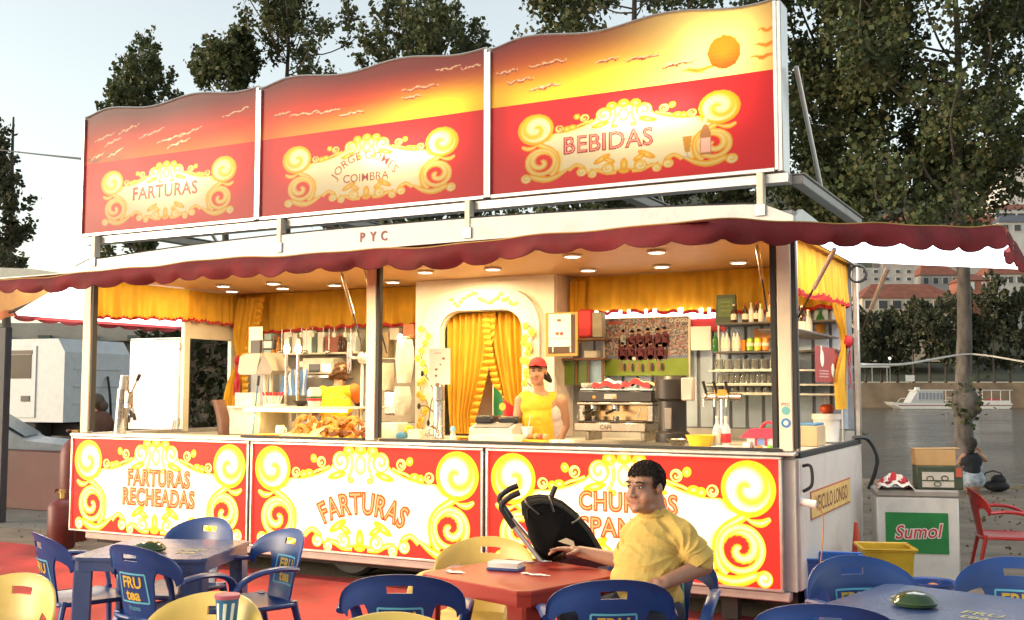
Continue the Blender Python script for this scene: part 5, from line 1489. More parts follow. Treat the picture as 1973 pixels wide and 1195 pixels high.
# ---- curtains
def valance(label, A, B, zt, zb, seed, group='yellow valances'):
    A = Vector(A); B = Vector(B); L_ = (B - A).length; t = (B - A).normalized(); nrm = Vector((t.y, -t.x, 0))
    o = thing('valance_curtain', label, 'curtain', (0, 0, 0), 0, group)
    r = random.Random(seed); ph = [r.uniform(0, 6.28) for _ in range(5)]
    nu = int(L_ / .014)
    def f(u, v):
        s = u * L_; p = A.lerp(B, u)
        off = (.25 + .75 * v) * (.026 * math.sin(s * 58 + ph[0] + 1.6 * math.sin(s * 9)) + .020 * math.sin(s * 23 + ph[1] + .7 * v))
        z = zt + (zb - zt) * v - .012 * v * math.sin(s * 31 + ph[2]) - .02 * v * math.sin(s * 2.2 + ph[3])
        return Vector((p.x + nrm.x * off, p.y + nrm.y * off, z))
    G().grid(f, nu, 8).build('cloth', M_cur, o, ang=180)
    tr = G().grid(lambda u, v: f(u, 1.0) + Vector((nrm.x * .006 * math.sin(u * 400), nrm.y * .006, .012 - .034 * v)), nu, 1)
    tr.build('red_trim', M_trim, o, ang=180)
    return o
zl0 = at(190, 603, X=KX0 + .07).z; 
valance('yellow gathered valance on the left end of the kiosk, beside the white truck', (KX0 + .125, .10, 0), (KX0 + .125, 2.28, 0), 2.85, zl0 - .02, 1)
zbk = Z_(620, 632, 2.30)
valance('yellow gathered valance over the fryer section, left of the white arch', (KX0 + .09, 2.33, 0), (xa0 - .02, 2.33, 0), 2.85, zbk, 2)
zbr = Z_(1300, 600, 2.30)
valance('yellow gathered valance above the football poster', (xa1 + .03, 2.33, 0), (KX1 - .07, 2.33, 0), 2.85, zbr, 3)
valance('short yellow valance on the right side window', (KX1 - .075, .10, 0), (KX1 - .075, 2.30, 0), 2.82, at(1590, 575, X=KX1 - .07).z, 4)
def drape(label, fn, npl, amp, nu=60, nv=26, tie=None, ruffle=None, mt=None, group='yellow drapes'):
    """fn(u, v) -> point on the drape's mean surface, normal direction"""
    o = thing('drape_curtain', label, 'curtain', (0, 0, 0), 0, group)
    def f(u, v):
        p, n_, k = fn(u, v)
        return p + n_ * (amp * k * (math.sin(2 * math.pi * npl * u + .8 * math.sin(3 * v + 5 * u)) + .35 * math.sin(2 * math.pi * npl * 2.3 * u + 2 * v)))
    G().grid(f, nu, nv).build('cloth', mt or M_cur, o, ang=180)
    if tie is not None:
        p, n_, k = fn(.5, tie)
        G().ell(p + n_ * .03, (.05, .05, .06), 10, 7).build('tie_knot', M_trim, o)
        for s in (-1, 1):
            G().grid(lambda u, v: p + n_ * (.045 + .01 * math.sin(v * 9 + s)) + Vector((n_.y * (s * .03 * v + (u - .5) * .05), -n_.x * (s * .03 * v + (u - .5) * .05), -.42 * v)), 4, 10).build('tie_ribbon', M_trim, o)
    if ruffle is not None:
        g_ = G()
        g_.grid(lambda u, v: f(ruffle, v) + fn(ruffle, v)[1] * (.02 + .018 * math.sin(v * 110)) + Vector((((u - .3) * .09), 0, .012 * math.sin(v * 110 + 2 * u))), 4, 150)
        g_.build('ruffle', mt or M_cur, o, ang=180)
    return o
N_front = Vector((0, -1, 0))
# arch curtains
def ac_left(u, v):
    xl = cxh - hw + .01; xr = cxh + .05 - (.30 * (v ** 1.8)) - .0
    xr = max(xr, xl + .30 - .0 * v)
    z = zh - .01 - (zh - zbot - .02) * v
    return Vector((xl + (xr - xl) * u + .04 * v * v, ya + .10, z)), N_front, 1.0
def ac_right(u, v):
    xr = cxh + hw - .01; xl = cxh - .02 + .25 * v ** 1.5
    z = zh - .01 - (zh - zbot - .18) * v
    return Vector((xl + (xr - xl) * u, ya + .11, z)), N_front, 1.0
drape('left yellow curtain in the arch, swept aside with a ruffled edge', ac_left, 7, .030, ruffle=1.0)
drape('right yellow curtain in the arch behind the woman at the counter', ac_right, 6, .028, ruffle=0.0)
# left rear drape with red tie
def ld(u, v):
    z = 2.80 - 1.30 * v
    c0 = X_(478, 2.2) + (X_(462, 2.2) - X_(478, 2.2)) * min(1, v * 1.8) - .10 * max(0, v - .55) * 2
    w = .36 - .24 * math.exp(-((v - .58) / .16) ** 2) - .06 * v + .10 * max(0, v - .6)
    return Vector((c0 + (u - .5) * w, 2.20, z)), N_front, .9
drape('yellow drape with a red tie at the rear left corner', ld, 5, .022, tie=.58, ruffle=1.0)
def rdp(u, v):
    z = 2.78 - (2.78 - at(1630, 788, X=KX1 - .08).z) * v
    c0 = 2.10 + .05 * v
    w = .55 - .42 * math.exp(-((v - .52) / .17) ** 2) - .10 * v
    return Vector((KX1 - .085, 2.24 - w / 2 + (u - .5) * w, z)), Vector((1, 0, 0)), .9
drape('yellow drape with a red bow at the right side window', rdp, 5, .02, tie=.52)
def gdp(u, v):
    return Vector((xa1 + .06 + .16 * u, 2.22, 2.80 - .62 * v)), N_front, 1.0
drape('short bright yellow drape just right of the white arch', gdp, 3, .02)

# ---- small builders
def item(name, label, cat, p, rz=0.0, group=None): return thing(name, label, cat, p, rz, group)
def pbox(t, name, px0, px1, py0, py1, Y, dep, mt, b=.006, z0=None):
    """box part given by its photo outline on plane Y; t sits at the origin"""
    x0, x1 = X_(px0, Y, py1), X_(px1, Y, py1)
    zt_, zb_ = Z_((px0 + px1) / 2, py0, Y), Z_((px0 + px1) / 2, py1, Y) if z0 is None else z0
    return G().box(x0, x1, Y, Y + dep, zb_, zt_, b).build(name, mt, t)
def solo(name, label, cat, px0, px1, py0, py1, Y, dep, mt, b=.006, z0=None, group=None):
    x0, x1 = X_(px0, Y, py1), X_(px1, Y, py1)
    zt_, zb_ = Z_((px0 + px1) / 2, py0, Y), Z_((px0 + px1) / 2, py1, Y) if z0 is None else z0
    c = ((x0 + x1) / 2, Y + dep / 2, zb_)
    t = item(name, label, cat, c, 0, group)
    G().box(-(x1 - x0) / 2, (x1 - x0) / 2, -dep / 2, dep / 2, 0, zt_ - zb_, b).build('body', mt, t)
    return t
def bottle(label, p, h, r, mt, capm, group='bottles on the shelves', lab=None, cat='bottle'):
    t = item('bottle', label, cat, p, 0, group)
    G().lathe([(r * .92, 0), (r, .008), (r, h * .58), (r * .75, h * .68), (r * .34, h * .78), (r * .32, h * .93), (r * .38, h * .93), (r * .38, h * .95), (0, h * .95)], n=14).build('glass', mt, t)
    G().lathe([(r * .40, h * .93), (r * .40, h), (0, h)], n=10).build('cap', capm, t)
    if lab: G().lathe([(r * 1.015, h * .16), (r * 1.015, h * .46)], n=14).build('paper_label', lab, t)
    return t
M_bgreen = mat('green_bottle', (.03, .16, .03), .12, var=.1)
M_bbrown = mat('brown_bottle', (.06, .025, .012), .12, var=.1)
M_bclear = mat('clear_bottle', (.62, .64, .60), .12, var=.1)
M_bgold = mat('amber_bottle', (.45, .2, .03), .12, var=.1)
M_lab = mat('bottle_label', (.75, .70, .55), .6); M_laborg = mat('orange_label', (.8, .35, .05), .5)

# ================================================================== right section: shelves, poster, coffee corner
YS = 2.08
zsh = [Z_(1440, 622, YS), Z_(1440, 677, YS), Z_(1440, 713, YS), Z_(1440, 740, YS), Z_(1440, 758, YS)]
xsr = KX1 - .10
shl = item('glass_shelf_unit', 'dark shelf unit with bottles and glasses left of the right corner post', 'shelf', (0, 0, 0))
for k, z in enumerate(zsh):
    x0 = X_((1385, 1380, 1372, 1365, 1362)[k], YS)
    G().box(x0, xsr, YS - .10, KY1 - .07, z - .018, z, .003).build('shelf_board', mat('shelf_dark', (.10, .09, .08), .4) if k < 2 else mat('shelf_glass', (.55, .56, .50), .2), shl)
G().box(X_(1378, YS), X_(1382, YS), YS + .1, YS + .13, ZB, zsh[0], .003).build('upright', M_alu, shl)
G().box(xsr - .02, xsr, YS + .1, YS + .13, ZB, zsh[0] + .3, .003).build('upright', M_alu, shl)
# glasses
gl0 = None
def glass_row(n, px0, px1, z, h, r, lab='x'):
    global gl0
    for k in range(n):
        x = X_(px0 + (px1 - px0) * (k + .5) / n, YS - .03)
        if gl0 is None:
            gl0 = item('drinking_glass', lab, 'glass', (x, YS - .03, z + .001), 0, 'glasses on the right shelves')
            G().lathe([(r * 1.0, 0), (r * 1.0, .004), (r * .93, h * .5), (r * .84, h - .006), (r * .8, h), (0, h), (0, h - .01), (r * .76, h - .012), (r * .93, .004), (r * .96, 0)], n=12).build('tumbler', mat('pale_glass', (.80, .80, .72), .06, var=.05, trans=.88, ior=1.35), gl0)
            G().lathe([(r * 1.03, 0), (r * 1.03, .006), (r * .98, .006)], n=12).build('rim', mat('pale_rim', (.8, .8, .72), .1), gl0)
        else:
            dup(gl0, (x, YS - .03 + random.uniform(-.01, .01), z + .001), random.uniform(0, 3), ('leftmost ' if k == 0 else 'rightmost ' if k == n - 1 else '') + lab)
glass_row(7, 1378, 1500, zsh[2], .10, .043, 'clear glass in the top glass row on the right shelves')
glass_row(11, 1385, 1500, zsh[3], .10, .030, 'clear glass in the middle glass row on the right shelves')
glass_row(9, 1362, 1500, zsh[4], .095, .040, 'clear glass in the bottom glass row on the right shelves')
# cans and plastic bottles on shelf 2
def can(label, px, col, Yc=YS - .02):
    t = item('drink_can', label, 'can', (X_(px, Yc), Yc, zsh[1] + .001), 0, 'cans on the shelf')
    G().lathe([(.026, 0), (.033, .008), (.033, .108), (.027, .117), (.026, .12), (0, .117)], n=16).build('can_body', mat('can_%d%d%d' % tuple(int(q * 9) for q in col), col, .3, .3), t)
    G().lathe([(.0335, .045), (.0335, .075)], n=16).build('can_band', M_lab, t)
can('green soft drink can on the shelf', 1447, (.25, .45, .05)); can('yellow soft drink can on the shelf', 1462, (.8, .6, .05)); can('orange soft drink can on the shelf', 1477, (.8, .25, .05))
for k, (px, mt_, lab) in enumerate(((1381, M_bgreen, 'small green water bottle at the left end of the can shelf'), (1395, M_bclear, 'clear water bottle next to the green one'), (1404, M_bclear, 'second clear water bottle on the can shelf'), (1416, M_bclear, 'third clear water bottle on the can shelf'), (1424, M_bclear, 'clear water bottle before the orange pack'))):
    bottle(lab, (X_(px, YS), YS - .02 + .03 * (k % 2), zsh[1] + .001), .19, .028, mt_, mat('blue_cap', (.1, .2, .5), .4) if k else M_bgreen, lab=M_lab if k else None)
solo('juice_carton', 'orange juice pack between the water bottles and the cans', 'carton', 1413, 1436, 655, 676, YS, .06, M_orange, z0=zsh[1] + .001)
solo('juice_carton', 'orange-brown box behind the cans on the shelf', 'box', 1452, 1492, 633, 655, YS + .12, .05, mat('box_amber', (.55, .25, .08), .5), z0=zsh[1] + .12)
# monitor on top shelf
t = item('price_screen', 'dark green framed price screen on the top shelf', 'screen', (X_(1402, YS), YS, zsh[0] + .001), R(6))
G().prism([(-.10, 0), (.10, 0), (.088, .265), (-.085, .265)], lambda a, b, d: (a, d, b), -.03, .03).build('casing', mat('screen_case', (.07, .09, .06), .4), t, smooth=False)
G().box(-.072, .072, -.036, -.031, .06, .23).build('display', mat('screen_face', (.12, .17, .07), .3), t, smooth=False)
for z in (.19, .15, .11): G().box(-.045, .045, -.038, -.0365, z, z + .014).build('text_line', mat('screen_text', (.20, .24, .08), .4), t, smooth=False)
for k, (px, h, r, mt_, lab) in enumerate(((1418, .17, .028, M_bbrown, 'brown bottle with pale label right beside the price screen'), (1440, .17, .030, M_bbrown, 'squat dark bottle left of the middle on the top shelf'), (1452, .18, .026, M_bclear, 'clear spirit bottle with white label on the top shelf'), (1462, .18, .026, M_bbrown, 'dark spirit bottle third from the post on the top shelf'), (1470, .17, .026, M_bclear, 'clear bottle second from the post on the top shelf'), (1488, .27, .034, M_bgold, 'tall amber bottle nearest the post on the top shelf'))):
    bottle(lab, (X_(px, YS), YS - .03, zsh[0] + .001), h, r, mt_, M_redm if k % 2 else M_lab, lab=M_lab)
# side-window bottles
xz = KX1 - .33; zs5 = at(1590, 655, X=xz).z
part('side_shelf', mat('shelf_dark', ), lambda g: g.box(KX1 - .40, KX1 - .10, .5, 2.05, zs5 - .018, zs5, .003))
for (py_, px, h, r, mt_, lm, lab) in ((0, 1546, .26, .035, M_bbrown, M_lab, 'dark bottle nearest the corner post on the side shelf'), (0, 1558, .24, .036, M_bclear, M_lab, 'clear squat bottle second on the side shelf'), (0, 1581, .30, .042, M_bgreen, M_laborg, 'big bright green bottle on the side shelf'), (0, 1622, .30, .038, M_bbrown, mat('dark_label', (.25, .05, .03), .5), 'dark wine bottle beside the right drape')):
    bottle(lab, Vector((xz, at(px, 655, X=xz).y, zs5 + .001)), h, r, mt_, M_lab, lab=lm, group='bottles on the side shelf')
t = item('side_notice', 'dark red notice with cream circles in the side window', 'notice', (KX1 - .12, 0, 0))
yn0, yn1 = at(1571, 700, X=KX1 - .12).y, at(1614, 700, X=KX1 - .12).y; zn0, zn1 = at(1592, 737, X=KX1 - .12).z, at(1592, 669, X=KX1 - .12).z
t.location = (KX1 - .12, (yn0 + yn1) / 2, zn0)
wn2 = (yn1 - yn0) / 2; hn = zn1 - zn0
G().box(-.004, 0, -wn2, wn2, 0, hn).build('sheet', mat('notice_maroon', (.36, .06, .05), .6), t, smooth=False)
for (a, b, r) in ((-.45, .66, .07), (.5, .35, .06)): G().lathe([(r, 0), (r, .002)], n=18, M=rot(y=R(90))).xf(Matrix.Translation((.0015, a * wn2, b * hn))).build('cream_disc', M_lab, t)
for (a, b) in ((-.5, .92), (.6, .1)): G().box(.0008, .0022, a * wn2 - .03, a * wn2 + .03, b * hn - .03, b * hn + .03).build('cream_square', M_lab, t, smooth=False)
for b in (.3, .22, .14): G().box(.0008, .0022, -.7 * wn2, .1 * wn2, b * hn, b * hn + .012).build('text_line', mat('notice_pink', (.6, .3, .25), .6), t, smooth=False)
# bucket with candied apples
xb = KX1 - .25
bp_ = Vector((xb, at(1594, 830, X=xb).y, ZC + .007))
t = item('white_bucket', 'white bucket on the side counter with red apples on its lid', 'bucket', bp_)
hb_ = at(1594, 797, X=xb).z - bp_.z
G().lathe([(.105, 0), (.125, hb_ - .05), (.138, hb_ - .05), (.138, hb_), (0, hb_)], n=22).build('pail', M_white_plastic, t)
for k, dx in enumerate((-.085, .0, .085)):
    a = item('candied_apple', ('red candied apple on the bucket, nearest the post', 'middle red candied apple on the bucket', 'red candied apple on the bucket, nearest the drape')[k], 'apple', bp_ + Vector((.02 * (k == 1), dx, hb_ + .001)), 0, 'candied apples')
    G().ell((0, 0, .042), (.046, .046, .042), 14, 9).build('fruit', mat('candy_red', (.55, .07, .02), .08), a)
    G().cyl((0, 0, .08), (0, .005, .20), .004, n=6).build('stick', M_lab, a)
t = item('paper_bag', 'small beige carton on the side counter by the post', 'box', Vector((xb + .02, at(1555, 840, X=xb).y, ZC + .006)))
G().box(-.1, .1, -.16, .16, 0, .17, .006).build('carton', mat('beige_carton', (.55, .40, .22), .7), t)
G().box(-.09, .09, -.15, .15, .1705, .19, .004).build('blue_lid', mat('lid_blue', (.1, .25, .45), .5), t)
t = item('green_crumb', 'crumpled dark cloth in the rear corner of the side counter', 'cloth', Vector((xb + .05, at(1640, 825, X=xb).y - .1, ZC + .006)))
G().grid(lambda u, v: ((u - .5) * .22, (v - .5) * .3, .03 + .05 * math.sin(3.1 * u) * math.sin(3.1 * v) + .012 * math.sin(u * 13 + v * 7)), 12, 12).build('cloth', mat('dark_olive', (.08, .07, .04), .8), t)
# poster
px0, px1, py0, py1 = 1166, 1328, 613, 752
YPo = 2.30
xo0, xo1, zo0, zo1 = X_(px0, YPo), X_(px1, YPo), Z_(1240, 724, YPo), Z_(1240, 614, YPo)
pw, phh = xo1 - xo0, zo1 - zo0
t = item('football_poster', 'framed football team poster with crowd and green pitch behind the coffee machine', 'poster', (xo0, YPo, zo0))
G().box(0, pw, .0, .012, 0, phh).build('backing', M_brownm, t, smooth=False)
rc_ = random.Random(77); cg = G()
CC = [(.30, .28, .27), (.12, .10, .10), (.35, .10, .08), (.20, .17, .15), (.42, .36, .30), (.08, .08, .10), (.28, .20, .15), (.16, .18, .24)]
for j in range(30):
    for k in range(64):
        a, b = pw * k / 64, phh * (.345 + .655 * j / 30)
        cg.add([(a, -.0012, b), (a + pw / 64, -.0012, b), (a + pw / 64, -.0012, b + phh * .655 / 30), (a, -.0012, b + phh * .655 / 30)], [(0, 1, 2, 3)], rc_.choice(CC))
cg.build('crowd_print', M_print, t, smooth=False)
G().box(.004, pw - .004, -.003, -.0005, .0, phh * .30).build('pitch_print', mat('poster_pitch', (.20, .28, .03), .5, var=.1), t, smooth=False)
G().box(.004, pw - .004, -.0032, -.0006, phh * .301, phh * .345).build('hoarding_print', mat('poster_hoarding', (.14, .17, .30), .5, var=.3, scale=30), t, smooth=False)
for (a, b, c, d) in ((-.018, 0, -.05, phh + .01), (pw, pw + .018, -.2, phh + .01)): G().box(a, b, -.012, .016, c, d, .003).build('frame', mat('pale_frame', (.62, .58, .42), .5), t)
G().box(0, pw, -.012, .016, phh, phh + .014, .003).build('frame', mat('pale_frame'), t)
rp = random.Random(3)
def fig(cx_, zf, h, kneel, k):
    g_ = G(); y = -.0045 - .0006 * k
    def e(x, z, rx, rz_, c_): g_.add([(cx_ + x + rx * math.cos(a * .5236), y, zf + z + rz_ * math.sin(a * .5236)) for a in range(12)], [tuple(range(12))], c_)
    red = (.10, .012, .02); skin = (.30, .15, .09); sock = (.05, .02, .02)
    if not kneel:
        e(-.02, h * .2, .014, h * .22, sock); e(.02, h * .2, .014, h * .22, sock)
        e(-.02, h * .02, .018, .008, (.5, .5, .5)); e(.02, h * .02, .018, .008, (.5, .5, .5))
    else:
        e(-.02, h * .16, .018, h * .18, skin); e(.022, h * .12, .016, h * .15, sock)
    e(0, h * .62, .042, h * .24, red if k != 0 else (.30, .30, .28)); e(-.04, h * .58, .012, h * .2, red); e(.04, h * .58, .012, h * .2, red)
    e(0, h * .91, .020, .027, skin); e(0, h * .955, .020, .015, (.02, .015, .012)); e(0, h * .45, .034, h * .08, (.05, .01, .012)); e(.012, h * .70, .010, h * .03, (.35, .25, .05))
    g_.build('figure_print', M_print, t, smooth=False)
for k in range(6): fig(pw * (.235 + .10 * k) + rp.uniform(-.015, .015), phh * (.26 + rp.uniform(-.01, .02)), phh * (.56 + rp.uniform(-.03, .03)), False, k)
for k in range(5): fig(pw * (.22 + .112 * k) + rp.uniform(-.012, .012), phh * (.08 + rp.uniform(-.01, .01)), phh * (.50 + rp.uniform(-.03, .03)), True, k + 7)
G().add([(pw * .36 + .02 * math.cos(a * .6283), -.013, phh * .30 + .02 * math.sin(a * .6283)) for a in range(10)], [tuple(range(10))], (.7, .7, .68)).build('ball_print', M_print, t, smooth=False)
V, F = text2d('O JOGO', .05, .01); G().add([(pw * .885 + x, -.004, phh * .925 + z) for x, z in V], F, (.75, .73, .66)).build('lettering', M_print, t, smooth=False)
G().box(.03, .18, -.004, -.001, phh * .92, phh * .955).build('logo_bar', mat('logo_red', (.45, .08, .07), .5), t, smooth=False)
# added glowing strips standing in for the bright underside of the open rear flap
t = item('rear_glow_strips', 'row of added glowing white strips in place of the lit rear flap, under the right yellow valance', 'lamp', (0, 0, 0))
zt0, zt1 = Z_(1240, 614, 2.36), Z_(1240, 602, 2.36)
for k in range(3):
    a, b = X_(1142 + 68 * k, 2.36), X_(1206 + 68 * k, 2.36)
    G().box(a, b, 2.345, 2.37, zt0, zt1 + .03, .008).build('tube', M_coolglow, t)
G().box(X_(1330, 2.36), X_(1382, 2.36), 2.345, 2.37, zt0 - .01, zt1 + .02, .008).build('tube', M_coolglow, t)
part('red_band', M_redm, lambda g: g.box(X_(1330, 2.375), X_(1400, 2.375), 2.372, 2.385, Z_(1360, 640, 2.37), zt0 - .02))
solo('paper_notice', 'sheet of paper pinned right of the football poster', 'notice', 1331, 1370, 629, 675, 2.28, .004, M_paper, b=0)
# notice board
t = item('notice_board', 'wooden framed notice board with a white sheet right of the arch', 'notice board', (0, 0, 0))
yb_ = 1.75
pbox(t, 'frame', 1051, 1113, 602, 687, yb_, .02, mat('oak_frame', (.50, .27, .07), .5))
pbox(t, 'board', 1056, 1108, 607, 681, yb_ - .004, .003, mat('cork_dark', (.10, .06, .05), .8), 0)
s_ = pbox(t, 'sheet', 1057, 1100, 605, 668, yb_ - .009, .004, M_paper, 0)
for (a, b, c, d, m_) in ((1073, 1081, 615, 620, M_brownm), (1070, 1077, 640, 646, M_brownm), (1079, 1085, 640, 646, M_redm), (1065, 1092, 652, 653, M_brownm)):
    pbox(t, 'printed_mark', a, b, c, d, yb_ - .0105, .001, m_, 0)
for px in (1064, 1098): pbox(t, 'pen_clip', px, px + 2, 669, 679, yb_ - .008, .003, M_paper, 0)
# left niche shelf with books, red bag
t = item('wall_shelf', 'small wall shelf with glass panes behind the woman, left of the poster', 'shelf', (0, 0, 0))
for py in (652, 690): pbox(t, 'shelf_board', 1075, 1164, py, py + 4, 2.1, .2, M_brownm)
for px in (1080, 1108, 1132, 1160): pbox(t, 'pane_frame', px, px + 3, 695, 742, 2.15, .02, M_brownm)
pbox(t, 'pane', 1083, 1107, 696, 742, 2.18, .01, mat('greenish_pane', (.13, .20, .03), .2), 0); pbox(t, 'pane', 1111, 1131, 696, 742, 2.18, .01, mat('greenish_pane'), 0); pbox(t, 'pane', 1135, 1159, 696, 742, 2.18, .01, mat('bluish_pane', (.25, .38, .5), .2), 0)
solo('red_bag', 'red bag hanging at the left end of the wall shelf', 'bag', 1112, 1140, 596, 650, 2.08, .10, M_redm, .02)
solo('file_box', 'grey file box beside the red bag', 'box', 1141, 1160, 602, 650, 2.08, .10, mat('file_grey', (.32, .28, .20), .6))
solo('book_stack', 'low grey stack on the wall shelf above the panes', 'books', 1125, 1150, 676, 690, 2.08, .1, mat('stack_grey', (.45, .42, .36), .6))
# coffee machine
yc = 1.30
CX0, CX1 = X_(1112, yc), X_(1262, yc)
cw = CX1 - CX0
t = item('espresso_machine', 'wide steel espresso machine with cloths and cups on top', 'coffee machine', ((CX0 + CX1) / 2, yc, ZT - .0))
z = lambda py: Z_(1190, py, yc) - ZT
M_mach = mat('machine_steel', (.38, .33, .27), .25, .9, var=.08, scale=12)
M_mdark = mat('machine_dark', (.055, .05, .05), .35, .3)
hwm = cw / 2
G().box(-hwm + .03, hwm - .02, 0, .42, z(752) , z(749), .004).build('top_tray', M_steel, t)
G().box(-hwm + .02, hwm - .02, -.02, .42, z(775), z(753), .01).build('head_panel', M_mdark, t)
G().box(-hwm + .01, hwm - .01, -.03, .40, z(780), z(775) - .002, .004).build('trim_strip', M_mach, t)
G().box(-hwm + .06, hwm - .06, .18, .40, z(812), z(780) - .002, .006).build('splash_back', mat('copper_reflection', (.55, .36, .18), .22, .9), t)
for s in (-1, 1): G().box(s * (hwm - .05) - .03, s * (hwm - .05) + .03, .0, .18, z(812), z(780) - .002, .006).build('side_column', M_mach, t)
G().box(-hwm, hwm - .06, -.08, .40, z(832), z(814), .01).build('drip_tray', M_mach, t)
G().box(-hwm + .04, hwm - .1, -.075, .10, z(813.8), z(811.5), .002).build('grid', M_mdark, t)
for x in (-.24, -.02):
    gh = G().lathe([(.034, 0), (.034, .05), (.042, .055), (.042, .075)], (x, .06, z(793)), 16).build('group_head', M_steel, t)
    G().cyl((x, .03, z(794) + .02), (x, -.16, z(796)), .011, .015, 8).build('portafilter_handle', M_black, gh)
    G().lathe([(.022, 0), (.028, .045), (.024, .045), (.02, .006), (0, .006)], (x + .01, .04, z(813) + .004), 12).build('spout_cup', M_steel, t)
for x in (-hwm + .05, hwm - .12): G().cyl((x, -.04, z(785)), (x - .02, -.07, z(806)), .006, n=6).build('steam_wand', M_steel, t)
for x in (-hwm + .08, hwm - .14): G().box(x, x + .04, .0, .3, 0, z(832) - .002, .004).build('foot', M_mach, t)
for x in (-.20, .0): G().ell((x, -.022, z(766)), (.016, .008, .016), 8, 6).build('button', M_orange, t)
G().box(-.1, .02, -.023, -.021, z(769), z(759)).build('badge', M_mach, t)
V, F = text2d('CAFE', .05, .01); G().add([(-.06 + x, -.0815, z(827) + y) for x, y in V], F, (.06, .05, .04)).build('badge_lettering', M_print, t, smooth=False)
ztp = ZT + z(749) + .001
for k, (px, s) in enumerate(((1128, 1), (1140, 1), (1176, 1.3), (1186, 1.2), (1196, 1), (1246, 1))):
    c = item('coffee_cup', 'white coffee cup ' + ('leftmost', 'second', 'third', 'fourth', 'fifth', 'rightmost')[k] + ' on top of the espresso machine', 'cup', (X_(px, yc + .06), yc + .06 + .05 * (k % 2), ztp), 0, 'cups on the espresso machine')
    G().lathe([(.022 * s, 0), (.034 * s, .012), (.038 * s, .05 * s), (.034 * s, .05 * s), (.03 * s, .012), (0, .01)], n=14).build('bowl', M_white_plastic, c)
    G().tube([(.036 * s + .014 * math.sin(a * .5236), 0, .028 * s + .014 * math.cos(a * .5236)) for a in range(7)], .004, 5).build('ear', M_white_plastic, c)
for k, (pa_, pb_, col, lab) in enumerate(((1150, 1205, M_paper, 'white towel with red border heaped on the left of the espresso machine'), (1205, 1262, mat('cream_towel', (.72, .62, .40), .8), 'cream towel with red border at the right of the espresso machine'))):
    x0, x1 = X_(pa_, yc + .1), X_(pb_, yc + .1)
    c = item('bar_towel', lab, 'towel', ((x0 + x1) / 2, yc + .12, ztp), 0, 'towels on the espresso machine')
    w_ = (x1 - x0) / 2
    ff = lambda u, v: Vector(((u - .5) * 2 * w_, (v - .5) * .26, .03 + .055 * math.sin(math.pi * u) * (.6 + .4 * math.sin(5 * v + k)) + .012 * math.sin(u * 15 + 4 * v)))
    G().grid(ff, 16, 10).build('cloth', col, c, ang=180)
    G().grid(lambda u, v: ff(u, 0) + Vector((0, -.012 - .012 * v, -.045 * v + .006 * math.sin(u * 20))), 16, 2).build('red_border', M_redm, c, ang=180)
# grinder / dark tall appliance
t = item('coffee_grinder', 'tall black coffee grinder right of the espresso machine', 'coffee grinder', Pt(1295, 1.3, ZT))
hz = Z_(1295, 725, 1.3) - ZT
G().lathe([(.15, 0), (.15, .08), (.125, .1), (.125, hz * .62), (.15, hz * .66), (.155, hz * .95), (.13, hz), (0, hz)], n=24).build('housing', mat('grinder_black', (.035, .03, .028), .35), t)
G().box(-.02, .04, -.145, -.12, .12, .30, .004).build('chute', mat('grey_plate', (.25, .22, .2), .4), t)
solo('napkin_dispenser', 'tilted white and red napkin dispenser beside the grinder', 'dispenser', 1312, 1334, 728, 772, 1.15, .08, mat('dispenser_pale', (.62, .5, .45), .4), .01)
# beer taps
t = item('beer_tap', 'chrome beer tap column on the right counter', 'beer tap', Pt(1392, 1.0, ZT))
ht = Z_(1392, 765, 1.0) - ZT
G().cyl((0, 0, 0), (0, 0, ht), .03, .026, 14).build('column', M_steel, t)
G().tube([(-.16, 0, ht), (.16, 0, ht)], .032, 12).build('crossbar', M_steel, t)
for x in (-.13, -.04, .06): 
    f_ = G().cyl((x, -.03, ht), (x, -.09, ht - .02), .010, n=8).build('spout', M_steel, t); G().cyl((x, -.09, ht - .02), (x, -.09, ht - .08), .009, n=8).build('nozzle', M_steel, f_)
    G().cyl((x, -.03, ht + .03), (x - .02, -.05, ht + .13), .010, .014, 8).build('tap_handle', M_black, t)
G().box(-.06, .06, -.035, -.031, ht + .01, ht + .06, .002).build('badge', M_laborg, t)
t = item('yellow_bowl', 'bright yellow plastic bowl on the right counter', 'bowl', Pt(1348, .55, ZT))
kb = mpp(Pt(1348, .55, ZT)) * 55 / 2
G().lathe([(kb * .62, 0), (kb * .70, .005), (kb, .095), (kb * 1.06, .1), (kb * 1.0, .1), (kb * .6, .01), (0, .01)], n=24).build('bowl', M_yel, t)
for k, (px, mt_, lab) in enumerate(((1381, M_bclear, 'clear sauce bottle left of the two by the yellow bowl'), (1398, M_bclear, 'sauce bottle with red label right of the yellow bowl'))):
    bottle(lab, Pt(px, .62, ZT), .25, .036, mt_, M_lab, 'sauce bottles', M_redm if k else M_lab)
# toy house
t = item('toy_house', 'white toy house with a pink roof and handle on the right counter', 'toy', Pt(1470, .38, ZT), R(5))
G().box(-.115, .12, -.07, .07, 0, .10, .006).build('walls', mat('toy_white', (.80, .78, .76), .4), t)
G().prism([(-.165, .098), (.165, .098), (.13, .165), (-.09, .165)], lambda a, b, d: (a, d, b), -.09, .09).build('roof', mat('toy_pink', (.75, .06, .11), .4), t, smooth=False)
G().tube(smoothpath([(-.02, 0, .165), (.0, 0, .20), (.04, 0, .215), (.075, 0, .2), (.085, 0, .165)], 4), .010, 7).build('handle', mat('toy_pink'), t)
w_ = G().box(-.04, .02, -.078, -.071, .045, .09).build('window', mat('toy_blue', (.2, .3, .6), .3), t, smooth=False)
for x in (-.052, .02): G().box(x, x + .014, -.080, -.0705, .04, .095).build('shutter', mat('toy_red', (.6, .04, .05), .4), w_, smooth=False)
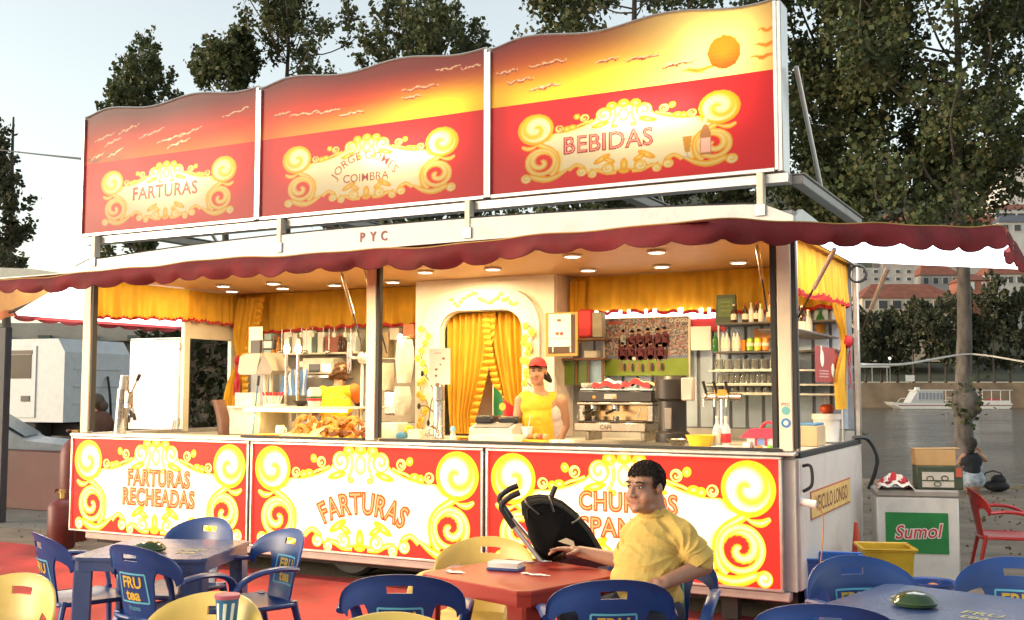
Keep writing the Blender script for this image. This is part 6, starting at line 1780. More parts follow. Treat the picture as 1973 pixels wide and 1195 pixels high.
for (x, z_, m_) in ((.055, .03, 'toy_green'), (-.02, .025, 'toy_orange'), (-.08, .02, 'toy_orange')):
    G().ell((x, -.072, z_), (.022, .008, .018), 10, 6).build('flower', mat(m_, (.2, .6, .05) if m_ == 'toy_green' else (.8, .35, .05), .4), t)
t = item('paper_cup', 'cream paper cup lying beside the toy house', 'cup', Pt(1432, .3, ZT + .035))
G().cyl((0, 0, 0), (.06, -.01, 0), .03, .036, 14).build('cup_body', M_lab, t)
solo('counter_tray', 'flat pale tray in front of the toy house', 'tray', 1362, 1432, 862, 866, .15, .25, M_lab, z0=ZT)
t = item('dish_stack', 'steel dish with dark contents near the grinder', 'dish', Pt(1305, .75, ZT)); G().lathe([(.05, 0), (.09, .05), (.095, .055), (.05, .012), (0, .012)], n=18).build('dish', M_steel, t)

# ================================================================== centre: register, flag, notices
t = item('cash_register', 'white and black cash register on the counter in front of the arch', 'cash register', Pt(957, .75, ZT), R(8))
G().prism([(-.16, 0), (.16, 0), (.16, .13), (.05, .17), (-.16, .12)], lambda a, b, d: (d, a, b), -.2, .2).build('housing', mat('register_white', (.68, .64, .56), .4), t, smooth=False)
G().box(-.19, -.02, -.06, .12, .15, .23, .02).build('display', M_black, t); G().box(.02, .2, -.02, .12, .14, .22, .02).build('printer', M_black, t)
G().prism([(-.155, .125), (-.02, .158), (-.02, .165), (-.155, .132)], lambda a, b, d: (d, a, b), -.17, .17).build('keypad', mat('keypad_grey', (.2, .2, .2), .5), t, smooth=False)
pf = Pt(950, 1.05, ZT)
t = item('paper_flag', 'green and red flag with a yellow crest hanging by the cash register', 'flag', pf)
zt_, zb_ = Z_(952, 745, 1.05) - ZT, Z_(952, 800, 1.05) - ZT
wf = X_(1000, 1.05) - pf.x
fl = lambda a, b: Vector((a * wf, .03 * math.sin(a * 9), zt_ - (zt_ - zb_) * (b + a * .9 - a * b * .85)))
G().cyl((0, 0, 0), (0, 0, zt_ + .02), .006, n=6).build('stick', M_lab, t)
G().grid(lambda u, v: fl(u * .42, v), 6, 4).build('green_field', mat('flag_green', (.02, .2, .06), .6), t, ang=180)
G().grid(lambda u, v: fl(.42 + .58 * u, v), 8, 4).build('red_field', mat('flag_red', (.65, .03, .03), .6), t, ang=180)
c = fl(.42, .5); G().lathe([(.035, 0), (.035, .003)], n=14, M=rot(x=R(90))).xf(Matrix.Translation((c.x, c.y - .008, c.z))).build('crest', M_yel, t)
solo('white_carton', 'long white carton on the front counter before the register', 'box', 902, 990, 839, 859, .12, .22, mat('carton_pinkwhite', (.74, .64, .54), .6), z0=ZT)
t = item('yellow_tray', 'yellow tray with fruit salads beside the napkins', 'tray', Pt(1033, .35, ZT))
G().box(-.10, .11, -.08, .08, 0, .045, .006).build('tray', M_yel, t); G().box(-.155, -.103, -.08, .08, 0, .06, .006).build('orange_carton', M_orange, t)
for k, (x, c_) in enumerate(((-.05, (.6, .2, .08)), (.0, (.35, .35, .1)), (.05, (.6, .08, .05)), (.09, (.6, .3, .1)))): G().ell((x, 0, .065), (.03, .04, .03), 10, 7).build('fruit_cup', mat('fruit_%d' % k, c_, .4), t)
t = item('lidded_cup', 'white cup with a straw standing in the yellow tray', 'cup', Pt(1016, .40, ZT + .046))
G().lathe([(.032, 0), (.045, .09), (.05, .092), (.05, .1), (0, .1)], n=16).build('cup', M_white_plastic, t); G().cyl((0.01, 0, .095), (.03, 0, .20), .004, n=6).build('straw', M_lab, t)
for k, px in enumerate((1072, 1093)):
    t = item('napkin_pile', ('left', 'right')[k] + ' white napkin pile right of the yellow tray', 'napkins', Pt(px, .22, ZT), R(4 * k), 'napkin piles')
    for j in range(4): G().box(-.042, .042, -.05, .05, .001 + .013 * j, .012 + .013 * j, .005).build('napkin', M_paper, t)
# steel dispenser with paper notice
t = item('steel_dispenser', 'upright steel filling dispenser in front of the arch', 'dispenser', Pt(845, .9, ZT))
hd = Z_(845, 745, .9) - ZT
G().lathe([(.055, 0), (.055, .02), (.048, .03), (.048, hd * .72), (.058, hd * .74), (.058, hd), (0, hd)], n=20).build('column', M_steel, t)
G().lathe([(.05, hd), (.03, hd + .03), (.012, hd + .05), (0, hd + .05)], n=14).build('dome', M_steel, t)
G().tube(smoothpath([(0, -.05, .10), (-.02, -.12, .12), (-.02, -.14, .02)], 4), .012, 7).build('spout', M_steel, t)
for k, (a, b) in enumerate((((-.05, 0, hd * .9), (-.17, -.02, hd * 1.25)), ((-.05, 0, hd * .5), (-.20, -.03, hd * .62)), ((-.06, 0, hd * .85), (-.10, -.02, hd * .3)))):
    l_ = G().tube(smoothpath([a, Vector(a).lerp(Vector(b), .5) + Vector((0, 0, .03)), b], 4), .005, 6).build('lever', M_mdark, t)
    G().ell(b, (.018, .014, .03), 8, 6).build('knob', M_black, l_)
t = item('paper_notice', 'white notice sheet above the steel dispenser', 'notice', (0, 0, 0))
pbox(t, 'sheet', 826, 867, 671, 741, .88, .004, M_paper, 0)
for (a, b, c, d) in ((852, 857, 689, 693), (847, 850, 701, 704), (838, 843, 710, 714), (838, 842, 722, 726), (836, 850, 680, 681)): pbox(t, 'printed_mark', a, b, c, d, .8785, .001, M_brownm, 0)
t = item('spray_bottle', 'clear spray bottle with a blue top on the counter', 'bottle', Pt(873, .28, ZT))
G().lathe([(.022, 0), (.026, .01), (.026, .07), (.014, .09), (.014, .1), (0, .1)], n=14).build('bottle', M_bclear, t); G().lathe([(.02, .1), (.026, .105), (.024, .13), (.012, .145), (0, .147)], n=12).build('cap', mat('cap_blue', (.25, .5, .65), .4), t)
t = item('yellow_plate', 'stack of yellow plates left of the cash register', 'plates', Pt(905, .55, ZT))
for j in range(3): G().lathe([(.06, .001 + .012 * j), (.12, .016 + .012 * j), (.122, .019 + .012 * j), (.06, .006 + .012 * j), (0, .006 + .012 * j)], n=20).build('plate', mat('plate_orange', (.85, .38, .03), .4), t)
t = item('tongs', 'dark tongs lying on the counter by the spray bottle', 'tongs', Pt(890, .2, ZT))
for s in (-1, 1): G().tube([(-.05, s * .005, .012), (.0, s * .02, .03), (.06, s * .012, .035)], .007, 6).build('arm', M_mdark, t)
# garlands
def garland(label, px, y0, y1, Y):
    t = item('flower_garland', label, 'garland', (0, 0, 0), 0, 'yellow flower garlands')
    r = random.Random(px); n = 15; P = []
    for k in range(n + 1):
        py = y0 + (y1 - y0) * k / n; P.append(at(px + 7 * math.sin(k * 1.3), py, Y=Y))
    G().tube(smoothpath(P, 3), .005, 5).build('vine', mat('vine_brown', (.2, .12, .05), .7), t)
    for k in range(n):
        c = P[k] + Vector((r.uniform(-.035, .035), -.02, r.uniform(-.03, .03)))
        g_ = G()
        for j in range(6):
            a = j / 6 * 6.283 + k
            g_.ell(c + Vector((.024 * math.cos(a), -.004, .024 * math.sin(a))), (.017, .008, .017), 6, 4)
        g_.ell(c + Vector((0, -.01, 0)), .012, 6, 4)
        g_.build('flower', mat('petal_yellow', (.85, .55, .08), .6), t)
garland('yellow flower garland down the left side of the arch', 817, 632, 838, ya - .08)
garland('yellow flower garland down the right side of the arch', 1020, 628, 745, ya - .08)
G_or = item('arch_ornament', 'yellow painted flower spray on top of the arch', 'ornament', (0, 0, 0))
rg = random.Random(8)
for k in range(22):
    px = 870 + 125 * k / 21; pyy = 574 + 6 * math.sin(k * .7) + rg.uniform(-5, 5) + .0018 * (px - 930) ** 2
    c = at(px, pyy, Y=ya - .055)
    G().ell(c, (rg.uniform(.02, .04), .006, rg.uniform(.015, .028)), 8, 5).build('petal', mat('petal_pale', (.85, .62, .12), .6), G_or)

# ================================================================== left section: fryer, machines, fan
yl = 1.2
t = item('work_table', 'white cabinet counter with the lit food display at left', 'cabinet', (0, 0, 0))
pbox(t, 'cabinet', 441, 500, 785, 845, .72, .5, mat('cabinet_cream', (.50, .46, .38), .4, var=.1, dirt=.3), z0=ZT)
zlt = Z_(570, 787, .72)
G().box(X_(446, .72), X_(700, .72), .66, 1.15, zlt, zlt + .018, .004).build('glass_top', mat('display_top', (.6, .56, .44), .2), t)
G().box(X_(476, .7), X_(676, .7), .64, .659, zlt - .035, zlt - .002, .008).build('light_tube', M_tubewarm, t)
for px in (470, 690): G().cyl(Pt(px, 1.1, ZT), Pt(px, 1.1, zlt), .012, n=8).build('leg', M_alu, t)
area_lamp('display_lamp', ((X_(476, .7) + X_(676, .7)) / 2, .64, zlt - .05), X_(676, .7) - X_(476, .7), 2.5, (1, .62, .2), (R(0), 0, 0), None, .06)
# hopper machine
t = item('dough_hopper', 'cream rounded dough hopper on two steel posts', 'dough machine', Pt(512, yl, ZT))
k_ = mpp(Pt(512, yl, ZT)); zh0, zh1 = Z_(512, 722, yl) - ZT, Z_(512, 682, yl) - ZT
hx = lambda px: (px - 512) * k_ * 1.12
G().prism([(hx(470), zh0 + .03), (hx(474), zh1 - .03), (hx(486), zh1), (hx(520), zh1), (hx(510), zh0), (hx(474), zh0)], lambda a, b, d: (a, d, b), -.15, .15).build('drum', mat('hopper_cream', (.60, .55, .42), .4), t, smooth=False)
G().prism([(hx(511), zh0), (hx(528), zh1 + .01), (hx(548), zh0 + .04), (hx(543), zh0)], lambda a, b, d: (a, d, b), -.16, .14).build('funnel', mat('hopper_taupe', (.33, .29, .24), .45), t, smooth=False)
for px in (511, 524): G().cyl((hx(px), 0, 0), (hx(px), 0, zh0 - .002), .02, n=10).build('post', M_cream, t)
G().box(hx(478), hx(500), -.02, .02, zh1 + .002, zh1 + .15, .004).build('panel', M_mdark, t)
solo('paper_sheet', 'big cream sheet hanging behind the dough hopper', 'sheet', 479, 505, 630, 680, 1.6, .006, M_cream, 0)
t = item('weighing_display', 'small grey scale display above the dough hopper', 'display', (0, 0, 0)); pbox(t, 'casing', 504, 527, 655, 674, 1.5, .06, M_mdark, .01); pbox(t, 'screen', 508, 523, 658, 670, 1.494, .005, mat('lcd', (.35, .40, .36), .3), 0)
for k, px in enumerate((551, 573)):
    t = item('heat_lamp', ('left', 'right')[k] + ' glowing heat lamp on a steel post over the fryer', 'lamp', Pt(px, 1.15, ZT), 0, 'heat lamps')
    zq = Z_(px, 681, 1.15) - ZT
    G().cyl((0, 0, 0), (0, 0, zq), .014, .018, 10).build('post', M_steel, t)
    G().lathe([(.02, 0), (.034, .03), (.036, .06), (.02, .085), (0, .09)], (0, 0, zq), 14).build('bulb', mat('bulb_glow', (1, .9, .6), emit=(1, .75, .35), es=5.0, var=0), t)
    G().lathe([(.03, .088), (.022, .12), (.022, .15), (0, .15)], (0, 0, zq), 12).build('socket', M_lab, t)
# rear shelf with boxes and bottles
t = item('rear_shelf', 'shelf over the microwave with boxes and bottles, left section', 'shelf', (0, 0, 0))
zq = Z_(600, 680, 2.15); G().box(X_(500, 2.15), X_(700, 2.15), 2.1, 2.38, zq - .02, zq, .003).build('shelf_board', M_counter, t)
G().box(X_(585, 2.15), X_(650, 2.15), 2.05, 2.38, zq - .17, zq - .10, .008).build('hood', M_counter, t)
rb = random.Random(12)
labs = ['small teal tin', 'white packet with blue print', 'clear jar', 'tall white carton', 'dark green box', 'pale box', 'brown box', 'white packet near the fan']
for k, (a, b, y0_, c_) in enumerate(((508, 522, 643, (.35, .5, .5)), (546, 556, 640, (.7, .7, .66)), (562, 572, 642, (.55, .56, .5)), (582, 600, 637, (.75, .75, .7)), (601, 610, 641, (.08, .12, .10)), (611, 622, 640, (.6, .6, .55)), (626, 652, 648, (.28, .08, .05)), (668, 685, 642, (.6, .68, .7)))):
    o_ = solo('shelf_packet', labs[k] + ' on the rear shelf above the microwave', 'packet', a, b, y0_, 680, 2.18, .1, mat('packet%d' % k, c_, .5), z0=zq + .001, group='packets on the rear shelf')
for k in range(4):
    bottle(('leftmost', 'second', 'third', 'rightmost')[k] + ' small amber bottle hanging among the packets on the rear shelf', (X_((528, 537, 657, 664)[k], 2.16), 2.14, zq + .001), .2, .03, M_bgold if k < 2 else M_bbrown, M_redm, 'amber bottles on the rear shelf')
solo('microwave_oven', 'white microwave oven under the rear shelf', 'microwave', 582, 642, 690, 722, 2.02, .30, mat('oven_cream', (.52, .48, .38), .4), .01)
t = item('oven_window_panel', 'dark window of the oven', 'panel', (0, 0, 0))
bpy.data.objects.remove(t)
mo_ = [o for o in bpy.data.objects if o.name.startswith('microwave_oven')][0]
wv = X_(607, 2.0) - X_(590, 2.0)
G().box(-wv * .95, wv * .25, -.158, -.151, .03, .12, .004).build('door_window', M_mdark, mo_); G().box(wv * .5, wv * 1.5, -.156, -.151, .03, .12, .004).build('control_panel', M_steel, mo_)
pedz = Z_(612, 723, 2.02)
part('oven_bracket', M_alu, lambda g: g.box(X_(580, 2.02), X_(644, 2.02), 2.0, 2.38, pedz - .03, pedz - .002, .003))
# striped towels
t = item('striped_towel', 'blue and white striped towel hanging behind the heat lamps', 'towel', (0, 0, 0))
x0, x1 = X_(540, 1.9), X_(592, 1.9); z0_, z1_ = Z_(560, 762, 1.9), Z_(560, 712, 1.9)
for k in range(9):
    a, b = x0 + (x1 - x0) * k / 9, x0 + (x1 - x0) * (k + 1) / 9
    G().grid(lambda u, v: (a + (b - a) * u + .012 * math.sin(v * 5 + k), 1.9 + .02 * math.sin(k * 1.1 + u), z1_ + (z0_ - z1_) * v), 2, 6).build('stripe', mat('stripe_blue', (.12, .25, .5), .8) if k % 2 == 0 else mat('stripe_white', (.6, .64, .66), .8), t, ang=180)
t = item('grey_door_panel', 'grey metal cabinet behind the dough hopper', 'cabinet', (0, 0, 0)); pbox(t, 'panel', 482, 516, 722, 785, 2.0, .2, mat('cabinet_bluegrey', (.34, .36, .38), .5))
# desk fan
t = item('desk_fan', 'white desk fan with a translucent blade disc left of the middle post', 'fan', Pt(697, .95, ZT))
zf = Z_(697, 690, .95) - ZT
G().lathe([(.09, 0), (.09, .015), (.05, .03), (.016, .05), (.014, zf - .06), (0, zf - .06)], n=18).build('stand', M_white_plastic, t)
G().ell((0, .02, zf), (.055, .075, .06), 14, 9).build('motor', M_white_plastic, t)
fc = Vector((-.10, -.06, zf)); na = Vector((-.85, -.5, 0)).normalized(); ub = na.cross(Vector((0, 0, 1))).normalized()
G().tube([Vector((-.02, 0, zf)), fc], .014, 8).build('axle', M_white_plastic, t)
for k in range(4):
    a0 = k * 1.5708
    G().grid(lambda u, v: fc + (ub * math.cos(a0 + u * 1.1) + Vector((0, 0, 1)) * math.sin(a0 + u * 1.1)) * (.02 + .125 * v) + na * (.03 * u - .012), 6, 4).build('blade', mat('fan_mauve', (.42, .38, .48), .25), t)
for r_ in (.155, .10, .05):
    G().tube([fc + na * .03 * (1 - r_ / .3) + (ub * math.cos(a * .2618) + Vector((0, 0, 1)) * math.sin(a * .2618)) * r_ for a in range(25)], .0025, 4).build('guard_ring', M_white_plastic, t)
# farturas display
t = item('food_tray', 'lit tray heaped with long golden fried dough rolls', 'food tray', (0, 0, 0))
xt0, xt1 = X_(552, .3), X_(712, .3)
G().box(xt0, xt1, .12, .60, ZT, ZT + .015, .004).build('tray', M_yel, t)
G().add([(xt0, .13, ZT + .016), (xt0 + .45, .13, ZT + .016), (xt0 + .5, .45, ZT + .2), (xt0 + .25, .5, ZT + .16)], [(0, 1, 2, 3)]).build('paper_liner', mat('liner_cream', (.85, .72, .35), .6), t, smooth=False)
rf = random.Random(21)
M_dough = [mat('fried_dough_%d' % k, c_, .6, var=.3, scale=30, bump=.4, bscale=60) for k, c_ in enumerate(((.55, .24, .035), (.62, .30, .05), (.42, .16, .03)))]
for k in range(26):
    c0 = Vector((X_(572 + 100 * rf.random() ** .9, .3), rf.uniform(.18, .5), ZT + .03 + rf.uniform(0, .14)))
    L_ = rf.uniform(.12, .26); an = rf.uniform(-.5, 1.2)
    P = [c0 + Vector((math.cos(an) * L_ * (s - .5) * .8, rf.uniform(-.008, .008), math.sin(an) * L_ * (s - .5) * .5 + .05 * math.sin(math.pi * s))) for s in (0, .33, .66, 1)]
    G().tube(smoothpath(P, 6), .019, 10).build('dough_roll', M_dough[k % 3], t)
for k in range(16):
    c0 = Vector((X_(640 + 68 * rf.random(), .3), rf.uniform(.16, .4), ZT + .035 + rf.uniform(0, .06)))
    G().tube([c0, c0 + Vector((.02, -.09, .0))], .024, 9).build('dough_roll', mat('dark_fried', (.22, .075, .02), .6, var=.3, scale=30) if k % 3 else M_dough[1], t)
solo('white_dish_strip', 'white paper strip in front of the dark rolls', 'paper', 632, 708, 851, 856, .10, .02, M_paper, .001, z0=ZT)
t = item('orange_tray', 'orange tray at the left of the dough display', 'tray', Pt(516, .35, ZT)); G().lathe([(.10, 0), (.14, .03), (.145, .034), (.10, .008), (0, .008)], n=20).build('tray', M_orange, t)
solo('tent_card', 'folded cream card on the white cabinet', 'card', 452, 488, 757, 785, .8, .1, mat('card_cream', (.85, .80, .62), .6), .002, z0=zlt + .019)
t = item('sugar_sticks', 'holder of red and white sugar sticks on the display top', 'sugar sticks', Pt(528, .85, zlt + .019)); G().box(-.10, .10, -.04, .04, 0, .02, .003).build('base', M_paper, t)
for k in range(14):
    a = k / 13 - .5; q = G().cyl((a * .14, .02 * (k % 3 - 1), .02), (a * .24, .03 * (k % 3 - 1), .135), .008, n=6).build('stick', M_paper, t)
    G().cyl((a * .21, .027 * (k % 3 - 1), .105), (a * .245, .031 * (k % 3 - 1), .14), .0092, n=6).build('stick_tip', M_redm, q)
t = item('wok_pan', 'dark bowl pan on the display top', 'pan', Pt(580, .95, zlt + .019)); G().lathe([(.04, 0), (.09, .05), (.095, .055), (.05, .012), (0, .01)], n=18).build('pan', M_mdark, t)
t = item('jar_with_lid', 'glass jar with red and green lid in front of the turned woman', 'jar', Pt(606, .85, zlt + .019)); G().lathe([(.06, 0), (.07, .05), (.07, .16), (.05, .19), (0, .19)], n=18).build('jar', M_bclear, t); G().lathe([(.074, .055), (.078, .06), (.078, .075), (.074, .08)], n=16).build('red_band', M_redm, t); G().lathe([(.075, .082), (.077, .085), (.077, .095), (.073, .1)], n=16).build('green_band', M_bgreen, t)
t = item('white_jug', 'white enamel jug under the display', 'jug', Pt(541, .68, ZT)); G().lathe([(.04, 0), (.05, .06), (.04, .10), (.044, .105), (0, .095)], n=14).build('body', M_white_plastic, t); G().tube([(.05 + .03 * math.sin(a * .52), 0, .055 + .03 * math.cos(a * .52)) for a in range(7)], .006, 5).build('handle', M_white_plastic, t)
t = item('mop_stick', 'blue stick leaning inside the counter beside the cabinet', 'stick', Pt(488, .70, ZT)); G().cyl((0, 0, 0), (.06, .0, .55), .008, n=6).build('handle', mat('stick_blue', (.08, .2, .4), .4), t); G().cyl((.058, 0, .50), (.07, .0, .6), .014, n=8).build('grip', M_mdark, t)
# filling pump at the far left
t = item('filling_pump', 'tilted steel filling pump with black levers at the left end of the counter', 'filling pump', Pt(238, .35, ZT))
k_ = mpp(Pt(238, .35, ZT)); zz2 = lambda py: (838 - py) * k_ * 1.0
G().cyl((-.04, 0, 0), (.0, 0, zz2(752)), .062, .062, 18).build('cylinder', M_steel, t)
G().cyl((.0, 0, zz2(752)), (.012, 0, zz2(726)), .05, .042, 16).build('cap', M_steel, t)
G().box(.055, .11, -.04, .04, zz2(790), zz2(755), .01).build('block', M_steel, t)
for (a, b) in (((.1, 0, zz2(765)), (.24, -.02, zz2(728))), ((.1, -.02, zz2(775)), (.19, -.06, zz2(802))), ((.1, .02, zz2(775)), (.17, .0, zz2(808))), ((.1, 0, zz2(780)), (.13, -.04, zz2(812)))):
    l_ = G().cyl(a, b, .009, n=8).build('lever', M_steel, t); d_ = (Vector(b) - Vector(a)).normalized(); G().cyl(Vector(b) - d_ * .05, Vector(b) + d_ * .02, .016, .018, 8).build('grip', M_black, l_)
# brown chair behind the counter
t = item('brown_stool', 'brown rounded chair back showing over the counter by the rear door', 'chair', Pt(425, 1.55, .36))
G().grid(lambda u, v: (-.05 + .18 * math.sin(1.2 * (u - .5)) + .10 * (1 - v) ** 3 * -1.2, .18 - .1 * math.cos(2.2 * (u - .5)), 1.22 - .62 * v), 10, 12).build('backrest', mat('brown_leather', (.17, .075, .04), .5), t)
G().lathe([(.19, 0), (.21, .03), (.2, .06), (0, .07)], (0, 0, .56), 18).build('seat', mat('brown_leather'), t)
for (x, y) in ((-.14, -.14), (.14, -.14), (-.14, .14), (.14, .14)): G().cyl((x * 1.2, y * 1.2, 0), (x, y, .56), .016, n=8).build('leg', M_mdark, t)
# hanging bags right of the middle post
for k, (a, b, y0_, y1_, col, lab) in enumerate(((735, 758, 700, 752, mat('bag_cream', (.52, .47, .36), .5, bump=.4), 'white plastic hopper bag hanging left in the narrow middle window'), (762, 795, 655, 738, mat('bag_whitish', (.58, .54, .46), .4, bump=.5), 'big white plastic bag hanging in the narrow middle window'), (760, 790, 745, 800, mat('bag_whitish'), 'white paper bag leaning below the hanging bags'))):
    x0, x1 = X_(a, 1.5), X_(b, 1.5); z0_, z1_ = Z_(a, y1_, 1.5), Z_(a, y0_, 1.5)
    t = item('plastic_bag', lab, 'bag', ((x0 + x1) / 2, 1.5, z0_), 0, 'white bags in the middle window')
    w_, h_ = (x1 - x0) / 2, z1_ - z0_
    G().grid(lambda u, v: ((w_ * (.55 + .45 * math.sin(math.pi * (.15 + .8 * v)))) * math.cos(6.283 * u) * (1 + .08 * math.sin(u * 31)), .07 * math.sin(6.283 * u) * (1 + .1 * math.sin(u * 25 + 4 * v)), h_ * (1 - v)), 24, 8, closed_u=True).build('bag_skin', col, t, ang=180)
t = item('spot_lamp', 'small bright bluish-white lamp at the middle window', 'lamp', at(771, 651, Y=1.4)); G().ell((0, 0, 0), (.028, .03, .04), 12, 8).build('bulb', mat('blue_white_glow', (1, 1, 1), emit=(.75, .9, 1), es=4, var=0), t); G().cyl((.03, 0, 0), (.13, .0, .005), .015, n=8).build('arm', M_steel, t)
solo('mixer_tank', 'steel tank behind the hanging bags', 'tank', 738, 764, 752, 800, 1.55, .15, M_steel, .02)
t = item('blue_sponge', 'blue and yellow cloths on the middle counter', 'cloth', Pt(775, .5, ZT)); G().ell((0, 0, .04), (.06, .05, .04), 10, 7).build('blue_cloth', mat('cloth_blue', (.08, .28, .5), .7), t); G().ell((.05, .04, .09), (.05, .04, .05), 10, 7).build('yellow_cloth', M_yel, t)
solo('white_tub', 'white tub at the left of the middle window', 'tub', 732, 765, 815, 845, .5, .2, M_cream, .01, z0=ZT)
solo('clear_box', 'small clear plastic box before the arch', 'box', 785, 808, 828, 845, .35, .1, mat('pale_clear', (.7, .6, .45), .3), .006, z0=ZT)
solo('flat_tray', 'flat white tray in the narrow middle window', 'tray', 760, 852, 848, 856, .2, .2, mat('tray_pale', (.72, .62, .5), .5), .003, z0=ZT)
# clutter hanging between valance and shelf
t = item('hanging_cups', 'row of hanging glasses under the left rear valance', 'glasses', (0, 0, 0))
for k in range(7):
    p = at(560 + 21 * k, 650, Y=2.0); G().lathe([(.02, 0), (.028, .05), (.004, .06), (.004, .11), (.022, .115)], p, 10).build('goblet', M_bclear, t)
area_lamp('arch_lamp', ((xa0 + xa1) / 2, 1.45, 2.82), .25, 8, (1, .78, .44), (0, 0, 0), None)

# ---- more of the clutter along the rear of the left section
for k, (px, Yk, hz_, r_, mt_, lab) in enumerate(((556, 2.0, .22, .04, M_bclear, 'tall clear oil bottle on the rear counter under the heat lamps'), (600, 2.05, .26, .045, M_bgold, 'amber oil bottle on the rear counter left of the turned woman'), (618, 2.05, .2, .04, M_bbrown, 'dark bottle on the rear counter beside the amber one'), (498, 2.0, .24, .04, M_bclear, 'clear bottle beside the grey metal cabinet'))):
    bottle(lab, Pt(px, Yk, ZB), hz_, r_, mt_, M_redm, 'bottles on the rear counter', M_lab)
for k, (px, n_) in enumerate(((628, 9), (670, 12), (684, 7))):
    t = item('cup_stack', ('short', 'tall', 'small')[k] + ' stack of paper cups on the rear counter, ' + ('left of the turned woman', 'behind the desk fan', 'next to the middle post')[k], 'cups', Pt(px, 2.0, ZB), 0, 'paper cup stacks')
    for j in range(n_): G().lathe([(.03, 0), (.04, .03), (.041, .03), (.03, .004)], (0, 0, .022 * j), 12).build('paper_cup', M_paper if k else mat('cup_cream', (.75, .6, .4), .6), t)
for k, px in enumerate((543, 590, 634, 676)):
    t = item('ladle', ('first', 'second', 'third', 'fourth')[k] + ' steel ladle from the left hanging under the rear valance', 'ladle', at(px, 672, Y=1.9), 0, 'hanging ladles')
    G().cyl((0, 0, -.02), (0, 0, .22), .005, n=6).build('handle', M_steel, t); G().ell((0, -.02, -.04), (.035, .035, .025), 10, 7).build('scoop', M_steel, t)
for k, (a, b, y0_, y1_, Yk, c_, lab) in enumerate(((730, 748, 640, 690, 2.1, (.30, .22, .12), 'brown carton stacked high in the narrow middle window'), (750, 768, 632, 655, 2.1, (.45, .40, .34), 'grey box above the hanging bags'), (776, 797, 625, 652, 2.1, (.5, .18, .08), 'red-brown packet at the top of the narrow middle window'), (700, 716, 760, 790, 1.5, (.30, .34, .36), 'grey canister behind the middle post'))):
    solo('stacked_box', lab, 'box', a, b, y0_, y1_, Yk, .12, mat('stacked_box_%d' % k, c_, .6, var=.2, scale=12), .006)
part('wall_shelf', M_counter, lambda g: g.box(X_(728, 2.15), X_(798, 2.15), 2.1, 2.38, Z_(760, 692, 2.15), Z_(760, 690, 2.15), .002))
# ================================================================== people
def remeshed(name, pieces, voxel, smooth, mt, parent, wrinkle=0.0, seed=0, vcol=None, folds=()):
    g = G()
    for q in pieces:
        if q[0] == 'c':
            _, p0, r0, p1, r1 = q[:5]
            g.cyl(p0, p1, r0, r1, 14); g.ell(p0, r0 * 1.0, 14, 9); g.ell(p1, r1 * 1.0, 14, 9)
        else:
            _, c, r, e = q
            g.ell(c, r, 18, 12, M=e)
    me = g.mesh(name + '_tmp', smooth=False)
    o = bpy.data.objects.new('tmp', me); COL.objects.link(o)
    m = o.modifiers.new('r', 'REMESH'); m.mode = 'VOXEL'; m.voxel_size = voxel
    s = o.modifiers.new('s', 'SMOOTH'); s.factor = .5; s.iterations = smooth
    bpy.context.view_layer.update()
    ne = bpy.data.meshes.new_from_object(o.evaluated_get(bpy.context.evaluated_depsgraph_get()))
    bpy.data.objects.remove(o); bpy.data.meshes.remove(me)
    n = len(ne.vertices)
    co = np.empty(n * 3, dtype=np.float32); ne.vertices.foreach_get('co', co); co = co.reshape(-1, 3)
    if wrinkle > 0:
        no = np.empty(n * 3, dtype=np.float32); ne.vertices.foreach_get('normal', no); no = no.reshape(-1, 3)
        r = np.random.default_rng(seed); d = np.zeros(n)
        for _ in range(7):
            k = r.normal(size=3) * np.array([38, 38, 62]); d += 1.6 * (1 - 2 * np.abs(np.sin(co @ k * .5 + r.uniform(0, 6.28) + 1.5 * np.sin(co @ (k[[1, 2, 0]] * .25)))) ** .7)
        disp = d / 7 * wrinkle
        for (fc_, amp, cnt, reach) in folds:                       # creases fanning out from a pull point
            v_ = co - np.array(fc_)[None, :]
            rr = np.linalg.norm(v_, axis=1); an = np.arctan2(v_[:, 2], v_[:, 0] + .4 * v_[:, 1])
            w_ = np.clip(rr / .06, 0, 1) * np.exp(-(rr / reach) ** 2)
            disp = disp + amp * w_ * (1 - 2 * np.abs(np.sin(an * cnt * .5 + 3.0 * rr + .6 * np.sin(rr * 25))) ** .6)
        co = co + no * disp[:, None].astype(np.float32)
        ne.vertices.foreach_set('co', co.ravel())
    if vcol is not None:
        a = ne.color_attributes.new('Col', 'FLOAT_COLOR', 'POINT')
        arr = np.ones((n, 4), dtype=np.float32); arr[:, :3] = vcol(co)
        a.data.foreach_set('color', arr.ravel())
    ne.polygons.foreach_set('use_smooth', [True] * len(ne.polygons)); ne.update()
    ne.name = name
    return mobj(name, ne, mt, parent)
M_skin = mat('skin', rough=.5, var=.06, scale=30, vcol=True, sub=.12)
M_jean = mat('dark_jeans', (.045, .05, .07), .8, var=.2, bump=.2)
M_shoe = mat('dark_shoe', (.03, .028, .025), .5)
M_hair = mat('dark_hair', (.028, .020, .016), .6, var=.3, scale=60, bump=.6, bscale=160)
M_eye = mat('eye_white', (.62, .58, .54), .2, var=0); M_iris = mat('iris', (.03, .018, .012), .15, var=0)
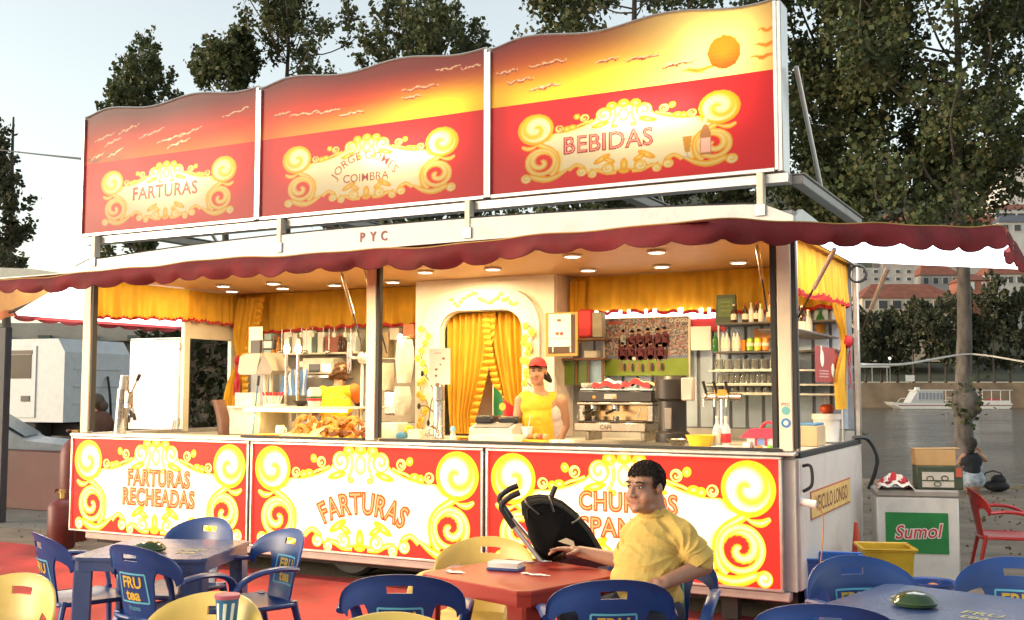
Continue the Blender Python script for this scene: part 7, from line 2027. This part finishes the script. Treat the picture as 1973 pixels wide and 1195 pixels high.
def head_pieces(H, s, chub=1.0, fem=False):
    """H: 4x4 head matrix (front is -y); s: scale"""
    def p(x, y, z): return H @ Vector((x * s, y * s, z * s))
    E3 = H.to_3x3().to_4x4()
    e = lambda c, r: ('e', p(*c), tuple(q * s for q in r), E3)
    c = lambda a, ra, b, rb: ('c', p(*a), ra * s, p(*b), rb * s)
    L = [e((0, .018, .032), (.076, .094, .088)), e((0, -.022, -.028), (.062 * (1 + .06 * (chub - 1)), .072, .088)),
         e((0, -.038, -.082), (.048 * chub, .050, .036)), e((0, -.074, -.100), (.022, .018, .018)),
         c((0, -.088, .012), .009, (0, -.105, -.030), .0125), e((-.013, -.098, -.034), (.010, .011, .008)), e((.013, -.098, -.034), (.010, .011, .008)),
         c((-.042, -.066, .030), .011, (-.012, -.077, .026), .010), c((.042, -.066, .030), .011, (.012, -.077, .026), .010),
         c((-.020, -.081, -.064), .0075, (.020, -.081, -.064), .0075), c((-.015, -.0785, -.077), .008, (.015, -.0785, -.077), .008),
         e((-.034 * chub, -.050, -.045), (.030, .032, .036)), e((.034 * chub, -.050, -.045), (.030, .032, .036)),
         e((-.077, .012, -.006), (.010, .021, .031)), e((.077, .012, -.006), (.010, .021, .031))]
    if chub > 1: L.append(e((0, -.018, -.098), (.058, .055, .030)))
    return L
def head_details(t, H, s, brow=M_hair):
    def p(x, y, z): return H @ Vector((x * s, y * s, z * s))
    E3 = H.to_3x3().to_4x4()
    for k in (-1, 1):
        o = G().ell(p(k * .031, -.0775, .008), (.0120 * s, .007 * s, .0060 * s), 10, 7, M=E3).build('eye', M_eye, t)
        G().ell(p(k * .031, -.0825, .008), (.0062 * s, .004 * s, .0060 * s), 8, 6, M=E3).build('iris', M_iris, o)
        G().tube([p(k * .046, -.0735, .012), p(k * .031, -.0845, .0150), p(k * .017, -.0830, .012)], .0026 * s, 5).build('eyelid', mat('lid_dark', (.10, .055, .04), .6), t)
        G().tube([p(k * .054, -.0700, .028), p(k * .036, -.0835, .0345), p(k * .016, -.0880, .031)], .0046 * s, 6).build('eyebrow', brow, t)
def skin_col(base, lip, H, s):
    Hi = np.array(H.inverted())
    def f(co):
        h = (np.c_[co, np.ones(len(co))] @ Hi.T)[:, :3] / s
        C = np.tile(np.array(base, dtype=np.float32), (len(co), 1))
        m = np.exp(-(((h[:, 0]) / .022) ** 2 + ((h[:, 2] + .070) / .011) ** 2) ** 2) * (h[:, 1] < -.07)
        C = C * (1 - m[:, None]) + np.array(lip)[None, :] * m[:, None]
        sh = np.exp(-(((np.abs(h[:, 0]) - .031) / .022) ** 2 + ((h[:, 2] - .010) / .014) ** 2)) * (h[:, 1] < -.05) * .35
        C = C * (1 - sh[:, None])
        ck = np.exp(-(((np.abs(h[:, 0]) - .042) / .02) ** 2 + ((h[:, 2] + .035) / .02) ** 2)) * (h[:, 1] < -.04) * .25
        C[:, 0] *= 1 + ck * .5
        return C
    return f
def hair_cap(t, H, s, keep, mt, scale=1.05, name='hair', wob=.0):
    g = G(); g.ell((0, .018, .034), (.076 * scale, .094 * scale, .089 * scale), 40, 28)
    F = []
    for f in g.f:
        c = sum((Vector(g.v[i]) for i in f), Vector()) / len(f)
        if keep(c.x, c.y, c.z): F.append(f)
    V = []
    for v in g.v:
        v = Vector(v); k = 1 + wob * math.sin(v.x * 160 + v.z * 90) * math.sin(v.y * 140)
        V.append(H @ (v * s * k))
    o = G().add(V, F).build(name, mt, t, ang=180)
    m = o.modifiers.new('thick', 'SOLIDIFY'); m.thickness = .012 * s; m.offset = -1
    if name == 'hair':
        r = np.random.default_rng(5); q = r.normal(size=(9000, 3)); q /= np.linalg.norm(q, axis=1)[:, None]
        q = q * np.array([.076, .094, .089]) * scale * r.uniform(.99, 1.035, size=(9000, 1)) + np.array([0, .018, .034])
        j = r.normal(size=(9000, 3)) * .004
        q = np.array([H @ (Vector(p) * s) for p, d_ in zip(q, j) if keep(p[0] + d_[0], p[1] + d_[1], p[2] + d_[2])])
        tag(leaves('hair_strands', q, .009 * s, (.05, .038, .03), t, M_leaf, seed=6), kind='stuff')
    return o
def hand(wrist, direc, up, s, side=1, curl=.5, point=False):
    """palm, four unequal fingers with knuckle bends, thumb from the side of the palm"""
    w = Vector(wrist); d = Vector(direc).normalized(); u = (Vector(up) - d * Vector(up).dot(d)).normalized(); l = d.cross(u) * side
    L = [('c', w, .024 * s, w + d * .045 * s, .026 * s)]
    for k in range(4): L.append(('c', w + d * .02 * s + l * (.018 - .014 * k) * s, .015 * s, w + d * .085 * s + l * (.030 - .020 * k) * s, .0115 * s))
    ln = (.040, .045, .042, .033)
    for k in range(4):
        b = w + d * .088 * s + l * (.031 - .0205 * k) * s
        a1 = curl * (.35 if (point and k == 0) else 1.0); dd = (d * math.cos(a1 * .6) - u * math.sin(a1 * .6) + l * (.10 - .07 * k)).normalized()
        m1 = b + dd * ln[k] * s
        dd2 = (d * math.cos(a1 * 1.5) - u * math.sin(a1 * 1.5) + l * (.08 - .06 * k)).normalized(); m2 = m1 + dd2 * ln[k] * .68 * s
        dd3 = (d * math.cos(a1 * 2.1) - u * math.sin(a1 * 2.1)).normalized(); m3 = m2 + dd3 * ln[k] * .5 * s
        L += [('c', b, .0095 * s, m1, .0088 * s), ('c', m1, .0088 * s, m2, .008 * s), ('c', m2, .008 * s, m3, .0068 * s)]
    b = w + d * .028 * s + l * .030 * s; m1 = b + (d * .65 + l * .72 - u * .2).normalized() * .042 * s; m2 = m1 + (d * .92 + l * .25 - u * .3).normalized() * .034 * s
    L += [('c', b, .0135 * s, m1, .0105 * s), ('c', m1, .0105 * s, m2, .0085 * s)]
    return L
class Loc:
    def __init__(s, px, dep, rz=None):
        s.d = dep
        b = CAM + ray(px, 750) * dep
        s.base = Vector((b.x, b.y, 0))
        s.rz = YAW if rz is None else rz
        s.inv = (Matrix.Translation(s.base) @ Matrix.Rotation(s.rz, 4, 'Z')).inverted()
    def __call__(s, px, py, y=0.0):
        return s.inv @ (CAM + ray(px, py) * (s.d + y))
def Hm(c, th, tilt=0.0, roll=0.0): return Matrix.Translation(c) @ Matrix.Rotation(th, 4, 'Z') @ Matrix.Rotation(tilt, 4, 'X') @ Matrix.Rotation(roll, 4, 'Y')
RZ = lambda a: Matrix.Rotation(a, 4, 'Z')

# ---- the seated man
L = Loc(1262, 5.6)
man = thing('person', 'person in a yellow T-shirt sitting at the red table, looking left', 'person', L.base, YAW)
hs_ = 1.04
H = Hm(L(1242, 938), R(-46), R(3))
H = H @ Matrix.Diagonal((1.10, 1.02, 1.0, 1.0))
sR, eR, wR = L(1222, 1034, .12), L(1202, 1082, .28), L(1118, 1063, .38)       # image-left arm
sL, eL, wL = L(1316, 1036, -.08), L(1356, 1090, -.10), L(1284, 1121, -.22)    # image-right arm
hipc = L(1262, 1180, .0); hipc.z = .56
fdir = Vector((-.86, -.5, 0)); sdir = Vector((.5, -.86, 0))
kn = [hipc + sdir * k * .10 + fdir * .45 + Vector((0, 0, .0)) for k in (-1, 1)]
an_ = [Vector((q.x - .02, q.y + .02, .09)) for q in kn]
tq = RZ(R(-36))
pieces = head_pieces(H, hs_, 1.12) + [
    ('c', L(1260, 1000, .03), .074, L(1252, 955, .02), .068), ('e', L(1260, 1060, .01), (.12, .08, .13), tq), ('e', L(1254, 1100, .0), (.13, .11, .12), tq),
    ('c', L(1262, 1105), .12, hipc, .13), ('c', L(1234, 1036, .08), .040, L(1300, 1038, -.05), .040),
    ('c', sR, .055, eR, .047), ('c', eR, .047, wR, .032), ('c', sL, .058, eL, .050), ('c', eL, .050, wL, .035),
    ('c', hipc + sdir * -.09, .095, kn[0], .07), ('c', hipc + sdir * .09, .095, kn[1], .07), ('c', kn[0], .065, an_[0], .042), ('c', kn[1], .065, an_[1], .042)]
pieces += hand(wR, L(1080, 1056, .36) - wR, (0, 0, 1), 1.02, -1, .42, True) + hand(wL, L(1250, 1132, -.26) - wL, (0, -.5, 1), 1.02, 1, .6)
remeshed('body', pieces, .0058, 3, M_skin, man, vcol=skin_col((.40, .205, .13), (.36, .13, .10), H, hs_))
head_details(man, H, hs_)
hair_cap(man, H, hs_, lambda x, y, z: (z > .062 - max(0, y) * 1.2 and y < .03) or (y >= .03 and z > -.055) or (abs(x) > .058 and z > .0 and y > -.026), M_hair, 1.06, wob=.012)
M_tee = mat('yellow_tshirt', (.62, .42, .11), .9, var=.10, scale=3, bump=.25, bscale=120)
remeshed('t_shirt', [('e', L(1258, 1050), (.165, .125, .125), tq), ('e', L(1256, 1026, .0), (.135, .105, .075), tq), ('e', L(1248, 1085, -.02), (.185, .165, .13), tq), ('e', L(1244, 1112, -.03), (.190, .18, .11), tq), ('e', L(1252, 1148, .0), (.185, .17, .11), tq),
    ('c', L(1238, 1006, .07), .052, L(1216, 1030, .12), .064), ('c', L(1282, 1000, -.01), .052, L(1318, 1028, -.08), .068), ('c', L(1240, 1014, .06), .055, L(1286, 1014, -.02), .058), ('c', L(1230, 1040, .08), .07, L(1300, 1040, -.06), .075),
    ('c', L(1261, 1000, .03), .086, L(1258, 988, .025), .078),
    ('c', sR, .066, sR.lerp(eR, .70), .066), ('c', sL, .070, sL.lerp(eL, .80), .077), ('e', sL.lerp(eL, .45), (.085, .085, .09), RZ(0))], .007, 5, M_tee, man, .0022, 3, folds=((L(1318, 1072, -.16), .0065, 15, .26), (L(1212, 1075, .02), .005, 11, .16), (L(1256, 1175, -.1), .005, 9, .2)))
for (s_, e_, a_, b_, r_) in ((sL, eL, .50, .84, .080), (sR, eR, .45, .76, .069)):
    G().cyl(s_.lerp(e_, a_), s_.lerp(e_, b_), r_ * .97, r_ * 1.06, 24, False).build('sleeve_hem', M_tee, man)
G().tube([L(1258, 984, .022) + RZ(R(-36)) @ Vector((.073 * math.cos(a * .2618), .066 * math.sin(a * .2618), -.012 + .012 * math.sin(a * .2618))) for a in range(25)], .009, 7).build('collar', M_tee, man)
remeshed('trousers', [('c', L(1262, 1165), .145, hipc, .16), ('c', hipc + sdir * -.09, .105, kn[0], .082), ('c', hipc + sdir * .09, .105, kn[1], .082), ('c', kn[0], .078, an_[0] + Vector((0, 0, .02)), .055), ('c', kn[1], .078, an_[1] + Vector((0, 0, .02)), .055)], .012, 3, M_jean, man, .004, 5)
for q in an_: G().ell((q.x - .05, q.y - .03, .045), (.13, .055, .045), 14, 8, M=RZ(R(30))).build('shoe', M_shoe, man)
hw_ = Matrix.Translation(L.base) @ RZ(YAW) @ hipc
fw_ = RZ(YAW) @ fdir
fw_ = fx(-.30, -.95).normalized()
chair('blue', 'blue plastic chair the man in the yellow T-shirt sits on', Vector((hw_.x, hw_.y, 0)) - fw_ * .285 - fw_ * .02, fw_)

# ---- woman at the counter
Y_w = 1.15
dw = (at(1037, 760, Y=Y_w) - CAM).dot(_fw)
L = Loc(1040, dw)
wom = thing('person', 'person in a red cap and yellow apron standing behind the counter', 'person', L.base, YAW)
hs_ = 1.0
H = Hm(L(1036, 716), R(-10), R(4))
sR, eR, wR = L(1003, 772, .0), L(996, 815, -.05), L(1010, 842, -.26)
sL, eL, wL = L(1079, 774, .0), L(1086, 820, .02), L(1074, 856, -.10)
wz = lambda p, z: Vector((p.x, p.y, z))
hp = wz(L(1042, 860), 1.16)
body = head_pieces(H, hs_, 1.06, True) + [('c', L(1040, 762), .052, L(1037, 735), .050), ('e', L(1042, 785), (.165, .11, .16), RZ(0)), ('c', L(1042, 800), .13, hp, .15),
    ('c', sR, .056, eR, .044), ('c', eR, .044, wR, .030), ('c', sL, .072, eL, .060), ('c', eL, .058, wL, .036), ('c', L(1015, 768), .050, L(1068, 768), .052),
    ('c', hp + Vector((-.09, 0, 0)), .10, Vector((hp.x - .09, hp.y, .80)), .065), ('c', hp + Vector((.09, 0, 0)), .10, Vector((hp.x + .09, hp.y, .80)), .065),
    ('c', Vector((hp.x - .09, hp.y, .80)), .06, Vector((hp.x - .09, hp.y, .45)), .04), ('c', Vector((hp.x + .09, hp.y, .80)), .06, Vector((hp.x + .09, hp.y, .45)), .04)]
body += hand(wR, (.5, -.8, -.2), (0, 0, 1), .9, 1, .5) + hand(wL, (-.2, -.6, -.6), (.2, 0, 1), .9, -1, .5)
remeshed('body', body, .0075, 3, M_skin, wom, vcol=skin_col((.50, .265, .16), (.42, .14, .11), H, hs_))
head_details(wom, H, hs_)
hair_cap(wom, H, hs_, lambda x, y, z: (y > .0 and z > -.06) or z > .045, M_hair, 1.05)
G().tube(smoothpath([H @ Vector((.03, .10, .0)), H @ Vector((.075, .105, -.06)), H @ Vector((.115, .09, -.105))], 5), [.03, .034, .036, .036, .036, .034, .03, .026, .022, .016, .008], 9).build('ponytail', M_hair, wom)
M_cap = mat('red_cap', (.55, .025, .03), .7, var=.1)
hair_cap(wom, H, hs_, lambda x, y, z: z > .060, M_cap, 1.13, 'cap')
def visor(u, v):
    a = R(-78 + 156 * u); r0 = 1.12
    q = Vector((.084 * math.sin(a) * (1 + .12 * v), .018 - .102 * math.cos(a) * (1 + .55 * v * math.cos(a * .8)), .064 + .004 * v - .020 * abs(math.sin(a)) * v))
    return H @ q
G().grid(visor, 16, 5).build('cap_visor', M_cap, wom)
M_apron = mat('yellow_apron', (.80, .50, .03), .75, var=.08, bump=.1)
remeshed('apron', [('e', L(1036, 785, -.03), (.15, .115, .125), RZ(0)), ('e', L(1022, 797, -.06), (.075, .065, .075), RZ(0)), ('e', L(1052, 797, -.06), (.072, .065, .075), RZ(0)), ('c', L(1012, 766, .0), .064, L(1030, 774, -.02), .080), ('c', L(1064, 766, .0), .060, L(1048, 774, -.02), .080), ('c', L(1036, 810, -.02), .16, L(1038, 860, -.02), .175),
    ('c', L(1014, 760, -.02), .040, L(1016, 785, -.05), .07), ('c', L(1062, 762, -.02), .036, L(1054, 785, -.05), .06)], .009, 3, M_apron, wom, .004, 8)
remeshed('undershirt', [('e', L(1066, 800, .0), (.085, .11, .12), RZ(0)), ('c', L(1066, 815), .10, L(1066, 860), .11)], .012, 3, mat('pink_white_shirt', (.68, .55, .50), .8), wom, .003, 9)
remeshed('skirt', [('c', hp, .17, Vector((hp.x, hp.y, .72)), .19)], .02, 2, M_jean, wom)
for k in (-1, 1): G().ell((hp.x + k * .09, hp.y - .05, .40), (.05, .12, .04), 12, 7).build('shoe', M_shoe, wom)

# ---- woman with her back turned at the fryer
Y_b = 1.35
db = (at(645, 760, Y=Y_b) - CAM).dot(_fw)
L = Loc(650, db)
wb = thing('person', 'person in a yellow shirt with orange sleeve, back turned at the fryer', 'person', L.base, YAW)
H = Hm(L(656, 722, .12), R(195), R(14))
sR, eR = L(622, 755, .05), L(606, 785, .12); wR = L(604, 790, .30)
sL, eL = L(682, 752, .0), L(700, 782, .12); wL = L(690, 800, .30)
hp = wz(L(645, 860), 1.12)
remeshed('body', head_pieces(H, 1.0) + [('c', L(650, 748, .05), .052, L(654, 735, .08), .05), ('e', L(650, 785), (.17, .12, .17), RZ(0)), ('c', L(648, 800), .14, hp, .16), ('c', sR, .055, eR, .045), ('c', eR, .045, wR, .03), ('c', sL, .055, eL, .045), ('c', eL, .045, wL, .03),
    ('c', hp + Vector((-.09, 0, 0)), .10, Vector((hp.x - .09, hp.y, .42)), .05), ('c', hp + Vector((.09, 0, 0)), .10, Vector((hp.x + .09, hp.y, .42)), .05)] + hand(wR, (0, 1, -.2), (0, 0, 1), .9, 1) + hand(wL, (0, 1, -.2), (0, 0, 1), .9, -1), .009, 3, M_skin, wb, vcol=skin_col((.48, .26, .16), (.4, .14, .1), H, 1.0))
M_hairb = mat('auburn_hair', (.10, .042, .016), .6, var=.3, scale=60, bump=.6, bscale=120)
remeshed('hair', [('e', H @ Vector((0, .03, .035)), (.092, .10, .10), RZ(0)), ('e', H @ Vector((.02, .07, .0)), (.085, .07, .08), RZ(0)), ('e', H @ Vector((-.05, .05, -.02)), (.05, .06, .07), RZ(0)), ('e', H @ Vector((.09, .03, -.03)), (.055, .05, .05), RZ(0)), ('e', H @ Vector((-.02, .02, .10)), (.05, .05, .045), RZ(0))], .007, 1, M_hairb, wb, .022, 4)
M_shirtb = mat('bright_yellow_shirt', (.85, .55, .02), .75, var=.06, bump=.1)
remeshed('shirt', [('e', L(648, 785), (.185, .135, .17), RZ(0)), ('c', L(646, 800), .155, L(650, 862), .165), ('c', L(624, 757, .03), .066, L(676, 754, .0), .066), ('c', sR, .066, sR.lerp(eR, .5), .064)], .011, 3, M_shirtb, wb, .005, 6)
remeshed('orange_sleeve', [('c', sL, .07, sL.lerp(eL, .55), .068)], .009, 2, mat('orange_cloth', (.75, .20, .04), .75), wb)
remeshed('dark_cuff', [('c', sL.lerp(eL, .62), .069, sL.lerp(eL, .82), .066)], .009, 2, mat('dark_green_cloth', (.03, .05, .035), .75), wb)
remeshed('skirt', [('c', hp, .18, Vector((hp.x, hp.y, .70)), .2)], .02, 2, M_jean, wb)
for k in (-1, 1): G().ell((hp.x + k * .09, hp.y + .05, .40), (.05, .12, .04), 12, 7).build('shoe', M_shoe, wb)

# ---- woman sitting on the quay
L = Loc(1870, 17.6)
ws = thing('person', 'person in a black top and pale patterned trousers sitting on the quay', 'person', L.base, YAW)
H = Hm(L(1872, 858), R(150), R(10))
hp = wz(L(1872, 925), .16)
sR, eR, wR = L(1858, 878, 0), L(1848, 890, .1), L(1852, 905, .2); sL, eL, wL = L(1886, 877, 0), L(1898, 886, .05), L(1886, 866, .1)
k0, k1 = hp + Vector((-.18, .30, .32)), hp + Vector((.20, .25, .30))
remeshed('body', head_pieces(H, 1.0) + [('c', L(1872, 872), .05, L(1872, 864), .048), ('e', L(1872, 890), (.16, .11, .17), RZ(0)), ('c', L(1872, 895), .12, hp, .15), ('c', sR, .05, eR, .04), ('c', eR, .04, wR, .028), ('c', sL, .05, eL, .042), ('c', eL, .04, wL, .028),
    ('c', hp, .12, k0, .07), ('c', hp, .12, k1, .07), ('c', k0, .06, Vector((k0.x, k0.y + .25, .06)), .04), ('c', k1, .06, Vector((k1.x, k1.y + .25, .06)), .04)] + hand(wR, (0, 1, -.3), (0, 0, 1), .9) + hand(wL, (-.5, 0, .3), (0, 0, 1), .9), .012, 3, M_skin, ws, vcol=skin_col((.42, .22, .14), (.4, .14, .1), H, 1.0))
remeshed('hair', [('e', H @ Vector((0, .03, .03)), (.095, .105, .10), RZ(0)), ('e', H @ Vector((0, .07, -.06)), (.07, .05, .09), RZ(0))], .012, 2, M_hair, ws)
remeshed('top', [('e', L(1872, 888), (.175, .125, .15), RZ(0)), ('c', L(1872, 895), .135, L(1872, 908), .14)], .014, 3, mat('black_top', (.015, .017, .022), .8), ws)
remeshed('trousers', [('e', hp + Vector((0, 0, .08)), (.22, .18, .18), RZ(0)), ('c', hp, .14, k0, .10), ('c', hp, .14, k1, .10), ('c', k0, .09, Vector((k0.x, k0.y + .24, .1)), .07), ('c', k1, .09, Vector((k1.x, k1.y + .24, .1)), .07)], .014, 3, mat('pale_floral', (.36, .40, .44), .85, var=.55, scale=14), ws)
# ---- person glimpsed behind the left post
L = Loc(190, 13.2)
wp_ = thing('person', 'person in a brown jacket half hidden behind the left kiosk post', 'person', L.base, YAW)
H = Hm(L(183, 781), R(-70), R(18))
hp = wz(L(194, 860), .82)
sR, eR, wR = L(183, 805, -.05), L(176, 835, -.05), L(168, 850, -.1); sL, eL, wL = L(200, 806, .1), L(205, 838, .1), L(196, 860, .05)
lg_ = [(hp + Vector((k * .09, 0, 0)), Vector((hp.x + k * .09, hp.y, .46)), Vector((hp.x + k * .09, hp.y, .08))) for k in (-1, 1)]
remeshed('body', head_pieces(H, 1.0) + [('c', L(190, 800), .055, L(185, 790), .05), ('e', L(192, 822), (.15, .13, .2), RZ(0)), ('c', L(193, 830), .14, hp, .15), ('c', sR, .05, eR, .042), ('c', eR, .042, wR, .03), ('c', sL, .05, eL, .042), ('c', eL, .042, wL, .03)] + [('c', a, .09, b, .06) for a, b, c in lg_] + [('c', b, .06, c, .045) for a, b, c in lg_] + hand(wR, (0, 0, -1), (1, 0, 0), .9) + hand(wL, (0, 0, -1), (1, 0, 0), .9), .012, 3, M_skin, wp_, vcol=skin_col((.35, .18, .11), (.3, .12, .09), H, 1.0))
remeshed('hair', [('e', H @ Vector((0, .03, .04)), (.095, .115, .10), RZ(0)), ('e', H @ Vector((0, .06, -.03)), (.09, .08, .08), RZ(0))], .012, 2, M_hair, wp_)
remeshed('jacket', [('e', L(192, 820), (.17, .15, .2), RZ(0)), ('c', L(192, 830), .155, hp, .17), ('c', sR, .065, eR, .055), ('c', sL, .065, eL, .055), ('c', L(185, 804), .06, L(200, 806), .06)], .014, 3, mat('brown_jacket', (.035, .014, .009), .8, var=.2), wp_, .005, 2)
remeshed('trousers', [('c', a, .11, b, .08) for a, b, c in lg_] + [('c', b, .08, c, .065) for a, b, c in lg_], .014, 3, M_jean, wp_)
for a, b, c in lg_: G().ell((c.x, c.y - .05, .045), (.05, .13, .045), 12, 7).build('shoe', M_shoe, wp_)
